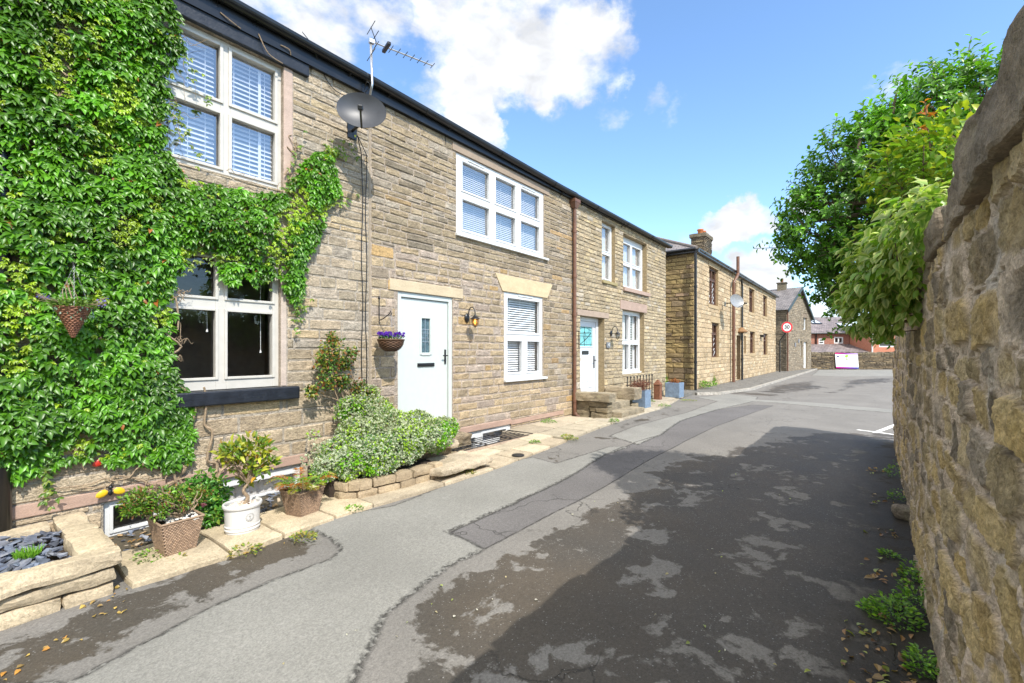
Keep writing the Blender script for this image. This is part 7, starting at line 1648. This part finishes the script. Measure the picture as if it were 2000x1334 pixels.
def lshrub():
    bl = []
    for px, py, d, r, w in ((1790, 320, 4.2, .34, 1), (1835, 300, 4.0, .32, 1), (1780, 262, 4.3, .22, .5), (1865, 275, 3.8, .24, .8), (1745, 330, 4.4, .24, .6), (1845, 355, 3.8, .24, .7), (1800, 375, 4.1, .24, .6), (1720, 370, 4.5, .2, .4), (1880, 220, 3.8, .14, .3)): d *= .76; r *= .76; p = atd(px, py, d); bl.append((p.x, p.y, p.z, r, r, r, w * r * r * 20))
    P, O = blob_cloud(bl, 1900, .8); n = len(P); T = unit(O * .6 + rn(n, 3) * .5 + np.array([[0, .2, .1]])); mb = MB(); k = ru(0, 1, n, 1); c = np.where(k < .7, np.array([.17, .30, .03]), np.array([.36, .40, .04])) * ru(.7, 1.2, n, 1); leaves(mb, P, T, unit(UP + rn(n, 3) * .4), ru(.048, .08, n), .45, c, c * 1.05); mb.build('foliage', M_LEAF, T_l, smooth=True)
    st = MB(); stem_set(st, (4.7, -.7, 1.8), P, 40, .009, .003, .1); a, b = atd(1822, 330, 3.0), atd(1806, 198, 3.0); st.tube([a, a.lerp(b, .5), b], [.006, .004, .002], 5); st.build('stem', M_BARK, T_l)
    rd = MB(); q = np.array([tuple(a.lerp(b, s)) for s in np.linspace(.55, 1, 14)]); m = len(q); c = np.array([[.42, .15, .03]]) * ru(.7, 1.2, m, 1); leaves(rd, q, unit(rn(m, 3) + UP * .4), UP + rn(m, 3) * .3, ru(.04, .07, m), .45, c, c); rd.build('red_shoot', M_LEAF, T_l)
lshrub()

# ---- small stuff: weeds, grasses, fallen leaves, far plants
def weed(x, y, z, r, h, n, pal, name, label, cat, group=None, size=(.02, .04), blade=False):
    a = ru(0, 6.283, n); rr = r * np.sqrt(ru(0, 1, n)); P = np.stack([x + rr * np.cos(a), y + rr * np.sin(a), z + (ru(0, .3, n) if blade else ru(0, 1, n)) * h * (1 - (rr / r) ** 2 * .7)], -1); pal = np.array(pal); c = pal[rng.integers(0, len(pal), n)] * ru(.7, 1.25, n, 1); mb = MB()
    if blade: leaves(mb, P, unit(np.stack([np.cos(a) * .5, np.sin(a) * .5, ru(.7, 1.4, n)], -1)), rn(n, 3), ru(.6, 1.2, n) * h, .10, c, c, LEAF5)
    else: leaves(mb, P, unit(np.stack([np.cos(a), np.sin(a), ru(.0, 1.0, n)], -1)), UP + rn(n, 3) * .4, ru(*size, n), .55, c, c, LEAF5)
    return tag(mb.build(name, M_LEAF), label, cat, group)
GR = [(.12, .28, .02), (.20, .36, .03), (.08, .18, .02)]; YG = [(.26, .30, .04), (.15, .24, .03), (.34, .28, .06)]
def gw_(px, py): x, y = gnd(px, py, .03); return x, y, zgf(x) + .03
wg = 'weeds along the pavement'
for px, py, r, h, n, pal, lab in ((1072, 827, .16, .10, 260, GR, 'bright green weed clump at the wall foot by the brown downpipe'), (908, 924, .14, .05, 200, YG, 'grassy weed clump at the kerb in front of the slab steps'), (1200, 824, .10, .09, 160, GR, 'green weed clump against the front of the stone side block'), (1298, 794, .16, .08, 160, GR, 'weed tuft at the kerb between the two blue grey planters'), (1272, 786, .12, .1, 120, GR, 'weed tuft beside the planter of dead stalks'),
                                 (1108, 853, .10, .04, 120, YG, 'yellowish weed tuft at the kerb below the grate'), (1115, 858, .12, .03, 120, YG, 'low yellow weed patch at the kerb near the downpipe'), (690, 995, .09, .03, 90, GR, 'small weed between kerb stones below the planter wall'), (592, 1052, .10, .05, 140, YG, 'yellowing weed at the corner of the dark tarmac patch'), (480, 1076, .12, .04, 130, YG, 'small weed growing along the flagstone edge below the white pot'), (350, 1092, .06, .03, 60, YG, 'tiny weed at the flagstone edge by the wicker planter'),
                                 (300, 1090, .14, .07, 190, GR, 'leafy weed sprawling left of the wicker planter'), (1045, 866, .09, .06, 90, GR, 'small weed at the kerb beside the light well'), (962, 868, .0001, .01, 4, GR, None), (1345, 783, .22, .05, 160, YG, 'thin weeds at the pavement end by the corner')):
    if lab is None: continue
    x, y, z = gw_(px, py); weed(x, y, z, r, h, n, pal, 'weed', lab, 'weed', wg)
x, y, z = .46, 4.62, .10
weed(x, y, z, .055, .075, 110, [(.14, .32, .03), (.2, .38, .04)], 'thrift_plant', 'small green grassy tuft with faded pink heads in the slate bed', 'plant', blade=True)
# weeds at the foot of the garden wall
for px, py, r, h, n, lab in ((1745, 1210, .13, .16, 420, 'bushy green weed at the foot of the garden wall nearest the camera'), (1790, 1190, .10, .26, 300, 'tall leafy weed hugging the garden wall'), (1700, 1190, .06, .05, 70, 'small weed out on the tarmac near the garden wall'), (1800, 1310, .07, .12, 200, 'weed at the wall foot in the bottom right corner'), (1735, 1085, .06, .04, 80, 'low weed on the dark dirt by the garden wall'), (1778, 1130, .05, .14, 120, 'upright weed against the garden wall'), (1752, 930, .12, .2, 140, 'far small weed at the garden wall base'), (1755, 975, .1, .12, 110, 'second weed along the garden wall base beyond the loose stone')):
    x, y = gnd(px, py); weed(x, y, zgf(x), r, h, n, GR, 'weed', lab, 'weed', 'weeds at the garden wall', (.018, .038))
x, y = gnd(1756, 1005); mb = MB(); rblock(mb, x - .16, x + .1, y - .12, y + .04, zgf(x) - .03, zgf(x) + .09, (.25, .21, .16), .02, .04, seed=400, res=.03); tag(mb.build('loose_stone', M_STEP), 'loose stone lying against the foot of the garden wall', 'stone')
def litter(n, pts, name, label, pal, s, kind='stuff', r=.2):
    P = []
    for _ in range(n):
        px, py = random.choice(pts); x, y = gnd(px, py); x += random.gauss(0, r * .7); y += random.gauss(0, r * .35)
        if y < -.2 or y > 5.3: continue
        z = zgf(x) + .018 * float(fbm(p2(np.array([x * .55]), np.array([y * .7])), 3, 3)[0]) + .012; P.append((x, y, z))
    P = np.array(P); n = len(P); pal = np.array(pal); c = pal[rng.integers(0, len(pal), n)] * ru(.6, 1.2, n, 1); mb = MB(); leaves(mb, P, unit(np.stack([rn(n), rn(n), rn(n) * .25], -1)), UP + rn(n, 3) * .35, ru(*s, n), ru(.5, .8, n), c, c * .85); return tag(mb.build(name, M_LEAF), label, 'litter', kind=kind)
litter(150, [(1720, 1120), (1740, 1180), (1700, 1230), (1720, 1290), (1690, 1330), (1760, 1260), (1735, 1050), (1720, 980), (1710, 920), (1740, 1330), (1780, 1334)], 'fallen_leaves', 'dry brown and yellow fallen leaves along the garden wall foot', [(.32, .18, .08), (.42, .28, .12), (.30, .34, .08), (.22, .12, .06)], (.025, .06))
litter(70, [(260, 1145), (210, 1175), (330, 1085), (590, 1050), (480, 1080), (210, 1200), (120, 1260), (280, 1055), (30, 1310)], 'fallen_leaves', 'scattered orange leaf litter beside the raised bed and flagstones', [(.5, .24, .05), (.42, .28, .1), (.55, .38, .1)], (.02, .045), r=.12)
litter(40, [(900, 1200), (1400, 1100), (1575, 1290), (1500, 950), (700, 1270), (1200, 1000), (1350, 1250)], 'fallen_leaves', 'a few small leaves and chips strewn over the open tarmac', [(.4, .34, .2), (.32, .38, .1), (.6, .57, .5)], (.012, .03), r=.6)
# dead stalks and plants in the cube planters, far greenery
def dead():
    n = 900; bl = [(11.85, 4.86, .62, .3, .26, .16, 1), (12.0, 4.86, .70, .35, .25, .12, .8), (11.65, 4.9, .66, .22, .2, .12, .5)]; P, O = blob_cloud(bl, n, .9); n = len(P); c = np.array([[.20, .075, .035]]) * np.exp(rn(n, 1) * .4); mb = MB(); leaves(mb, P, rn(n, 3), rn(n, 3), ru(.03, .06, n), .3, c, c, LEAF5); stem = MB(); stem_set(mb, (11.88, 4.86, .44), P, 90, .005, .002, .06); mb.build('dead_stalks', plain('dry brown stalks', (.17, .07, .04), .9, noise=.3), BP1)
    P, O = blob_cloud([(15.05, 5.02, .55, .2, .2, .08, 1)], 300, .9); n = len(P); c = np.array([[.36, .13, .04]]) * ru(.6, 1.3, n, 1); mb = MB(); leaves(mb, P, unit(rn(n, 3) + UP), rn(n, 3), ru(.04, .07, n), .3, c, c, LEAF5); mb.build('foliage', M_LEAF, BP2)
dead()
def bushy(px, py, d, blobs, n, pal, size, name, label, cat, group=None):
    p = atd(px, py, d); P, O = blob_cloud([(p.x + b[0], p.y + b[1], p.z + b[2], b[3], b[3], b[4], b[3]) for b in blobs], n, .7); m = len(P); pal = np.array(pal); c = pal[rng.integers(0, len(pal), m)] * ru(.6, 1.3, m, 1); mb = MB(); leaves(mb, P, unit(O + rn(m, 3) * .6), unit(UP + rn(m, 3) * .5), ru(*size, m), .5, c, c, LEAF5); return tag(mb.build(name, M_LEAF), label, cat, group)
fg = 'plants along the detached house'
bushy(1309, 752, 15.6, [(0, .3, .1, .2, .28), (.2, .4, .25, .15, .12)], 420, GR, (.06, .12), 'green_shrub', 'dark green fern like shrub behind the corner planter', 'shrub', fg)
bushy(1375, 748, 17.6, [(.1, 0, -.05, .3, .1), (.5, -.1, -.07, .25, .08)], 260, GR, (.05, .1), 'weed', 'grass clump at the foot of the golden house corner', 'weed', fg)
bushy(1388, 744, 19.2, [(.2, 0, 0, .2, .18)], 200, GR, (.06, .1), 'weed', 'round weed below the leaded window of the golden house', 'weed', fg)
bushy(1437, 712, 25.0, [(0, 0, -.1, .25, .7), (.1, -.1, -.7, .4, .3), (0, 0, .6, .15, .4)], 900, GR, (.07, .13), 'climbing_plant', 'tall green climber growing up the brown flue pipe', 'climber', fg)
bushy(1420, 738, 22.5, [(0, 0, 0, .35, .25)], 260, YG, (.06, .11), 'weed', 'straggly weed left of the climbing plant', 'weed', fg)
for px, py, d, b, n, lab in ((1466, 722, 28.0, (0, 0, 0, .4, .45), 400, 'tall grassy weed right of the black downpipe on the golden house'), (1478, 724, 29.2, (0, 0, -.05, .45, .28), 260, 'middle tuft of long grass at the far end of the golden house'), (1489, 726, 30.5, (0, 0, -.1, .45, .2), 220, 'low long grass near the far corner of the golden house')): bushy(px, py, d, [b], n, YG + GR, (.07, .14), 'weed', lab, 'weed', fg)
